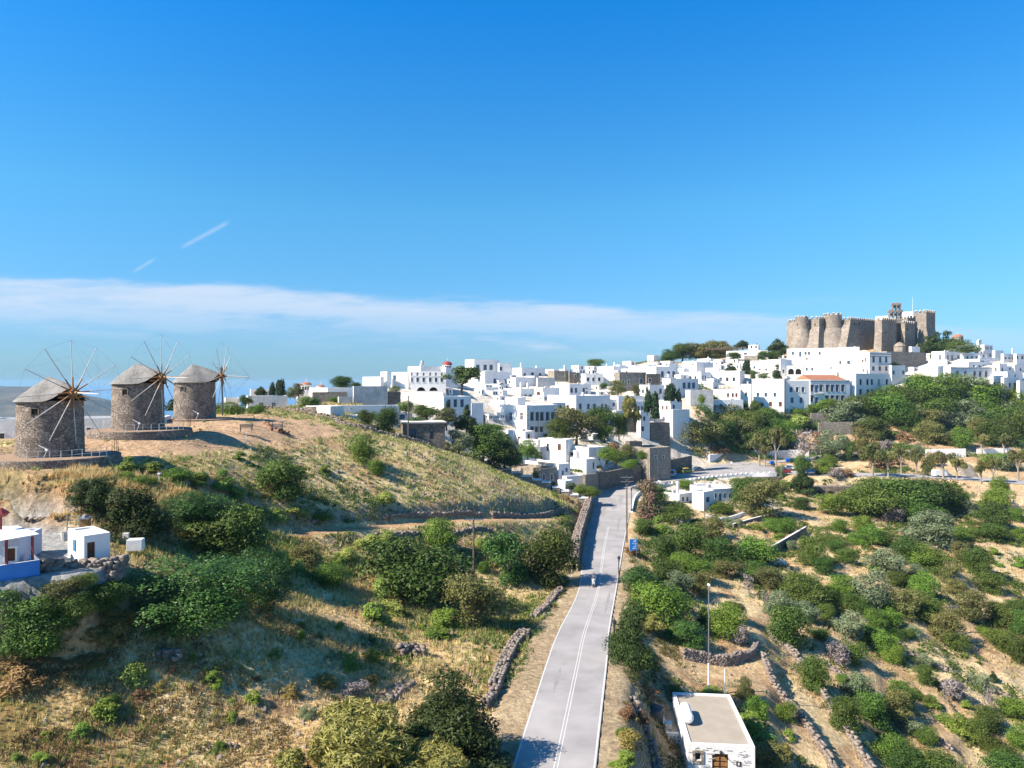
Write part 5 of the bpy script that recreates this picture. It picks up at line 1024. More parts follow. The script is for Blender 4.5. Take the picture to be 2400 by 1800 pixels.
drywall('pile of blue grey boulders in the dry field', dens(GP((935, 1535), (965, 1528), (985, 1540))), .9, 1.2, .4, seed=22, name='boulder_pile', cat='boulders', group=None)
drywall('scatter of pale stones below the boulder pile', dens(GP((890, 1650), (925, 1625), (955, 1600))), .35, 1.6, .3, seed=23, name='stone_scatter', cat='stones', group=None)
drywall('small stone heap in the field near the rusty weeds', dens(GP((375, 1548), (400, 1545), (415, 1556))), .7, .8, .34, seed=24, name='stone_heap', cat='stones', group=None)
# ---------------------------------------------------------------- smooth walls
def wallrun(name, label, cat, path, hgt, th_, m, mtop=None, below=2.0, group=None, merl=0, step=0):
    o0 = path[0]; e_ = empty(name, o0, label, cat, group); mb = MB()
    for i in range(len(path) - 1):
        p, q_ = Vector(path[i]), Vector(path[i + 1]); d = (q_ - p); d.z = 0; nn = Vector((-d.y, d.x, 0)).normalized() * th_ / 2; ex = d.normalized() * th_ * .2
        z0, z1 = p.z, q_.z; a_, b_ = p - ex * (i > 0), q_ + ex
        mb.prism([Vector((a_.x - nn.x, a_.y - nn.y, z0 - below)), Vector((b_.x - nn.x, b_.y - nn.y, z1 - below)), Vector((b_.x + nn.x, b_.y + nn.y, z1 - below)), Vector((a_.x + nn.x, a_.y + nn.y, z0 - below))],
                 [Vector((a_.x - nn.x, a_.y - nn.y, z0 + hgt - .002 * (i % 2))), Vector((b_.x - nn.x, b_.y - nn.y, z1 + hgt - .002 * (i % 2))), Vector((b_.x + nn.x, b_.y + nn.y, z1 + hgt - .002 * (i % 2))), Vector((a_.x + nn.x, a_.y + nn.y, z0 + hgt - .002 * (i % 2)))], 0, 1)
    mb.build('masonry', [m, mtop or m], e_, off=o0)
    if merl:
        q = MB(); P = np.array(path, float); cum = np.concatenate([[0], np.cumsum(np.hypot(*np.diff(P[:, :2], axis=0).T))]); s = .6
        while s < cum[-1] - .4:
            x, y, z = [np.interp(s, cum, P[:, k]) for k in range(3)]; i = min(np.searchsorted(cum, s, side='right') - 1, len(P) - 2); d = P[i + 1] - P[i]; q.box((x, y, z + hgt + merl / 2 - .02), (.55, th_ + .04, merl), math.atan2(d[1], d[0])); s += step
        q.build('merlons', m, e_, off=o0)
    return e_
edge = [tuple(RRs[i] + un[i] * .35) for i in range(58, 138, 2)]
wallrun('road_parapet', 'white crenellated parapet wall along the outer side of the road bend', 'parapet', [edge[k] for k in range(8, len(edge))], .55, .35, m_white, below=1.3, merl=.38, step=1.75)
wallrun('roadside_wall', 'straight white wall on the right of the road behind the tall poles', 'wall', [edge[k] for k in (1, 3, 5, 7, 8)], .75, .35, m_white, below=2)
wallrun('retaining_wall', 'dark rubble retaining wall under the crenellated parapet', 'wall', [(e0[0] + u_[0] * .5, e0[1] + u_[1] * .5, e0[2] - .6) for e0, u_ in [(RRs[i] + un[i] * .35, un[i]) for i in range(76, 140, 3)]], .1, .6, m_stone, below=4)
ledge = [tuple(RLs[i] - un[i] * .5) for i in range(72, 112, 2)]
wallrun('retaining_wall', 'tall rubble stone retaining wall on the inner side of the road bend', 'wall', ledge, 4.6, .8, m_stone, m_stone, below=1)
wallrun('yard_wall', 'pale rubble yard wall left of the tall retaining wall at the bend', 'wall', [W(1369, 1156, 176), W(1386, 1152, 183), W(1402, 1148, 190)], 4.6, .6, m_stonel, m_stonel, below=2)
wallrun('white_wall', 'long white wall curving behind the parking place and roundabout', 'wall', [W(u, v, Y) for u, v, Y in ((1662, 1092, 243), (1690, 1088, 248), (1720, 1084, 253), (1760, 1080, 256), (1830, 1080, 257), (1895, 1078, 257))], 3.8, .5, m_white, below=1.5)
wallrun('white_wall', 'low white wall continuing right beside the upper road', 'wall', [W(u, v, Y) for u, v, Y in ((1895, 1076, 257), (1935, 1071, 258), (1990, 1067, 259), (2080, 1064, 260), (2165, 1060, 261))], .8, .4, m_white, below=1.5)
wallrun('white_wall', 'white wall above the stepped stone path on the upper road', 'wall', [W(u, v, Y) for u, v, Y in ((2170, 1066, 251), (2262, 1064, 251))], 1.9, .5, m_white, below=1.5)
wallrun('white_wall', 'pale wall piece right of the stepped path among the trees', 'wall', [W(u, v, Y) for u, v, Y in ((2290, 1062, 255), (2370, 1060, 255))], 1.5, .5, m_white, below=1.5)
wallrun('picket_fence', 'short white ramp fence behind the parked yellow car', 'fence', [W(u, v, Y) for u, v, Y in ((1618, 1097, 238), (1640, 1096, 240), (1662, 1094, 242))], .9, .12, m_white, below=.2)
wallrun('garden_wall', 'white topped garden wall with an L corner below the oleander', 'wall', dens(GP((1545, 1205), (1575, 1222), (1600, 1236)), 3), 1.1, .5, m_stonel, m_white)
wallrun('garden_wall', 'white capped stone wall along the lower garden terrace', 'wall', dens(GP((1718, 1240), (1780, 1222), (1825, 1212)), 3), 1.2, .4, m_stone, m_white)
wallrun('garden_wall', 'diagonal white capped stone wall above the small sandy terrace', 'wall', dens(GP((1806, 1302), (1850, 1275), (1888, 1252)), 3), 1.7, .4, m_stone, m_white)
wallrun('garden_wall', 'low white terrace wall in front of the middle wing garden', 'wall', dens(GP((1655, 1215), (1700, 1222), (1745, 1208)), 3), .9, .5, m_white, m_roofl)
wallrun('terrace_wall', 'grey stone terrace wall below the round hedge bushes', 'wall', [W(u, v, Y) for u, v, Y in ((1918, 1005, 278), (1998, 1004, 279))], 2.6, .5, m_stonel, below=2.5)
wallrun('terrace_wall', 'upper pale terrace wall behind the small umbrella tree', 'wall', [W(u, v, Y) for u, v, Y in ((1900, 985, 285), (1965, 982, 286))], 2.8, .5, m_stonel, below=2.5)
# stepped whitewashed pillars
e_ = empty('stepped_wall', W(1170, 1110, 160), 'stone wall stepping down the hill in blocks with white caps beside the road', 'stepped wall'); off = W(1170, 1110, 160)
mb = MB(); mc = MB()
for u0, u1, v in ((1114, 1129, 1075), (1132, 1152, 1084), (1152.5, 1175, 1093.5), (1175.5, 1199, 1100.5), (1199.5, 1221.5, 1109), (1222, 1247.5, 1117), (1248, 1269, 1126), (1269.5, 1291, 1132), (1295, 1312, 1143.5), (1315.5, 1334, 1152.5), (1336, 1356, 1161), (1357, 1379, 1168.5)):
    Y = 163; a_, b_ = W(u0, v, Y), W(u1, v, Y); wd = b_[0] - a_[0]; cx_ = (a_[0] + b_[0]) / 2
    mb.box((cx_, Y + 1.2, a_[2] - 1.6), (wd, 2.2, 3.2), .0); mc.box((cx_, Y + 1.2, a_[2] + .09), (wd + .05, 2.4, .18), .0)
mb.build('blocks', m_stonel, e_, off=off); mc.build('cap', m_white, e_, off=off)
wallrun('end_wall', 'low plastered wall between the last stepped block and the road', 'wall', [(RLs[i][0] - .7, RLs[i][1], RLs[i][2]) for i in (61, 64, 67, 70)], 1.5, .4, m_graywash, m_white)
# small ochre stone house at the bend
house('brown rubble stone house with a flat tan roof behind the parked van', 1479, 1523, 1572, 1050, 1105, 206, 30, [('f', 1071, [1537, 1555], 3.5, 7, 'k')], m=m_stonel, roof=m_rooft, group=None, name='stone_house')
house('tiny dark stone hut above the flat roofed stone house', 1473, 1476, 1505, 1035, 1050, 222, 18, m=m_stone, group=None, M_=3)
# arched viaduct
Yv = 200; e_ = empty('arched_wall', W(1950, 1175, Yv), 'old stone retaining wall with three dark arches under the lower road', 'arched wall'); off = W(1950, 1175, Yv); a_ = W(1888, 1141, Yv); b_ = W(2012, 1141, Yv)
mb = MB(); sc_ = lambda u: (u - 1888) / F * Yv; zt = a_[2]
wall_face(mb, (a_[0], Yv), (1, 0), (0, -1), b_[0] - a_[0], zt - 7.5, zt, [(sc_(1911), sc_(1929), zt - 4.4, zt - 1.1, True), (sc_(1938), sc_(1957), zt - 4.4, zt - 1.1, True), (sc_(1965), sc_(1984), zt - 5.6, zt - 1.1, True)], rev=2.5)
mb.poly([(a_[0], Yv, zt), (b_[0], Yv, zt), (b_[0], Yv + 3, zt), (a_[0], Yv + 3, zt)]); mb.poly([(b_[0], Yv, zt), (b_[0], Yv + 3, zt), (b_[0], Yv + 3, zt - 7), (b_[0], Yv, zt - 7)]); mb.build('wall', m_stone, e_, off=off)
mb = MB(); mb.poly([(a_[0] + .5, Yv + 2.5, zt - 7), (b_[0] - .5, Yv + 2.5, zt - 7), (b_[0] - .5, Yv + 2.5, zt - .5), (a_[0] + .5, Yv + 2.5, zt - .5)]); mb.build('back_wall', m_black, e_, off=off)
for u in (1934, 1961, 1986): q = MB(); x = (u - UC) / F * Yv; q.prism([(x - .35, Yv - 1.6, zt - 6.5), (x + .35, Yv - 1.6, zt - 6.5), (x + .35, Yv - .02, zt - 6.5), (x - .35, Yv - .02, zt - 6.5)], [(x - .3, Yv - .3, zt - 1.4), (x + .3, Yv - .3, zt - 1.4), (x + .3, Yv - .02, zt - 1.4), (x - .3, Yv - .02, zt - 1.4)]); q.build('buttress', m_stonel, e_, off=off)
# stepped stone path
e_ = empty('stone_steps', W(2270, 1118, 222), 'broad grey stone steps climbing from the lower to the upper road', 'steps'); off = W(2270, 1118, 222); mb = MB(); p0 = Vector(W(2276, 1122, 215)); p1 = Vector(W(2250, 1072, 254))
for k in range(22): c = p0.lerp(p1, k / 21); mb.box((c.x, c.y, c.z - .6), (4.2, 2.1, 1.5 - .01 * k), .15)
mb.build('treads', m_stonel, e_, off=off)
# ---------------------------------------------------------------- house below the road, bottom right
hb = house('white house with a flat sandy roof and brown double doors at the bottom right', 1570, 1612, 1762, 1743, 1860, 57, -5.5, [('f', 1772, [1636], 13, 18, 'k'), ('f', 1800, [1688], 38, 66, 'D')], group=None, par=.12, M_=9.6, L_=5.25, roof=mat('sandy_roof', (0.46, 0.41, 0.34), (0.40, 0.35, 0.28), .8, rough=.95, bump=.15), trim=False)
C, d1, d2, n1, n2 = hb['C'], hb['d1'], hb['d2'], hb['n1'], hb['n2']; RB, OB = hb['root'], hb['off']
mb = MB(); rs = random.Random(5); m_pstone = mat('exposed_blue_stone', (0.36, 0.37, 0.41), (0.55, 0.54, 0.53), 3, rough=.9)
def fp(s, o, z): return (C[0] + d1[0] * s + n1[0] * o, C[1] + d1[1] * s + n1[1] * o, z)
def fl(s, o, z): return (C[0] + d2[0] * s + n2[0] * o, C[1] + d2[1] * s + n2[1] * o, z)
fa = hb['a']
for k in range(150):
    s, z = rs.uniform(.15, 5.1), hb['zt'] - rs.uniform(.25, 3.6); w_ = rs.choice((.12, .2, .3, .42)); 
    if (2.0 < s < 3.55 and z < hb['zt'] - .65) or (.4 < s < 1.35 and hb['zt'] - 1.6 < z < hb['zt'] - .4): continue
    mb.box(fp(s, .0, z), (w_, .05, rs.uniform(.03, .07)), fa + rs.uniform(-.02, .02))
mb.build('wall_stones', m_pstone, RB, off=OB)
# window surround and door furniture
mb = MB(); s = on_face(hb, 'f', 1636); zc = -(1772 - VC) / F * 57
for ds, dz, w_, h_ in ((-.34, 0, .2, 1.0), (.34, 0, .2, 1.0), (0, .42, .48, .2), (0, -.42, .48, .2)): mb.box(fp(s + ds, .03, zc + dz), (w_, .1, h_), fa)
mb.build('window_surround', m_stonel, RB, off=OB)
q = MB(); s = on_face(hb, 'f', 1731); q.box(fp(s, .03, -(1784 - VC) / F * 57), (.36, .05, .34), fa, 0); q.box(fp(s, .06, -(1784 - VC) / F * 57), (.12, .02, .2), fa, 1); q.build('wall_plaque', [m_dark, m_frame], RB, off=OB)
q = MB(); s = on_face(hb, 'f', 1689); z = -(1758 - VC) / F * 57; q.box(fp(s, .12, z), (.16, .3, .16), fa); q.cyl(fp(s, .2, z), fp(s + .22, .45, z - .1), .03, .03, 5); q.build('wall_lamp', m_dark, RB, off=OB)
q = MB(); s = on_face(hb, 'f', 1688)
for sx in (-.33, .33):
    for zz in range(4): q.box(fp(s + sx, -.12, -(1768 - VC) / F * 57 - .3 - zz * .42), (.5, .06, .3), fa)
q.build('door_panels', m_orange, RB, off=OB)
# side annex with exposed stones
ax_ = house('white annex patterned with blue grey stones left of the flat roofed house', 1558, 1560, 1602, 1718, 1840, 61.5, -5.5, [], group=None, M_=7.4, L_=1.5, par=.06, name='annex', cat='annex', roof=m_rooft)
mb = MB(); C2, e1, e2n = ax_['C'], ax_['d1'], ax_['n1']
for r_ in range(14):
    for c_ in range(5):
        s = .15 + c_ * .3 + (r_ % 2) * .08 + rs.uniform(-.03, .03); z = ax_['zt'] - .3 - r_ * .3
        if s < 1.45: mb.box((C2[0] + e1[0] * s + e2n[0] * 0, C2[1] + e1[1] * s + e2n[1] * 0, z), (.13 + rs.uniform(0, .05), .05, .13 + rs.uniform(0, .04)), fa)
mb.build('wall_stones', m_pstone, ax_['root'], off=ax_['off'])
# tanks on the roof
zr = hb['zt'] - .12
p = Vector(fl(4.4, -.55, zr + .62)) ; ex = Vector((d2[0], d2[1], 0)); e_ = empty('water_boiler', (p.x, p.y, zr), 'white horizontal cylindrical water boiler on the sandy roof', 'boiler'); mb = MB(); prof = [(-1.35, .05), (-1.3, .28), (-1.15, .42), (-1.0, .46), (1.0, .46), (1.15, .42), (1.3, .28), (1.35, .05)]
nn_ = 20; i0 = 0
for s, r_ in prof:
    for k in range(nn_): t = 2 * math.pi * k / nn_; mb.v.append(tuple(p + ex * s + Vector((-ex.y, ex.x, 0)) * r_ * math.cos(t) + Vector((0, 0, r_ * math.sin(t)))))
for a_ in range(len(prof) - 1):
    for k in range(nn_): j = (k + 1) % nn_; mb.f.append((a_ * nn_ + k, a_ * nn_ + j, (a_ + 1) * nn_ + j, (a_ + 1) * nn_ + k)); mb.m.append(0)
mb.poly([mb.v[k] for k in range(nn_)]); mb.poly([mb.v[(len(prof) - 1) * nn_ + k] for k in range(nn_)])
mb.build('tank', mat('white_enamel', (.8, .8, .82), rough=.35, spec=.5), e_, smooth=False, off=(p.x, p.y, zr))
q = MB()
for s in (-.8, .8): q.box((p.x + ex.x * s, p.y + ex.y * s, zr + .09), (.5, .08, .22), fa)
q.build('cradle', m_metal, e_, off=(p.x, p.y, zr))
q = MB(); q.cyl(p + ex * -.75, p + ex * -.72, .475, .475, 20); q.build('strap', m_metal, e_, off=(p.x, p.y, zr))
# solar collector leaning on boiler
p = Vector(W(1532, 1695, 63.5)); e_ = empty('water_tank', (p.x, p.y, p.z - .2), 'dark grey cylindrical plastic water tank between verge and annex', 'water tank'); mb = MB(); zt_ = -(1658 - VC) / F * 63.5
mb.lathe((p.x, p.y, 0), [(.80, zt_ - 2.1), (.84, zt_ - 1.2), (.82, zt_ - .6), (.86, zt_ - .55), (.86, zt_ - .1), (.8, zt_), (.3, zt_ + .12), (.3, zt_ + .2), (0, zt_ + .2)], 28); mb.build('tank', mat('grey_plastic', (.055, .07, .085), (.045, .055, .07), 1, rough=.5), e_, off=(p.x, p.y, p.z - .2))
p = Vector(W(1566, 1699, 62.6)); e_ = empty('electrical_cabinet', (p.x, p.y, p.z - 1.0), 'white box cabinet with pale blue top between water tank and roof', 'cabinet'); mb = MB(); mb.box((p.x, p.y, p.z - .3), (.58, .5, 1.0), fa, 0); mb.box((p.x, p.y, p.z + .22), (.62, .54, .05), fa, 1); mb.build('case', [m_roofl, mat('pale_blue_lid', (.25, .5, .7))], e_, off=(p.x, p.y, p.z - 1.0))
# ---------------------------------------------------------------- poles, lamps, signs
m_pole = mat('weathered_pole', (0.20, 0.155, 0.12), (0.14, 0.11, 0.09), 2, rough=.9)
def tpole(label, u, vb, vt, Y=None, arm=1.7, arms=1, braces=True, m=None, tilt=0, rz=0, plain=False, group='utility poles'):
    b_ = G(u, vb) if Y is None else W(u, vb, Y); hgt = (vb - vt) / F * b_[1]; e_ = empty('utility_pole', b_, label, 'pole', group); mb = MB()
    pr_ = .5 if plain else 1; mb.cyl((b_[0], b_[1], b_[2] - 1), (b_[0], b_[1], b_[2] + hgt), .15 * pr_, .10 * pr_, 10); mb.build('pole', m or m_pole, e_, off=b_)
    if plain: return b_, hgt, e_
    for k in range(arms):
        z = b_[2] + hgt - .25 - .75 * k; q = MB(); q.box((b_[0], b_[1] - .12, z), (2 * arm, .11, .13), rz)
        for s in (-1, 1): q.cyl((b_[0] + s * arm * .5, b_[1] - .1, z), (b_[0], b_[1] - .1, z - .75), .03, .03, 4)
        ca = q.build('crossarm', m_metal, e_, off=b_)
        for s in (-.94, 0, .94):
            q = MB(); x = b_[0] + s * arm * math.cos(rz); y = b_[1] - .12 + s * arm * math.sin(rz); q.cyl((x, y, z + .06), (x, y, z + .3), .035, .05, 6); q.cyl((x, y, z + .22), (x, y, z + .36), .08, .05, 6); q.build('insulator', m_dark, ca, off=b_)
    return b_, hgt, e_
P1 = tpole('wooden utility pole with a T crossarm in the bushes left of the road', 1110, 1350, 1213, 95.5, 1.3)
P2 = tpole('tall utility pole with two crossarms standing at the road edge near the bend', 1469, 1258, 1115, 122, 1.1, 2, rz=.1)
P3 = tpole('utility pole with a T crossarm in front of the ruined stone house', 957, 1034, 928, 142, .85)
tpole('thin grey pole left of the rubble hut trees', 857, 993, 962, 148, .3, plain=True, group=None)
tpole('leaning utility pole with crossarm on the right slope', 2232, 1490, 1418, None, 1.5, rz=.35)
tpole('pole with four lamps behind the farthest windmill', 521, 960, 862, 128, .9)
tpole('dark pole in front of the stone quoined mansion', 1261, 1062, 978, 190, .3, plain=True, group=None)
tpole('dark pole beside the brown rubble house at the bend', 1519.5, 1126, 1062, 184, .3, plain=True, group=None)
tpole('very tall thin pole among the bushes below the white middle wing', 1651, 1342, 1178, 132, .3, plain=True, group=None)
b_, hg, e_ = tpole('tall slim street light pole with a white base behind the bottom right house', 1661, 1605, 1373, 72, plain=True, group=None, m=m_metal)
q = MB(); q.box((b_[0], b_[1], b_[2] + hg + .1), (.18, .5, .16)); q.build('lamp_head', m_frame, e_, off=b_); q = MB(); q.cyl((b_[0], b_[1], b_[2] + .02), (b_[0], b_[1], b_[2] + 2.2), .10, .095, 10); q.build('white_band', m_white, e_, off=b_)
tpole('slender white pipe rising behind the flat roofed house', 1699, 1640, 1567, 69, plain=True, group=None, m=m_frame)
for lab, u, vb, vt, Y in (('thin white marker post on the slope below the first bench', 577, 1042, 1014, 102), ('thin white lamp post in the green hollow below the windmills', 373, 1142, 1110, 76)):
    p = W(u, vb, Y); e_ = empty('post', p, lab, 'post'); q = MB(); q.cyl((p[0], p[1], p[2] - .5), (p[0], p[1], p[2] + (vb - vt) / F * Y), .05, .04, 6); q.build('shaft', m_frame, e_, off=p); q = MB(); q.box((p[0], p[1], p[2] + (vb - vt) / F * Y), (.3, .3, .14)); q.build('lamp_head', m_frame, e_, off=p)
def wires(label, a_, b_, sag=1.2, r=.012, n=3, sp=.9):
    e_ = empty('power_line', a_, label, 'cable'); 
    for k in range(n):
        q = MB(); pv = None
        for i in range(15):
            t = i / 14; p = Vector(a_).lerp(Vector(b_), t) + Vector(((k - 1) * sp, 0, -4 * sag * t * (1 - t)))
            if pv is not None: q.cyl(pv, p, r, r, 3, 0, False)
            pv = p
        q.build('wire', m_dark, e_, off=a_)
wires('faint cables from the wooden pole in the bushes to the pole by the ruin', (P1[0][0], P1[0][1], P1[0][2] + P1[1]), (P3[0][0], P3[0][1], P3[0][2] + P3[1]))
wires('thin wire from the pole behind the farthest windmill toward the domes', W(524, 862, 128), W(720, 905, 180), 1, .012, 1)
def lamp(label, u, vb, vt, Y, group='old style street lamps'):
    p = W(u, vb, Y); hgt = (vb - vt) / F * Y; e_ = empty('street_lamp', p, label, 'street lamp', group); q = MB(); q.box((p[0], p[1], p[2] + .1), (.85, .85, .9)); q.box((p[0], p[1], p[2] + .6), (.6, .6, .16)); q.build('plinth', m_white, e_, off=p)
    q = MB(); q.lathe(p, [(.17, .6), (.19, .8), (.1, 1.0), (.09, 2.0), (.07, hgt - .6), (.12, hgt - .55), (.05, hgt - .5)], 12); q.build('post', m_dark, e_, off=p)
    q = MB(); q.lathe(p, [(.10, hgt - .5), (.2, hgt - .1), (.22, hgt - .08)], 6, 1); q.lathe(p, [(.28, hgt - .08), (.12, hgt + .12), (.04, hgt + .18), (.02, hgt + .32)], 6, 0); q.build('lantern', [m_dark, m_glassb], e_, off=p)
lamp('old style street lamp on a white plinth beside the blue sign side of the road', 1450.5, 1376, 1306, 101)
lamp('nearest old style street lamp in front of the dark roadside conifer', 1439.5, 1562, 1456, 67)
lamp('street lamp at the far end of the straight white roadside wall', 1480, 1205, 1145, 158)
lamp('small street lamp on the road bend before the parked van', 1545.5, 1132, 1102, 200)
p = Vector(W(1485, 1310, 117)); e_ = empty('road_sign', p, 'blue rectangular direction sign on two thin posts right of the road', 'road sign'); q = MB()
for s in (-.55, .5): q.cyl((p.x + s, p.y, p.z - 1), (p.x + s, p.y, p.z + 3.3), .035, .035, 6)
q.build('post', m_metal, e_, off=p); m_sign = mat('sign_blue', (0.01, 0.22, 0.72), rough=.4)
q = MB(); q.box((p.x, p.y - .05, p.z + 2.35), (1.35, .04, 1.85), .05, 0); q.box((p.x, p.y - .04, p.z + 2.35), (1.42, .03, 1.92), .05, 1); q.build('panel', [m_sign, m_frame], e_, off=p); q = MB()
for r_, segs in ((.72, ((-.45, .5), (.2, .35))), (.5, ((-.35, .35), (.12, .55))), (.2, ((-.45, .3), (-.05, .3), (.35, .3))), (-.05, ((-.4, .6), (.3, .3))), (-.35, ((-.3, .35), (.2, .5))), (-.62, ((-.45, .25), (.0, .4), (.4, .2)))):
    for x, w_ in segs: q.box((p.x + x + (.05 * r_), p.y - .078, p.z + 2.35 + r_), (w_, .012, .09), .05)
q.build('lettering', m_frame, e_, off=p)
# round traffic island with sign
p = Vector(G(1714, 1102, 150)); e_ = empty('traffic_island', p, 'small white edged round traffic island with two clipped bushes', 'traffic island'); q = MB(); q.lathe(p, [(2.0, -.3), (2.0, .3), (1.7, .3), (1.7, .2)], 24); q.build('kerb', m_white, e_, off=p); q = MB(); q.lathe(p, [(1.7, .22), (0, .3)], 24); q.build('soil', m_ledge, e_, off=p)
p = p + Vector((.0, 0, .25)); e_ = empty('road_sign', p, 'stop sign post with a round and triangular plate on the traffic island', 'road sign'); q = MB(); q.cyl(p, p + Vector((0, 0, 3.0)), .05, .05, 6); q.build('post', m_metal, e_, off=p)
q = MB(); q.cyl(p + Vector((0, -.06, 2.2)), p + Vector((0, -.09, 2.2)), .42, .42, 16); q.build('round_plate', m_frame, e_, off=p); q = MB(); c = p + Vector((0, -.08, 2.75)); q.prism([c + Vector((-.4, 0, 0)), c + Vector((.4, 0, 0)), c + Vector((0, 0, .7))], [c + Vector((-.4, -.03, 0)), c + Vector((.4, -.03, 0)), c + Vector((0, -.03, .7))]); q.build('triangular_plate', m_redpaint, e_, off=p)
# ---------------------------------------------------------------- benches
def bench(label, u, v, Y, rz):
    p = W(u, v, Y); e_ = empty('bench', p, label, 'bench', 'benches on the windmill hill', rz); 
    for nm, fn in (('seat', lambda q: [q.box((0, -.1 + k * .12, .45), (1.9, .09, .04)) for k in range(4)]), ('backrest', lambda q: [q.box((0, .33 + .03 * k, .6 + k * .13), (1.9, .03, .09)) for k in range(4)])):
        q = MB(); fn(q); q.build(nm, m_wood2, e_)
    for s in (-.8, .8):
        q = MB(); q.box((s, .1, .22), (.08, .5, .44)); q.box((s, .36, .7), (.07, .06, .6)); q.box((s, .05, .66), (.07, .55, .05)); q.build('leg', m_dark, e_)
m_wood2 = mat('bench_slats', (.10, .10, .13), (.07, .07, .09), 3)
bench('dark bench on bare ground nearest the windmills', 577, 1011, 106, .25); bench('dark bench beside the dug up stones, farther from the windmills', 648, 1010, 112, -.15)
drywall('low heap of reddish stones around the far bench', dens([W(622, 1003, 118), W(640, 1008, 115), W(660, 1011, 113), W(675, 1011, 114)], 3), .5, .7, .35, seed=31, name='stone_heap', cat='stones', group=None, m=mat('reddish_stone', (.36, .2, .12), (.28, .15, .09), 1, attr=True))
# ---------------------------------------------------------------- vehicles
m_tyre = mat('tyre_rubber', (.02, .02, .02), rough=.9); m_hub = mat('wheel_hub', (.45, .45, .46), rough=.4, metal=.6)
def car(label, u, v, Y, rz, Ln, Wd, prof, cab, paint, name='parked_car', cat='car', bedcut=None, zoff=None, group='cars parked near the road bend'):
    p = G(u, v, 150); p = (p[0], p[1], p[2] + .12); e_ = empty(name, p, label, cat, group, rz)
    mp = mat('paint_' + paint[0], paint[1], rough=.35, spec=.6)
    mb = MB(); hw = Wd / 2; n_ = len(prof)
    L_ = [(x, -hw, z) for x, z in prof]; R_ = [(x, hw, z) for x, z in prof]
    for k in range(n_): j = (k + 1) % n_; mb.poly([L_[k], L_[j], R_[j], R_[k]])
    mb.poly(L_); mb.poly(R_[::-1]); mb.build('body', mp, e_, bevel=.06)
    mb = MB(); hi = hw - .14; b0 = [(x, s * hw * .97, z) for x, z in cab[:2] for s in (-1, 1)]
    (x0, z0), (x1, z1), (x2, z2), (x3, z3) = cab
    bot = [(x0, -hw * .97, z0), (x3, -hw * .97, z3), (x3, hw * .97, z3), (x0, hw * .97, z0)]; top = [(x1, -hi, z1), (x2, -hi, z2), (x2, hi, z2), (x1, hi, z1)]
    mb.prism(bot, top, 0, 1); mb.build('cabin_glass', [m_glass, mp], e_)
    mb = MB(); mb.prism([(x1 - .05, -hi - .03, z1 - .02), (x2 + .05, -hi - .03, z2 - .02), (x2 + .05, hi + .03, z2 - .02), (x1 - .05, hi + .03, z1 - .02)], [(x1 + .05, -hi + .05, z1 + .07), (x2 - .05, -hi + .05, z2 + .07), (x2 - .05, hi - .05, z2 + .07), (x1 + .05, hi - .05, z1 + .07)], 0, None, True)
    for s in (-1, 1):
        for t in (.0, .5, 1.0):
            bx, tx = x0 + (x3 - x0) * t, x1 + (x2 - x1) * t; mb.cyl((bx, s * hw * .97, z0), (tx, s * hi, z1), .05, .05, 4)
    mb.build('roof', mp, e_)
    for sx in (-Ln * .31, Ln * .31):
        for s in (-1, 1):
            q = MB(); q.cyl((sx, s * (hw - .18), .32), (sx, s * (hw + .02), .32), .32, .32, 16); w_ = q.build('wheel', m_tyre, e_); q = MB(); q.cyl((sx, s * (hw + .015), .32), (sx, s * (hw + .04), .32), .17, .15, 10); q.build('rim', m_hub, w_)
    for s in (-1, 1):
        q = MB(); q.box((-Ln / 2 - .01, s * (hw - .25), .72), (.06, .3, .16)); q.build('headlight', m_frame, e_); q = MB(); q.box((Ln / 2 + .01, s * (hw - .2), .78), (.06, .24, .2)); q.build('tail_light', m_redpaint, e_)
        q = MB(); q.box((cab[0][0] + .25, s * (hw + .08), 1.0), (.1, .18, .13)); q.build('mirror', m_dark, e_)
    q = MB(); q.box((-Ln / 2 - .03, 0, .42), (.1, Wd * .96, .22)); q.build('bumper', m_dark, e_)
hatch = lambda Ln, h_: ([(-Ln / 2, .25), (-Ln / 2, .7), (-Ln / 2 + .9, .92), (Ln / 2 - .1, .95), (Ln / 2, .7), (Ln / 2, .25)], [(-Ln / 2 + .85, .9), (-Ln / 2 + 1.5, h_ - .06), (Ln / 2 - .55, h_ - .06), (Ln / 2 - .12, .93)])
sedan = lambda Ln, h_: ([(-Ln / 2, .25), (-Ln / 2, .68), (-Ln / 2 + 1.1, .88), (Ln / 2 - .7, .92), (Ln / 2, .85), (Ln / 2, .25)], [(-Ln / 2 + 1.05, .87), (-Ln / 2 + 1.75, h_ - .06), (Ln / 2 - 1.4, h_ - .06), (Ln / 2 - .75, .9)])
van = lambda Ln, h_: ([(-Ln / 2, .3), (-Ln / 2, .95), (-Ln / 2 + .5, 1.1), (Ln / 2, 1.12), (Ln / 2, .3)], [(-Ln / 2 + .45, 1.08), (-Ln / 2 + 1.0, h_ - .06), (Ln / 2 - .12, h_ - .06), (Ln / 2 - .02, 1.1)])
car('white passenger van parked by the stone wall on the road bend', 1576, 1117, 218, math.radians(-112), 4.4, 1.75, *van(4.4, 1.95), ('white', (.75, .75, .75)), 'parked_van', 'van')
car('yellow hatchback parked between the white van and the blue car', 1609, 1109, 227, math.radians(-150), 3.9, 1.7, *hatch(3.9, 1.55), ('yellow', (.75, .52, .06)))
car('blue grey car parked right of the yellow hatchback', 1636, 1105, 232, math.radians(-155), 4.3, 1.7, *sedan(4.3, 1.45), ('bluegrey', (.13, .19, .28)))
car('red car on the road at the end of the white parapet', 1836, 1109, 227, math.radians(4), 4.0, 1.7, *sedan(4.0, 1.45), ('red', (.55, .02, .05)))
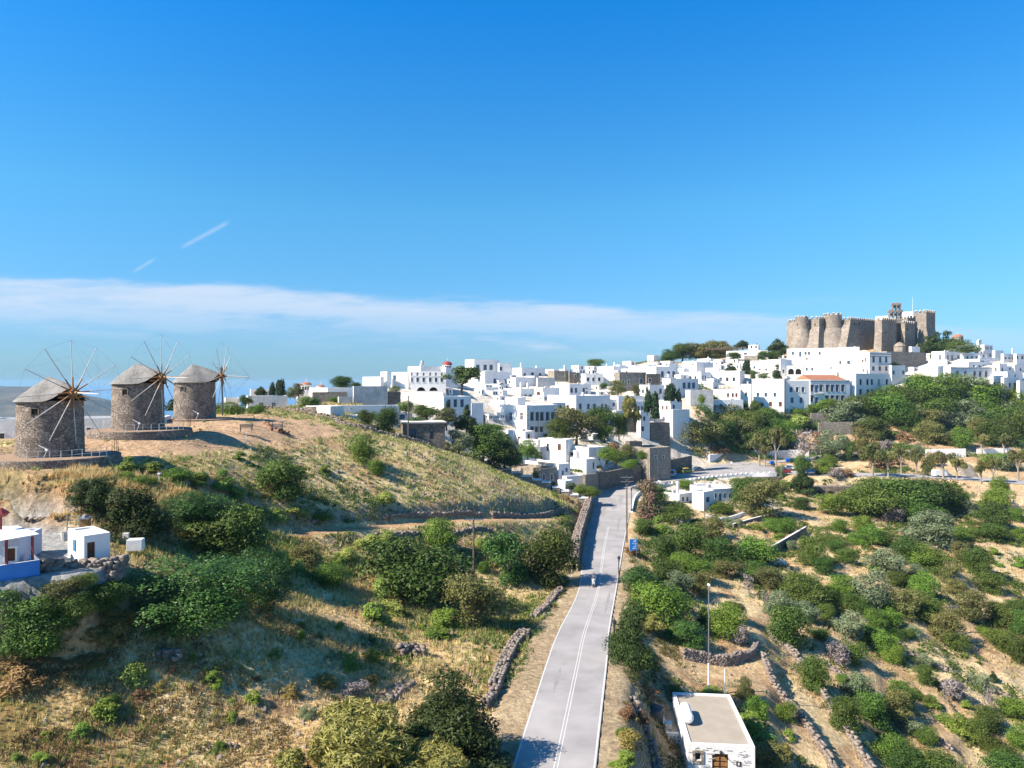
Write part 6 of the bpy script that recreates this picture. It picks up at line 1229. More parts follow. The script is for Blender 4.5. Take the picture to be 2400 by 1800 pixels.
car('white double cab pickup behind the red car', 1850, 1102, 234, math.radians(175), 4.9, 1.8, [(-2.45, .35), (-2.45, .95), (-1.2, 1.1), (2.4, 1.05), (2.45, .35)], [(-1.25, 1.05), (-.7, 1.62), (.7, 1.62), (.95, 1.05)], ('white', (.75, .75, .75)), 'pickup_truck', 'pickup')
car('white delivery van on the lower road between the pale trunks', 2206, 1118, 218, math.radians(183), 5.0, 1.85, [(-2.5, .35), (-2.5, .9), (-1.7, 1.15), (-1.1, 1.95), (2.45, 1.98), (2.5, .35)], [(-1.75, 1.12), (-1.14, 1.85), (-.4, 1.85), (-.4, 1.12)], ('white', (.75, .75, .75)), 'delivery_van', 'van', group=None)
car('black car on the upper road under the bare slope', 2076, 1072, 258, math.radians(185), 4.1, 1.7, *sedan(4.1, 1.45), ('black', (.012, .012, .015)), zoff=-26.57, group=None)
# bins
m_bin = mat('blue_plastic', (.02, .16, .55), rough=.5); m_bing = mat('green_plastic', (.02, .10, .08), rough=.5)
def bin_(label, u, v, Y, m, z=-28.45):
    p = G(u, v, 150); p = (p[0], p[1], p[2] + .05); e_ = empty('waste_bin', p, label, 'waste bin', 'bins beside the parking place', .1); q = MB(); q.prism([(-.55, -.45, .15), (.55, -.45, .15), (.55, .45, .15), (-.55, .45, .15)], [(-.68, -.55, 1.15), (.68, -.55, 1.15), (.68, .55, 1.15), (-.68, .55, 1.15)], 0, None, True); q.build('body', m, e_)
    q = MB(); q.prism([(-.72, -.58, 1.16), (.72, -.58, 1.16), (.72, .58, 1.16), (-.72, .58, 1.16)], [(-.6, -.3, 1.4), (.6, -.3, 1.4), (.6, .3, 1.4), (-.6, .3, 1.4)]); q.build('lid', m, e_)
    for s in (-.45, .45): q = MB(); q.cyl((s, -.5, .1), (s, -.4, .1), .1, .1, 8); q.build('wheel', m_tyre, e_)
bin_('light blue waste bin alone in front of the white wall', 1809, 1090, 249, m_bin); bin_('blue waste bin at the left end of the green bins', 1846, 1084, 253, m_bin)
for k, nm in enumerate(('first', 'second', 'third', 'fourth')): bin_(nm + ' dark green waste bin right of the blue one along the white wall', 1855 + k * 9, 1084, 253, m_bing)
bin_('blue waste bin at the right end of the green bins row', 1893, 1083, 255, m_bin)
for k, nm in enumerate(('left', 'middle', 'right')): bin_('%s blue bin of the three beside the lower road behind the bushes' % nm, 1894 + k * 9, 1108, 229, m_bin)
# scooter and rider
RZ = math.radians(96); sp_ = (*W(1391.5, 1376, 98.6)[:2], -28.0 ); sp_ = (sp_[0], sp_[1], float(np.interp(98.6, RC[:, 1][:60], RC[:, 2][:60])) + .04)
e_ = empty('scooter', sp_, 'red and white scooter riding in the left lane of the road', 'scooter', None, math.radians(-101))
m_scw = mat('scooter_white', (.7, .7, .72), rough=.35); m_scr = mat('scooter_red', (.5, .03, .04), rough=.4)
def loft(q, secs, mi=0):
    for (c0, w0, h0), (c1, w1, h1) in zip(secs, secs[1:]):
        A = [(c0[0], s * w0, c0[1] + t * h0) for s, t in ((-1, -1), (1, -1), (1, 1), (-1, 1))]; B = [(c1[0], s * w1, c1[1] + t * h1) for s, t in ((-1, -1), (1, -1), (1, 1), (-1, 1))]; q.prism(A, B, mi, None, True)
q = MB(); loft(q, [((-.85, .62), .06, .08), ((-.5, .66), .17, .14), ((-.1, .62), .19, .13), ((.15, .5), .14, .1)]); q.build('rear_body', m_scr, e_)
q = MB(); q.box((.32, 0, .3), (.45, .34, .08)); q.build('footboard', m_dark, e_)
q = MB(); q.prism([(.52, -.2, .3), (.6, -.2, .3), (.6, .2, .3), (.52, .2, .3)], [(.62, -.16, .98), (.72, -.12, .98), (.72, .12, .98), (.62, .16, .98)]); q.prism([(.6, -.1, .96), (.78, -.08, .96), (.78, .08, .96), (.6, .1, .96)], [(.55, -.08, 1.12), (.72, -.06, 1.1), (.72, .06, 1.1), (.55, .08, 1.12)]); q.build('front_shield', m_scw, e_)
q = MB(); q.cyl((.6, -.34, 1.08), (.6, .34, 1.08), .02, .02, 6); q.cyl((.62, 0, .4), (.85, 0, .25), .04, .04, 6); q.build('handlebar', m_dark, e_)
q = MB(); loft(q, [((-.75, .82), .1, .03), ((-.4, .84), .15, .05), ((.02, .8), .12, .04)]); q.build('seat', m_dark, e_)
for x in (-.6, .86):
    q = MB(); q.cyl((x, -.06, .26), (x, .06, .26), .26, .26, 18); w_ = q.build('wheel', m_tyre, e_); q = MB(); q.cyl((x, -.065, .26), (x, .065, .26), .14, .14, 12); q.build('rim', m_hub, w_)
q = MB(); q.cyl((.76, 0, .93), (.8, 0, .92), .08, .08, 10); q.build('headlight', m_frame, e_)
for s in (-1, 1): q = MB(); q.cyl((.6, s * .2, 1.1), (.56, s * .3, 1.3), .012, .012, 4); q.box((.56, s * .31, 1.33), (.03, .13, .08)); q.build('mirror', m_dark, e_)
def skinmesh(name, verts, edges, radii, m, parent, root=0, sub=1):
    me = bpy.data.meshes.new(name); me.from_pydata(verts, edges, []); me.materials.append(m); o = bpy.data.objects.new(name, me); COL.objects.link(o)
    if parent is not None: o.parent = parent
    md = o.modifiers.new('skin', 'SKIN'); sv = me.skin_vertices[0].data if me.skin_vertices else None
    if sv is None:
        bpy.context.view_layer.objects.active = o; bpy.ops.mesh.customdata_skin_add(); sv = me.skin_vertices[0].data
    for i, r_ in enumerate(radii): sv[i].radius = (r_, r_); sv[i].use_root = (i == root)
    o.modifiers.new('sub', 'SUBSURF').levels = sub; o.modifiers['sub'].render_levels = sub; return o
m_skin = mat('skin', (.50, .28, .19), rough=.6); m_shirt = mat('pale_blue_shirt', (.42, .55, .68), rough=.9); m_trou = mat('light_trousers', (.55, .52, .5), rough=.9)
pe = empty('person', sp_, 'person in a pale blue shirt and white helmet riding the scooter', 'person', None, math.radians(-101))
PV = [(-.32, 0, .93), (-.28, 0, 1.12), (-.2, 0, 1.32), (-.16, 0, 1.44), (-.13, 0, 1.54), (-.1, 0, 1.66)]; PE = [(0, 1), (1, 2), (2, 3), (3, 4), (4, 5)]; PR = [.15, .14, .165, .10, .055, .10]
for s in (-1, 1):
    i = len(PV); PV += [(-.3, s * .1, .91), (.12, s * .17, .88), (.22, s * .15, .45), (.38, s * .15, .38)]; PE += [(0, i), (i, i + 1), (i + 1, i + 2), (i + 2, i + 3)]; PR += [.10, .075, .055, .045]
    i = len(PV); PV += [(-.17, s * .2, 1.4), (.02, s * .32, 1.2), (.35, s * .3, 1.12), (.53, s * .27, 1.1)]; PE += [(3, i), (i, i + 1), (i + 1, i + 2), (i + 2, i + 3)]; PR += [.065, .05, .036, .03]
    k0 = i + 3
    for f in range(4): j = len(PV); y = s * (.235 + .02 * f); PV += [(.59, y, 1.125), (.63 + .004 * f, y, 1.10), (.61, y, 1.07)]; PE += [(k0, j), (j, j + 1), (j + 1, j + 2)]; PR += [.011, .010, .008]
    j = len(PV); PV += [(.55, s * .225, 1.09), (.585, s * .215, 1.065)]; PE += [(k0, j), (j, j + 1)]; PR += [.011, .009]
skinmesh('body', PV, PE, PR, m_skin, pe)
i = 0; SV = [(-.32, 0, .90), (-.28, 0, 1.12), (-.2, 0, 1.33), (-.16, 0, 1.43)]; SE = [(0, 1), (1, 2), (2, 3)]; SR = [.17, .165, .19, .12]
for s in (-1, 1): j = len(SV); SV += [(-.17, s * .2, 1.4), (-.02, s * .29, 1.24)]; SE += [(3, j), (j, j + 1)]; SR += [.085, .07]
skinmesh('shirt', SV, SE, SR, m_shirt, pe)
SV = [(-.32, 0, .90)]; SE = []; SR = [.175]
for s in (-1, 1): j = len(SV); SV += [(-.28, s * .1, .90), (.12, s * .17, .88), (.2, s * .155, .52)]; SE += [(0, j), (j, j + 1), (j + 1, j + 2)]; SR += [.12, .095, .075]
skinmesh('trousers', SV, SE, SR, m_trou, pe)
q = MB(); q.lathe((-.1, 0, 1.66), [(.125, -.06), (.145, .02), (.13, .12), (.08, .18), (0, .2)], 16); q.build('helmet', m_frame, pe, smooth=True)
q = MB(); q.box((.0, 0, 1.655), (.05, .04, .03)); q.box((.0, .035, 1.69), (.03, .03, .012)); q.box((.0, -.035, 1.69), (.03, .03, .012)); q.build('face_features', m_skin, pe)
# skip / roadside barrier beside the bend shadow
p = W(1340, 1362, 104); p = (p[0], p[1], H(p[0], p[1])); e_ = empty('road_marker', p, 'white marker post in the shade at the left road edge', 'marker post'); q = MB(); q.box((p[0], p[1], p[2] + .5), (.12, .12, 1.1)); q.build('post', m_white, e_, off=p)
# sandy terrace with white well
p = W(1829, 1310, 130); p = (p[0], p[1], H(p[0], p[1])); e_ = empty('well', p, 'round white well head on the small sandy terrace', 'well'); q = MB(); q.lathe(p, [(1.2, -.6), (1.2, .25), (.75, .25), (.75, .9), (.55, .9), (.55, .3)], 18); q.build('rim', m_white, e_, off=p)

infill()
# ---------------------------------------------------------------- vegetation
def leafm(name, c1, c2, ov=1.0, tr=.14, rough=.6): return mat(name, c1, c2, rough=rough, attr=True, trans=tr, objvar=ov, spec=.25)
LM = {
 'broad': leafm('leaf_green', (0.034, 0.083, 0.014), (0.132, 0.202, 0.032)),
 'bright': leafm('leaf_bright_green', (0.061, 0.136, 0.017), (0.202, 0.312, 0.037), .6),
 'olive': leafm('leaf_grey_green', (0.115, 0.162, 0.081), (0.280, 0.350, 0.182), .6),
 'obr': leafm('leaf_brown_green', (0.081, 0.101, 0.030), (0.238, 0.238, 0.070), .8),
 'conifer': leafm('leaf_dark_conifer', (.014, .034, .009), (.075, .12, .022), .5, .1),
 'fig': leafm('leaf_fig', (.02, .075, .014), (.105, .215, .045), .5, .18, .45),
 'cyp': leafm('leaf_cypress', (.01, .03, .010), (.035, .075, .018), .5, .05),
 'pine': leafm('leaf_pine', (0.030, 0.074, 0.019), (0.119, 0.196, 0.042), .6, .12),
 'euph': leafm('leaf_yellow_green', (0.230, 0.324, 0.054), (0.476, 0.560, 0.140), .5),
 'dry': leafm('leaf_rusty', (.22, .13, .06), (.36, .24, .10), .8),
 'mustard': leafm('leaf_mustard', (.24, .19, .04), (.40, .33, .09), .5),
 'dead': leafm('twig_grey', (.20, .17, .16), (.32, .28, .27), .3, 0),
 'fern': leafm('leaf_feathery', (0.095, 0.189, 0.027), (0.280, 0.392, 0.063), .7),
 'oleander': leafm('leaf_oleander_pink', (.08, .13, .035), (.34, .17, .15), .2),
 'willow': leafm('leaf_olive_yellow', (0.162, 0.176, 0.034), (0.476, 0.434, 0.126), .4),
}
m_bark = mat('bark', (.17, .12, .08), (.10, .07, .05), 3, bump=.5); m_barkw = mat('pale_bark', (.42, .36, .29), (.32, .26, .2), 3, bump=.4)
def crown(seed, n, leaf, shape='round', lobes=14, lw=.30, aspect=1.0, up=0.0, gap=.0, zlo=.12):
    rs = np.random.RandomState(seed); C = []
    tries = 0
    while len(C) < lobes and tries < 4000:
        tries += 1; p = rs.uniform(-1, 1, 3); r = np.hypot(p[0], p[1]); z = (p[2] + 1) / 2
        if shape == 'round': ok = r ** 2 + abs(p[2]) ** 3 < 1 and (r > .25 or z > .5)
        elif shape == 'cone': ok = r < (1 - z) ** .75 * 1.0 + .06
        elif shape == 'column': ok = r < .85 * min(1, (1 - z) * 2.2 + .12)
        elif shape == 'flat': ok = z > .55 - .1 * (1 - r) and r < 1 and z < 1 - .3 * r * r
        elif shape == 'mound': ok = r * r + z * z < 1
        else: ok = r < 1
        if ok: C.append((p[0] * (.5 - lw * .5), p[1] * (.5 - lw * .5), zlo + z * (1 - zlo - lw * .5) ))
    C = np.array(C); R = lw * rs.uniform(.34, 1.0, len(C)) ** .8; C = C + rs.normal(0, .035, C.shape) * (shape in ('round', 'flat')); C[:, 2] = np.maximum(C[:, 2], .05); ltone = rs.uniform(-.22, .22, len(C))
    w_ = R ** 2; k = rs.choice(len(C), n, p=w_ / w_.sum()); d = rs.normal(size=(n, 3)); d /= np.linalg.norm(d, axis=1)[:, None]; d[:, 2] = np.where(d[:, 2] < -.65, -d[:, 2] * .6, d[:, 2])
    rad = R[k] * np.clip(rs.normal(.92, .12, n), .3, 1.2) * (1 + .25 * (vnoise(d[:, 0] * 3 + k, d[:, 1] * 3 + d[:, 2] * 2) - .5) * 2)
    P = C[k] + d * rad[:, None] * np.array([1, 1, .85]); P[:, 2] = np.maximum(P[:, 2], .01)
    # facing: mostly outward plus jitter
    nrm = d + rs.normal(size=(n, 3)) * .5 + np.array([0, 0, up]); nrm /= np.linalg.norm(nrm, axis=1)[:, None]
    t = np.cross(nrm, rs.normal(size=(n, 3))); t /= np.linalg.norm(t, axis=1)[:, None]; b = np.cross(nrm, t); s = leaf * rs.uniform(.55, 1.25, n)[:, None]
    q = np.stack([P - t * s * aspect, P - b * s * .55 + nrm * s * .15, P + t * s * aspect, P + b * s * .55 + nrm * s * .15], 1)
    tone = np.clip(.5 + ltone[k] + rs.normal(0, .2, n), 0, 1); return q.reshape(-1, 3), np.arange(n * 4).reshape(n, 4), np.repeat(tone, 4), C
def trunkmb(C, base=.035, seed=0, n=5, top=.45, fork=True):
    rs = random.Random(seed); mb = MB(); p0 = Vector((0, 0, -.15)); p1 = Vector((rs.uniform(-.03, .03), rs.uniform(-.03, .03), top * .5)); mb.cyl(p0, p1, base, base * .75, 7)
    idx = sorted(range(len(C)), key=lambda i: rs.random())[:n]
    for i in idx:
        c = Vector(C[i]); m_ = p1.lerp(c, .5) + Vector((rs.uniform(-.04, .04), rs.uniform(-.04, .04), .03)); mb.cyl(p1, m_, base * .55, base * .35, 5, 0, False); mb.cyl(m_, c, base * .35, base * .12, 5, 0, False)
        for k in range(2): mb.cyl(m_, m_ + Vector((rs.uniform(-.15, .15), rs.uniform(-.15, .15), rs.uniform(.05, .2))), base * .22, base * .06, 4, 0, False)
    return mb
PROTO = {}
SPEC = { # kind: (material, shape, leaves, leafsize, lobes, lobe width, aspect, up, zlo, bark)
 'broad': ('broad', 'round', 10000, .0215, 30, .30, 1.2, .2, -.02, 0), 'bright': ('bright', 'round', 9000, .0215, 24, .30, 1.2, .3, -.02, 0), 'olive': ('olive', 'round', 8000, .020, 24, .25, 1.6, .1, -.02, 0),
 'obr': ('obr', 'round', 8000, .020, 24, .25, 1.3, .1, -.02, 0), 'conifer': ('conifer', 'cone', 7500, .028, 30, .22, 1.2, .4, .06, 0), 'fig': ('fig', 'round', 9000, .023, 26, .24, 1.0, .5, -.02, 1),
 'cyp': ('cyp', 'column', 3200, .06, 16, .42, 1.2, .3, .04, 0), 'pine': ('pine', 'flat', 4200, .028, 16, .26, 1.3, .6, .10, 0), 'euph': ('euph', 'mound', 2600, .035, 12, .34, 1.4, .8, .05, 0),
 'dry': ('dry', 'mound', 1500, .035, 14, .26, 1.8, .4, .05, 0), 'mustard': ('mustard', 'mound', 1800, .035, 12, .28, 1.6, .6, .05, 0), 'dead': ('dead', 'round', 1300, .03, 12, .3, 2.6, .0, .1, 0), 'fern': ('fern', 'mound', 2200, .034, 12, .28, 2.0, 1.2, .03, 0),
 'oleander': ('oleander', 'mound', 4200, .03, 14, .28, 1.0, .2, .05, 0), 'willow': ('willow', 'round', 6500, .030, 20, .25, 2.4, -.3, .04, 0), 'euc': ('obr', 'flat', 1500, .028, 11, .20, 2.0, 0, .35, 1), 'bare': ('dead', 'round', 260, .03, 10, .3, 2.6, 0, .3, 1), 'conhi': ('conifer', 'cone', 26000, .0135, 60, .20, 1.5, .4, .0, 0), 'pinehi': ('conifer', 'round', 26000, .013, 54, .21, 1.6, .4, -.02, 0), 'fighi': ('fig', 'round', 30000, .0125, 64, .20, 1.0, .5, -.02, 1),
 'willowhi': ('willow', 'round', 22000, .0155, 34, .21, 2.6, -.3, .03, 0), 'broadhi': ('broad', 'round', 28000, .0125, 56, .21, 1.3, .3, -.02, 0)}
def proto(kind, var):
    k_ = (kind, var)
    if k_ in PROTO: return PROTO[k_]
    mt, sh_, n_, lf, lb, lw, asp, up, zlo, bk = SPEC[kind]
    V, Fc, T, C = crown(hash(kind) % 1000 * 0 + sum(map(ord, kind)) * 7 + var * 13, n_, lf, sh_, lb, lw, asp, up, zlo=zlo)
    me = bpy.data.meshes.new(kind + '_crown'); nf = len(Fc); me.vertices.add(len(V)); me.vertices.foreach_set('co', V.astype(np.float32).ravel()); me.loops.add(nf * 4); me.loops.foreach_set('vertex_index', Fc.astype(np.int32).ravel()); me.polygons.add(nf)
    me.polygons.foreach_set('loop_start', np.arange(0, nf * 4, 4, dtype=np.int32)); me.polygons.foreach_set('loop_total', np.full(nf, 4, np.int32)); me.materials.append(LM[mt]); a_ = me.attributes.new('tone', 'FLOAT', 'POINT'); a_.data.foreach_set('value', T.astype(np.float32)); me.update()
    mb = trunkmb(C, .05 if kind in ('euc', 'bare') else .035, var, 9 if kind == 'bare' else 5, .7 if kind in ('euc', 'pine') else .35)
    tm_ = bpy.data.meshes.new(kind + '_trunk'); tm_.from_pydata(mb.v, [], mb.f); tm_.materials.append(m_barkw if bk else m_bark); tm_.update(); PROTO[k_] = (me, tm_); return PROTO[k_]
DESC = {'broad': ('rounded mid green bush', 'bush'), 'bright': ('bright green bush', 'bush'), 'olive': ('grey green bushy tree', 'tree'), 'obr': ('brownish green tree', 'tree'), 'conifer': ('dark layered conifer', 'conifer tree'), 'fig': ('broad leaved fig bush', 'fig tree'), 'cyp': ('slim dark cypress', 'cypress tree'), 'pine': ('flat topped pine', 'pine tree'),
 'euph': ('yellow green mounded shrub', 'shrub'), 'dry': ('rusty dried weed clump', 'shrub'), 'mustard': ('mustard yellow weed clump', 'shrub'), 'dead': ('grey leafless shrub', 'shrub'), 'fern': ('low feathery green clump', 'shrub'), 'oleander': ('pink flowering bush', 'bush'), 'willow': ('olive yellow drooping bush', 'bush'), 'euc': ('pale trunked roadside tree', 'tree'), 'bare': ('bare pale branched tree', 'tree')}
NAME = {'broad': 'bush', 'bright': 'bush', 'olive': 'olive_tree', 'obr': 'tree', 'conifer': 'conifer', 'fig': 'fig_tree', 'cyp': 'cypress', 'pine': 'pine_tree', 'euph': 'shrub', 'dry': 'weed_clump', 'mustard': 'weed_clump', 'dead': 'leafless_shrub', 'fern': 'fern_clump', 'oleander': 'oleander', 'willow': 'willow_bush', 'euc': 'roadside_tree', 'bare': 'bare_tree'}
PLANTS = []
def plants(zone, s, Y=None):
    for t in s.split():
        q = t.split(','); u, v, w_, h_ = map(float, q[:4]); k = q[4] if len(q) > 4 else 'broad'; yy = float(q[5]) if len(q) > 5 else Y; w_ *= 1 + .0 * w_
        yy = yy(v) if callable(yy) else yy; PLANTS.append([zone, u, v, w_, h_, k, yy])
plants('behind the white shed', '215,1214,96,92,pinehi 296,1264,165,135,conhi')
plants('below the windmill terraces at left', '450,1250,160,98,fighi 508,1312,158,105,broad')
plants('in the left foreground below the shed wall', '425,1478,300,180,fighi 600,1440,130,150,fighi 60,1530,205,165,broadhi 185,1450,120,80,broadhi')
plants('on the left edge of the rust coloured weeds', '320,1462,100,48,mustard 255,1525,75,72,mustard 228,1562,60,30,mustard 150,1572,120,50,dry 60,1565,110,55,dry 35,1620,110,60,dry 311,1606,62,58,euph 380,1435,30,30,bright 350,1500,30,22,fern')
plants('on the hillside below the skyline wall', '655,1176,108,92,broad 845,1086,50,66,bright 880,1118,36,42,bright 903,1177,36,26,euph 760,1110,30,20,fern 560,1080,30,22,fern')
plants('in the green hollow under the windmills', '300,1105,50,36,fern 350,1112,60,30,fern 410,1128,60,30,bright 460,1140,60,34,fern 330,1140,60,26,bright 515,1150,60,50,fern 540,1180,60,40,fern 290,1130,40,25,bright')
plants('along the upper side of the dirt track', '640,1224,60,36,euph 602,1224,52,32,fern 747,1227,60,30,bright 690,1216,60,32,euph 560,1216,50,30,fern')
plants('on the slope below the dirt track', '560,1332,115,150,broad 715,1330,75,55,obr 762,1372,80,50,bright 655,1345,36,60,euph 700,1342,28,34,euph 845,1292,32,32,euph 872,1288,42,38,euph 906,1286,36,46,euph 815,1312,42,32,euph 790,1325,35,30,fern 965,1422,205,165,broad 1027,1292,72,78,bright 1193,1364,108,112,fig 1292,1374,118,128,broad 1107,1477,135,138,obr 1133,1347,26,32,bright 895,1412,42,62,euph 912,1442,64,34,euph 882,1462,62,52,fern 1125,1290,26,30,euph 1150,1292,26,30,euph 1190,1290,40,30,euph 1040,1472,72,45,fern 1060,1415,80,60,obr')
plants('in the dry grass field at bottom left', '705,1478,20,22,fern 795,1478,24,22,fern 870,1512,26,26,fern 700,1505,28,28,fern 750,1498,16,18,fern 820,1570,48,40,fern 875,1560,40,40,bright 990,1480,22,20,fern 1020,1500,60,30,fern 480,1590,20,26,fern 505,1575,18,20,fern 500,1610,40,36,fern 540,1660,30,22,fern 640,1545,36,26,fern 480,1610,24,22,bright 540,1700,30,34,fern 515,1760,24,24,bright 500,1775,26,20,bright 450,1555,16,24,bright 240,1690,60,50,fern 250,1665,44,36,broad 180,1730,50,36,fern 100,1740,40,26,fern 90,1790,44,26,fern 40,1790,30,26,fern 590,1650,40,30,fern 680,1640,40,40,mustard 760,1620,60,40,mustard 720,1690,40,36,olive 830,1640,60,44,dead 870,1610,40,30,obr 375,1630,40,36,mustard 330,1640,40,28,dry 400,1580,24,20,dry 600,1600,24,18,dry')
plants('at the bottom edge left of the road', '1058,1808,252,242,conhi 852,1835,240,175,willowhi 1005,1868,170,120,willowhi 760,1790,70,70,willow 690,1850,90,90,willow')
plants('on the right road verge near the lamps', '1482,1562,122,165,conhi')
plants('at the foot of the shed retaining wall', '140,1405,100,56,obr 235,1425,104,62,broad 262,1385,60,36,fern 190,1385,70,40,broad 150,1470,100,54,obr 215,1500,90,44,mustard 255,1470,80,50,obr 120,1520,80,36,dry')
plants('between the right road verge and the tall slim light pole', '1546,1466,118,105,bright 1613,1516,84,62,fig 1502,1396,88,68,fig 1585,1402,72,66,olive 1560,1330,66,74,broad 1512,1256,52,38,broad 1650,1470,40,50,conifer 1590,1440,50,40,fern 1650,1437,20,20,euph 1520,1480,60,36,willow 1575,1500,50,30,fern 1640,1400,60,60,obr 1480,1300,40,22,dry')
plants('around the garden of the low white houses below the road', '1518,1218,74,96,oleander 1582,1224,78,48,broad 1617,1312,88,82,broad 1672,1266,68,52,obr 1690,1205,58,28,bright 1786,1214,104,94,obr 1740,1180,60,60,broad 1560,1170,40,20,bright 1605,1143,40,20,bright 1710,1235,26,24,olive 1735,1238,22,22,olive 1535,1185,60,50,broad 1545,1250,50,40,fern 1635,1240,40,24,fern 1772,1240,30,14,fern')
plants('on the slope below the diagonal white capped wall', '1692,1332,84,72,broad 1772,1328,90,74,bright 1612,1352,88,56,bright 1782,1362,72,46,broad 1702,1357,78,48,obr 1560,1372,80,60,broad 1845,1250,62,36,bright 1816,1242,52,26,bright 1905,1327,64,68,broad 1945,1278,42,28,broad 1967,1298,48,32,broad 1987,1318,44,32,broad 1855,1288,30,24,olive 1830,1265,30,16,fern 1935,1345,50,40,broad 1840,1380,60,40,dead')
plants('above the arched stone wall beside the lower road', '1884,1160,54,62,conifer 1885,1115,40,50,broad 1935,1112,42,36,bright 1961,1120,36,30,dead 1945,1096,30,32,bright 1925,1112,24,26,dry 1990,1118,30,22,dry 1840,1150,36,26,fern 1820,1165,40,26,fern 1990,1080,30,40,broad')
plants('right of the arched stone wall', '1952,1208,64,54,bright 2042,1212,125,90,broad 2112,1212,135,94,broad 2190,1208,122,84,broad 2152,1228,84,62,broad 2096,1228,36,42,dead 2187,1278,108,84,olive 1972,1249,42,32,bright 2025,1252,42,46,bright 2010,1277,40,32,bright 2046,1280,52,52,bright 2080,1282,42,32,broad 2005,1200,50,50,fern 1880,1195,40,30,broad')
plants('on the middle of the right slope', '2128,1320,58,62,broad 2166,1338,62,62,bright 2196,1348,62,56,broad 2080,1352,78,68,olive 2060,1342,42,32,fern 2037,1434,105,98,olive 1976,1408,62,58,bright 2066,1443,64,62,broad 2171,1402,62,62,bright 2229,1372,48,52,obr 2246,1397,48,38,obr 2126,1453,74,74,obr 2176,1465,78,68,broad 2092,1472,48,48,bright 2051,1472,48,46,bright 2281,1463,78,78,obr 2221,1512,78,78,obr 1996,1498,78,62,olive 2036,1508,52,42,broad 2110,1380,50,40,broad 2150,1360,40,40,olive 2010,1440,50,50,broad 1945,1420,50,44,broad 2140,1490,40,26,olive 2100,1500,40,30,broad 1985,1380,50,30,fern')
plants('at the right edge of the slope', '2352,1473,72,62,broad 2395,1492,52,62,broad 2392,1432,42,32,broad 2301,1352,62,66,broad 2326,1392,62,52,broad 2286,1342,36,32,bright 2257,1318,44,48,obr 2330,1242,72,66,broad 2331,1270,72,42,broad 2387,1222,42,32,bright 2391,1267,36,32,bright 2247,1198,52,62,bright 2276,1208,42,36,olive 2346,1193,56,52,bright 2342,1153,36,36,bright 2256,1265,42,32,bright 2331,1302,26,20,fern 2341,1328,22,14,fern 2390,1330,30,24,fern 2310,1190,40,30,fern')
plants('beside the diagonal grassy clearing', '1708,1498,78,84,bright 1850,1518,90,98,broad 1880,1428,98,82,broad 1888,1458,68,52,olive 1826,1453,62,72,olive 1757,1394,38,48,bare 1796,1424,42,38,bare 1900,1460,32,32,bare 1887,1398,88,52,broad 1720,1465,50,60,obr 1735,1520,44,50,dead 1912,1622,64,84,broad 1966,1560,58,64,dead 1846,1693,50,48,bright 1925,1500,40,30,broad 1800,1380,70,50,obr 1940,1460,44,44,broad')
plants('near the house at the bottom right', '1800,1822,96,78,obr 1582,1632,34,26,bright 1672,1640,50,30,bright 1760,1720,60,50,fern 1800,1760,60,40,fern 1850,1740,30,30,fern 1840,1790,50,50,mustard 1750,1650,40,60,obr 1775,1690,50,60,bright 1500,1700,50,40,dry 1475,1760,60,50,mustard 1470,1690,50,40,dry 1460,1800,60,40,fern 1520,1640,50,40,dry 1460,1730,30,26,bright')
plants('in the bottom right corner', '1985,1718,74,84,broad 2050,1710,74,84,broad 2095,1790,80,70,bright 2130,1830,90,80,broad 2200,1840,110,80,broad 2010,1640,60,66,olive 2045,1660,50,50,olive 2100,1700,84,80,obr 2120,1670,60,60,broad 2150,1735,60,50,olive 2175,1748,44,50,broad 2250,1720,60,50,fern 2285,1745,60,60,broad 2320,1715,70,60,broad 2390,1690,80,56,bright 2395,1760,60,60,bright 2340,1780,70,50,broad 2380,1860,120,90,broad 2235,1650,60,56,dead 2180,1660,24,30,broad 2115,1635,44,40,bright 2150,1640,24,26,bright 2170,1605,42,46,broad 2168,1570,36,40,olive 2300,1620,50,44,olive 2320,1670,40,60,bare 2075,1540,60,66,bright 2100,1560,44,50,bright 2000,1560,56,60,broad 2130,1500,30,24,broad 2245,1530,50,50,broad 2320,1500,40,30,bright 2360,1530,60,50,broad 2400,1560,60,70,broad 2200,1620,30,30,fern 2190,1660,40,30,fern 1975,1600,30,20,fern 2330,1600,24,26,conifer 2270,1665,30,26,fern 2220,1700,40,26,fern')
plants('in the dark wood above the roundabout', '1532,1044,54,44,broad 1558,1047,64,48,broad 1641,1075,115,92,obr 1596,1047,48,44,bright 1615,1012,74,40,broad 1690,1004,92,56,obr 1722,1014,74,54,broad 1700,1048,74,62,broad 1736,1034,74,62,obr 1770,1024,72,62,broad 1802,1014,74,52,broad 1781,1054,64,52,broad 1742,1060,38,52,conifer 1822,1030,50,50,broad 1580,1055,50,40,broad 1660,1020,60,50,broad 1610,1072,50,40,dry 1690,1075,60,40,dry 1560,1078,50,30,obr 1850,1035,50,50,bright 1700,985,60,30,obr 1750,985,60,30,broad', lambda v: float(np.interp(v, [985, 1000, 1040, 1080], [280, 274, 260, 248])))
plants('in the hotel garden below the gabled mansion', '1842,994,48,32,dead 1872,1004,52,36,euph 1885,998,30,18,bright 1905,968,30,20,broad 1940,966,62,32,bright 1978,968,54,28,olive 1990,1003,84,68,olive 1885,1008,26,20,broad 1905,1008,16,14,broad 1918,1008,18,16,bright 1830,990,40,26,broad 1795,985,50,30,broad 1955,990,24,14,bright 1870,975,30,18,bright')
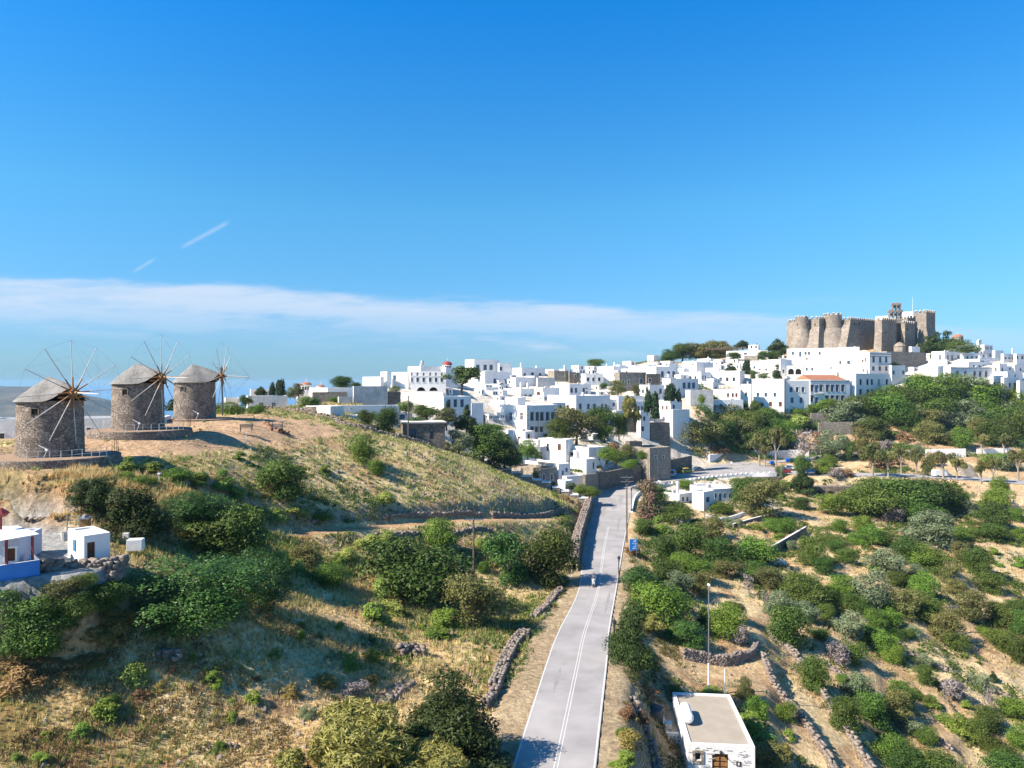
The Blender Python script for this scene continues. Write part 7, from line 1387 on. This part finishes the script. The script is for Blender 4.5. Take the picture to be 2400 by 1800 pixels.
plants('on the wooded slope under the fortress, middle', '2022,988,92,62,broad 2077,992,92,72,bright 2112,1002,72,62,broad 2092,952,64,48,bright 2132,968,84,62,broad 2172,942,92,66,bright 2192,987,92,72,broad 2052,1032,62,52,broad 2131,1012,62,42,broad 2160,912,60,30,obr 2060,965,60,50,broad 2110,985,60,50,obr 2150,1000,60,50,olive 2010,1010,60,44,olive')
plants('on the wooded slope at the far right', '2232,962,84,62,broad 2241,918,62,42,bright 2216,1002,72,52,olive 2272,932,74,54,olive 2302,952,84,62,bright 2276,1002,84,62,olive 2332,962,74,62,broad 2372,952,64,62,bright 2396,992,64,72,bright 2341,1012,92,62,broad 2391,1032,64,62,broad 2331,1047,64,62,broad 2256,1052,44,52,bright 2300,1030,50,50,obr 2360,980,50,50,olive 2250,985,60,50,broad 2320,990,60,50,bright')
plants('on the bare bank above the upper road', '1955,1074,64,64,olive 2036,1078,64,72,obr 2172,1012,74,52,obr 2192,1042,72,52,obr 2120,1035,40,26,dry 2080,1060,30,30,dead 2230,1045,40,36,obr 2170,1030,60,40,obr 1930,1050,50,40,dry 2020,1015,60,36,dry 2150,1068,24,30,olive 2090,1030,40,24,fern')
plants('lining the roads right of the parking place', '1782,1094,44,72,euc 1822,1100,40,94,euc 1795,1096,30,50,euc 2305,1068,28,48,euc 2357,1070,38,48,euc 2048,1118,60,70,euc 2115,1110,34,60,euc 2176,1116,32,48,obr 2150,1114,40,56,euc 2215,1122,50,60,euc 2247,1128,38,52,euc 2302,1138,28,52,euc 2367,1104,64,48,olive 2330,1136,40,60,euc 2390,1128,44,70,euc 2100,1090,36,34,dry 2070,1100,50,40,dry 2190,1095,40,36,dry 2340,1100,60,40,bright 2085,1120,44,60,euc 1830,1120,22,30,olive')
PLANTS.append(['beside the green bins under the bank', 1888, 1082, 70, 76, 'bare', None])
plants('at the foot of the farthest windmill', '540,977,64,34,bright,133 602,972,44,24,bright,134 503,977,44,28,broad,136 575,952,30,26,broad,150 415,962,50,34,cyp,135 372,958,30,26,broad,135')
plants('in the row of trees beside the domed chapels', '637,930,15,36,cyp,175 656,930,19,44,cyp,174 610,930,30,24,conifer,178 679,932,26,26,olive,182 700,928,30,28,obr,186 720,966,54,38,bright,155 650,965,24,12,bright,160 700,968,26,14,bright,152 800,910,52,28,broad,215 835,908,24,12,broad,220 690,932,20,26,dry,185 780,945,30,14,bright,170')
plants('in the gardens before the hotel', '1080,929,92,68,pine,215 924,924,32,20,olive,175 952,968,38,28,bright,162 999,984,64,36,broad,160 1046,1003,68,46,obr,158 1092,1008,54,50,conifer,160 861,994,48,34,broad,144 906,1020,60,62,broad,143 1094,978,10,32,cyp,172 1075,1056,64,52,olive,150 1131,1075,94,82,broad,160 1181,1099,92,64,broad,163 1112,1050,40,50,broad,165 1237,1072,48,40,bright,180 1196,1088,64,24,fern,165 1048,958,10,18,cyp,175 990,968,16,20,cyp,170 1020,1030,30,26,olive,152 975,1008,50,30,broad,152 1155,1010,60,16,bright,192 1213,1088,30,26,fern,170 1170,1058,50,50,broad,170')
plants('among the white houses in the centre of town', '1352,1034,98,82,obr,205 1310,1028,60,48,broad,206 1406,1014,70,58,broad,212 1418,1033,46,36,bright,207 1452,1024,44,54,broad,212 1475,980,32,46,willow,212 1492,990,22,30,willow,212 1518,964,19,60,cyp,222 1535,979,21,64,cyp,221 1572,939,27,44,cyp,240 1591,940,13,30,cyp,240 1448,928,48,36,obr,262 1492,935,22,34,obr,255 1415,910,20,12,broad,280 1645,945,17,20,bright,248 1255,1075,30,20,fern,185 1430,1075,60,26,bright,190 1445,1088,50,30,broad,188 1470,1072,40,30,obr,192 1440,1060,34,30,dry,196 1505,1078,26,22,bright,200 1370,1000,20,20,broad,208 1360,1160,30,24,bright,165 1385,1165,40,26,bright,165 1340,1148,24,20,olive,168 1300,1150,24,20,obr,166 1480,1100,40,24,bright,184 1258,1125,22,26,olive,172 1300,1195,50,40,fern,155 1330,1190,40,30,dry,156')
plants('among the upper houses left of the fortress', '1714,870,26,19,conifer,325 1751,882,17,42,cyp,322 1821,889,24,36,conifer,312 1722,842,38,16,broad,340 1790,845,30,22,broad,338 1826,834,54,40,conifer,350 1815,845,34,22,broad,340 1742,817,38,20,conifer,365 1731,966,28,26,pine,277 1746,966,24,25,pine,277 1769,962,22,24,broad,277 1792,887,30,14,olive,300 1765,888,16,20,broad,300 2097,856,26,7,conifer,296 2272,826,44,8,fern,331 1775,822,12,16,conifer,362')
plants('on the wooded hill behind the white houses', '1601,842,64,36,broad 1641,846,74,40,obr 1671,850,64,42,obr 1691,848,64,50,obr 1655,832,60,30,obr 1395,862,48,20,broad 1530,858,64,16,olive 1575,848,40,30,broad 1560,852,24,22,broad 1500,862,44,12,obr 1690,830,50,30,obr', 392)
plants('in the grove right of the fortress', '2196,834,64,54,conifer,362 2226,824,44,50,conifer,360 2180,836,50,34,conifer,360 2246,832,64,34,broad,356 2263,828,64,26,olive,352 2193,859,30,34,bright,345 2175,830,40,44,conifer,364')
from collections import defaultdict
zc = defaultdict(list)
for P_ in PLANTS: 
    base = P_[5][:-2] if P_[5].endswith('hi') else P_[5]
    if P_[5] in ('pinehi', 'conhi'): base = 'conifer'
    zc[(P_[0], base)].append(P_)
ORD = ['first', 'second', 'third', 'fourth', 'fifth', 'sixth', 'seventh', 'eighth', 'ninth', 'tenth', 'eleventh', 'twelfth', 'thirteenth', 'fourteenth', 'fifteenth', 'sixteenth', 'seventeenth', 'eighteenth', 'nineteenth', 'twentieth', 'twenty first', 'twenty second', 'twenty third']
def sizew(P_, grp): return ''
cnt = 0
for (zone, base), lst in zc.items():
    lst.sort(key=lambda P_: P_[1]); d_, cat = DESC[base]
    for i, P_ in enumerate(lst):
        _, u, v, wp, hp, k, Y = P_
        if len(lst) == 1: lab = d_ + ' ' + zone
        elif len(lst) == 2: lab = ('left ' if i == 0 else 'right ') + d_ + ' of two ' + zone
        else: lab = ORD[i] + ' ' + d_ + ' from left ' + zone
        lab = ' '.join(lab.split()[:16]); cnt += 1; rr = random.Random(cnt * 17)
        if Y is None:
            p = G(u, min(v, 1799) if v <= 1799 else v)
        else: p = W(u, v, Y)
        wm_, hm = wp / F * p[1], hp / F * p[1]
        # seen from above: part of the apparent height is the crown's depth
        dep = abs(v - VC) / F; wm_ *= 1.10 if Y is None else 1.0; hm = max(hm * 1.08 - wm_ * dep * .22, hm * .75)
        me, tm_ = proto(k, cnt % 3)
        r = empty(NAME[base], (p[0], p[1] + wm_ * .12, p[2]), lab[:110], cat, 'plants ' + zone, rr.uniform(0, 6.28))
        r.scale = (wm_ * 1.04, wm_ * 1.04 * rr.uniform(.9, 1.1), hm * 1.03)
        o = bpy.data.objects.new('crown', me); COL.objects.link(o); o.parent = r
        o = bpy.data.objects.new('trunk', tm_); COL.objects.link(o); o.parent = r
print('plants', len(PLANTS))
# ---------------------------------------------------------------- grass and small cover
m_grass = bpy.data.materials.new('grass_blades'); m_grass.use_nodes = True; nt = m_grass.node_tree; p_ = nt.nodes['Principled BSDF']; p_.inputs['Roughness'].default_value = .8; p_.inputs['Specular IOR Level'].default_value = .15
a_ = nt.nodes.new('ShaderNodeAttribute'); a_.attribute_name = 'blade'; nt.links.new(a_.outputs['Color'], p_.inputs['Base Color'])
tr_ = nt.nodes.new('ShaderNodeBsdfTranslucent'); nt.links.new(a_.outputs['Color'], tr_.inputs[0]); ms_ = nt.nodes.new('ShaderNodeMixShader'); ms_.inputs[0].default_value = .25
nt.links.new(p_.outputs[0], ms_.inputs[1]); nt.links.new(tr_.outputs[0], ms_.inputs[2]); nt.links.new(ms_.outputs[0], nt.nodes['Material Output'].inputs[0])
def scrub(name, label, n, xr, yr, keep, rad, nl, leaf, m, seed):
    rs = np.random.RandomState(seed); x = rs.uniform(*xr, n); y = rs.uniform(*yr, n); k = keep(x, y) > rs.rand(n); x = x[k]; y = y[k]; n = len(x); z = Hv(x, y)
    r = rad * rs.uniform(.4, 1.3, n) * (1 + y / 500); d = rs.normal(size=(n, nl, 3)); d /= np.linalg.norm(d, axis=2)[..., None]; d[..., 2] = np.abs(d[..., 2]) * .75
    P = np.stack([x, y, z], -1)[:, None] + d * (r[:, None] * rs.uniform(.5, 1.15, (n, nl)))[..., None]; P = P.reshape(-1, 3)
    nr = d.reshape(-1, 3) + rs.normal(size=P.shape) * .8; nr /= np.linalg.norm(nr, axis=1)[:, None]; t = np.cross(nr, rs.normal(size=P.shape)); t /= np.linalg.norm(t, axis=1)[:, None]; b = np.cross(nr, t); s = (leaf * (1 + P[:, 1] / 160) * rs.uniform(.6, 1.2, len(P)))[:, None]
    q = np.stack([P - t * s * 1.3, P - b * s * .6, P + t * s * 1.3, P + b * s * .6], 1).reshape(-1, 3); tone = np.repeat(np.clip(np.repeat(rs.rand(n), nl) * .6 + rs.rand(len(P)) * .4, 0, 1), 4)
    tag(np_mesh(name, q, np.arange(len(q)).reshape(-1, 4), m, tone=tone), label, 'scrub', kind='stuff')
def grass(name, label, n, xr, yr, keep, hgt, wid, nb, cols, seed=0):
    rs = np.random.RandomState(seed); x = rs.uniform(*xr, n); y = rs.uniform(*yr, n); k = keep(x, y) > rs.rand(n); x = x[k]; y = y[k]; z = Hv(x, y); n = len(x)
    patch = fbm(x / 4.0 + seed, y / 4.0, 3); patch2 = fbm(x / 13. + seed * 3, y / 13., 3); ci = np.clip(((patch * .5 + patch2 * .5 - .28) / .44 + rs.normal(0, .13, n)) * len(cols), 0, len(cols) - 1).astype(int)
    base = np.array(cols)[ci] * rs.uniform(.75, 1.25, n)[:, None]; hs = hgt * (.45 + 1.1 * patch) * rs.uniform(.7, 1.3, n)
    X = np.repeat(x, nb); Yy = np.repeat(y, nb); Z = np.repeat(z, nb); Hh = np.repeat(hs, nb) * rs.uniform(.6, 1.1, n * nb); A = rs.uniform(0, 6.283, n * nb); R_ = rs.uniform(0, wid * 3.5, n * nb)
    X = X + R_ * np.cos(A); Yy = Yy + R_ * np.sin(A); Bc = np.repeat(base, nb, 0) * rs.uniform(.85, 1.15, n * nb)[:, None]
    t = rs.uniform(0, 6.283, n * nb); w2 = wid * rs.uniform(.6, 1.3, n * nb); lx = rs.normal(.06, .22, n * nb) * Hh; ly = rs.normal(0, .22, n * nb) * Hh
    V = np.stack([np.stack([X - w2 * np.cos(t), Yy - w2 * np.sin(t), Z - .05], -1), np.stack([X + w2 * np.cos(t), Yy + w2 * np.sin(t), Z - .05], -1), np.stack([X + lx, Yy + ly, Z + Hh], -1)], 1).reshape(-1, 3)
    Fc = np.arange(len(V)).reshape(-1, 3); o = np_mesh(name, V, Fc, m_grass, k=3); tag(o, label, 'grass', kind='stuff')
    c = o.data.attributes.new('blade', 'FLOAT_COLOR', 'POINT'); c.data.foreach_set('color', np.concatenate([np.repeat(Bc, 3, 0), np.ones((len(V), 1))], 1).astype(np.float32).ravel())
DRg = lambda x, y: Hv(x, y, DR0); DTg = lambda x, y: Hv(x, y, DT); DPg = lambda x, y: Hv(x, y, DP); PLg = lambda x, y: Hv(x, y, plat); TWg = lambda x, y: Hv(x, y, town)
def free(x, y, a=2.2): return (DRg(x, y) > a) * (DTg(x, y) > 2.0) * (DPg(x, y) > 3.0) * (1 - PLg(x, y) * .97)
dryc = [(.66, .51, .27), (.62, .48, .24), (.72, .58, .33), (.68, .54, .28), (.58, .45, .21), (.50, .43, .18), (.34, .35, .11), (.22, .28, .07), (.50, .34, .17)]
hillc = [(0.538, 0.442, 0.231), (0.442, 0.394, 0.183), (0.385, 0.376, 0.153), (0.328, 0.356, 0.125), (0.52, 0.461, 0.24), (0.26, 0.308, 0.096), (0.481, 0.365, 0.212)]
grass('dry_grass', 'dry golden grass covering the left foreground field', 38000, (-32, 6), (28, 92), lambda x, y: free(x, y, 3.4) * (.35 + 1.1 * sstep(fbm(x / 5, y / 5 + 4), .38, .58)) * (x > -.72 * y - 3), .36, .035, 6, dryc, 1)
grass('hill_grass', 'pale olive grass covering the windmill hillside', 26000, (-66, 14), (58, 168), lambda x, y: free(x, y, 3.0) * (.45 + sstep(fbm(x / 3, y / 3 + 4), .38, .6)) * (x > -.72 * y - 3) * (1 - TWg(x, y) * .9), .52, .06, 6, hillc, 2)
grass('slope_grass', 'dry grass patches on the right slope', 30000, (5, 120), (48, 235), lambda x, y: free(x, y, 2.6) * (.08 + 1.2 * sstep(fbm(x / 9, y / 9 + 14), .48, .62)) * (x < .74 * y + 3), .42, .06, 6, [(.66, .52, .30), (.62, .48, .26), (.54, .43, .22), (.40, .36, .15), (.56, .40, .21), (.28, .30, .10)], 3)
grass('green_weeds', 'low green weeds in the hollow under the windmills', 5000, (-45, -18), (62, 100), lambda x, y: free(x, y) * sstep(1 - np.abs(y - 76 - (x + 36) * .3) / 9, .1, .7) * (Hv(x, y) < -9.3), .5, .05, 7, [(.13, .24, .03), (.20, .32, .05), (.16, .22, .05), (.10, .17, .04)], 4)
grass('golden_grass', 'tall golden dry grass on the bank above the grey patio', 5000, (-56, -33), (60, 76), lambda x, y: free(x, y, 2) * (Hv(x, y) < -8.95) * 1.0, .62, .04, 8, [(.70, .50, .24), (.62, .42, .19), (.66, .52, .26), (.52, .34, .14)], 5)
# stones lying about
rs = np.random.RandomState(9); n = 5200; x = np.concatenate([rs.uniform(-32, 4, n // 2), rs.uniform(6, 110, n // 2)]); y = np.concatenate([rs.uniform(30, 150, n // 2), rs.uniform(48, 235, n // 2)])
k = (free(x, y, 3) * sstep(fbm(x / 6 + 40, y / 6), .50, .66)) > rs.rand(n); x, y = x[k], y[k]; z = Hv(x, y); n = len(x)
ico = np.array([(1, 0, 0), (-1, 0, 0), (0, 1, 0), (0, -1, 0), (0, 0, 1), (0, 0, -1)], float); fc = np.array([(0, 2, 4), (2, 1, 4), (1, 3, 4), (3, 0, 4), (2, 0, 5), (1, 2, 5), (3, 1, 5), (0, 3, 5)])
s = rs.uniform(.07, .26, n) * (1 + y / 160); Vv = ico[None] * (rs.uniform(.6, 1.2, (n, 6, 3)) * s[:, None, None]) + rs.normal(0, .15, (n, 6, 3)) * s[:, None, None] + np.stack([x, y, z], -1)[:, None]
Ff = fc[None] + (np.arange(n) * 6)[:, None, None]; tag(np_mesh('loose_stones', Vv.reshape(-1, 3), Ff.reshape(-1, 3), m_dry, k=3, tone=np.repeat(rs.rand(n), 6)), 'loose stones scattered over the dry ground', 'stones', kind='stuff')

vis = lambda x, y: (np.abs(x) < .74 * y + 3)
scrub('green_scrub', 'low green scrub filling the gaps between bushes on the right slope', 13000, (8, 130), (50, 235), lambda x, y: vis(x, y) * free(x, y, 3) * sstep(fbm(x / 8 + 70, y / 8), .50, .60), .75, 44, .085, LM['broad'], 41)
scrub('grey_scrub', 'grey green thorny scrub dotted over the right slope', 7000, (8, 130), (50, 235), lambda x, y: vis(x, y) * free(x, y, 3) * sstep(fbm(x / 6 + 30, y / 6 + 9), .53, .64), .55, 36, .07, LM['olive'], 42)
scrub('brown_scrub', 'dry brown scrub and twigs on both slopes', 7000, (-45, 130), (40, 290), lambda x, y: vis(x, y) * free(x, y, 3) * (1 - TWg(x, y)) * sstep(fbm(x / 7 + 10, y / 7 + 59), .54, .66), .42, 30, .06, LM['obr'], 43)
scrub('bank_scrub', 'scrub covering the bank above the upper road', 5000, (60, 215), (250, 305), lambda x, y: vis(x, y) * free(x, y, 3) * (1 - TWg(x, y)) * sstep(fbm(x / 12 + 10, y / 12 + 5), .42, .52), 1.3, 44, .09, LM['broad'], 44)
scrub('undergrowth', 'dark undergrowth between the bushes below the dirt track', 3600, (-36, 4), (46, 104), lambda x, y: vis(x, y) * free(x, y, 3) * sstep(fbm(x / 6 + 77, y / 6), .47, .56) * sstep(y, 56, 64), .6, 44, .065, LM['broad'], 45)
scrub('hill_scrub', 'small pale green scrub tufts on the windmill hillside', 5200, (-60, 14), (72, 160), lambda x, y: vis(x, y) * free(x, y, 3) * (1 - TWg(x, y)) * sstep(fbm(x / 4 + 17, y / 4), .48, .6), .42, 30, .06, LM['fern'], 46)

scrub('rust_weeds', 'rust and ochre dried weeds across the left foreground', 3800, (-36, -6), (38, 62), lambda x, y: vis(x, y) * free(x, y, 3) * sstep(fbm(x / 5 + 7, y / 5 + 2), .50, .60) * (1.15 - sstep(x, -24, -8)), .42, 30, .05, LM['dry'], 47)
scrub('verge_weeds', 'dry brown weeds and low plants on the verge right of the road', 6500, (5, 24), (44, 120), lambda x, y: (DRg(x, y) > 2.2) * (DRg(x, y) < 8) * sstep(fbm(x / 3 + 7, y / 3), .42, .55), .38, 34, .045, LM['obr'], 48)
scrub('wall_plants', 'weeds overgrowing the verge and bank left of the road', 6000, (-12, 14), (60, 150), lambda x, y: (DRg(x, y) > 2.4) * (DRg(x, y) < 7) * sstep(fbm(x / 3 + 27, y / 3), .46, .56), .42, 34, .05, LM['broad'], 49)
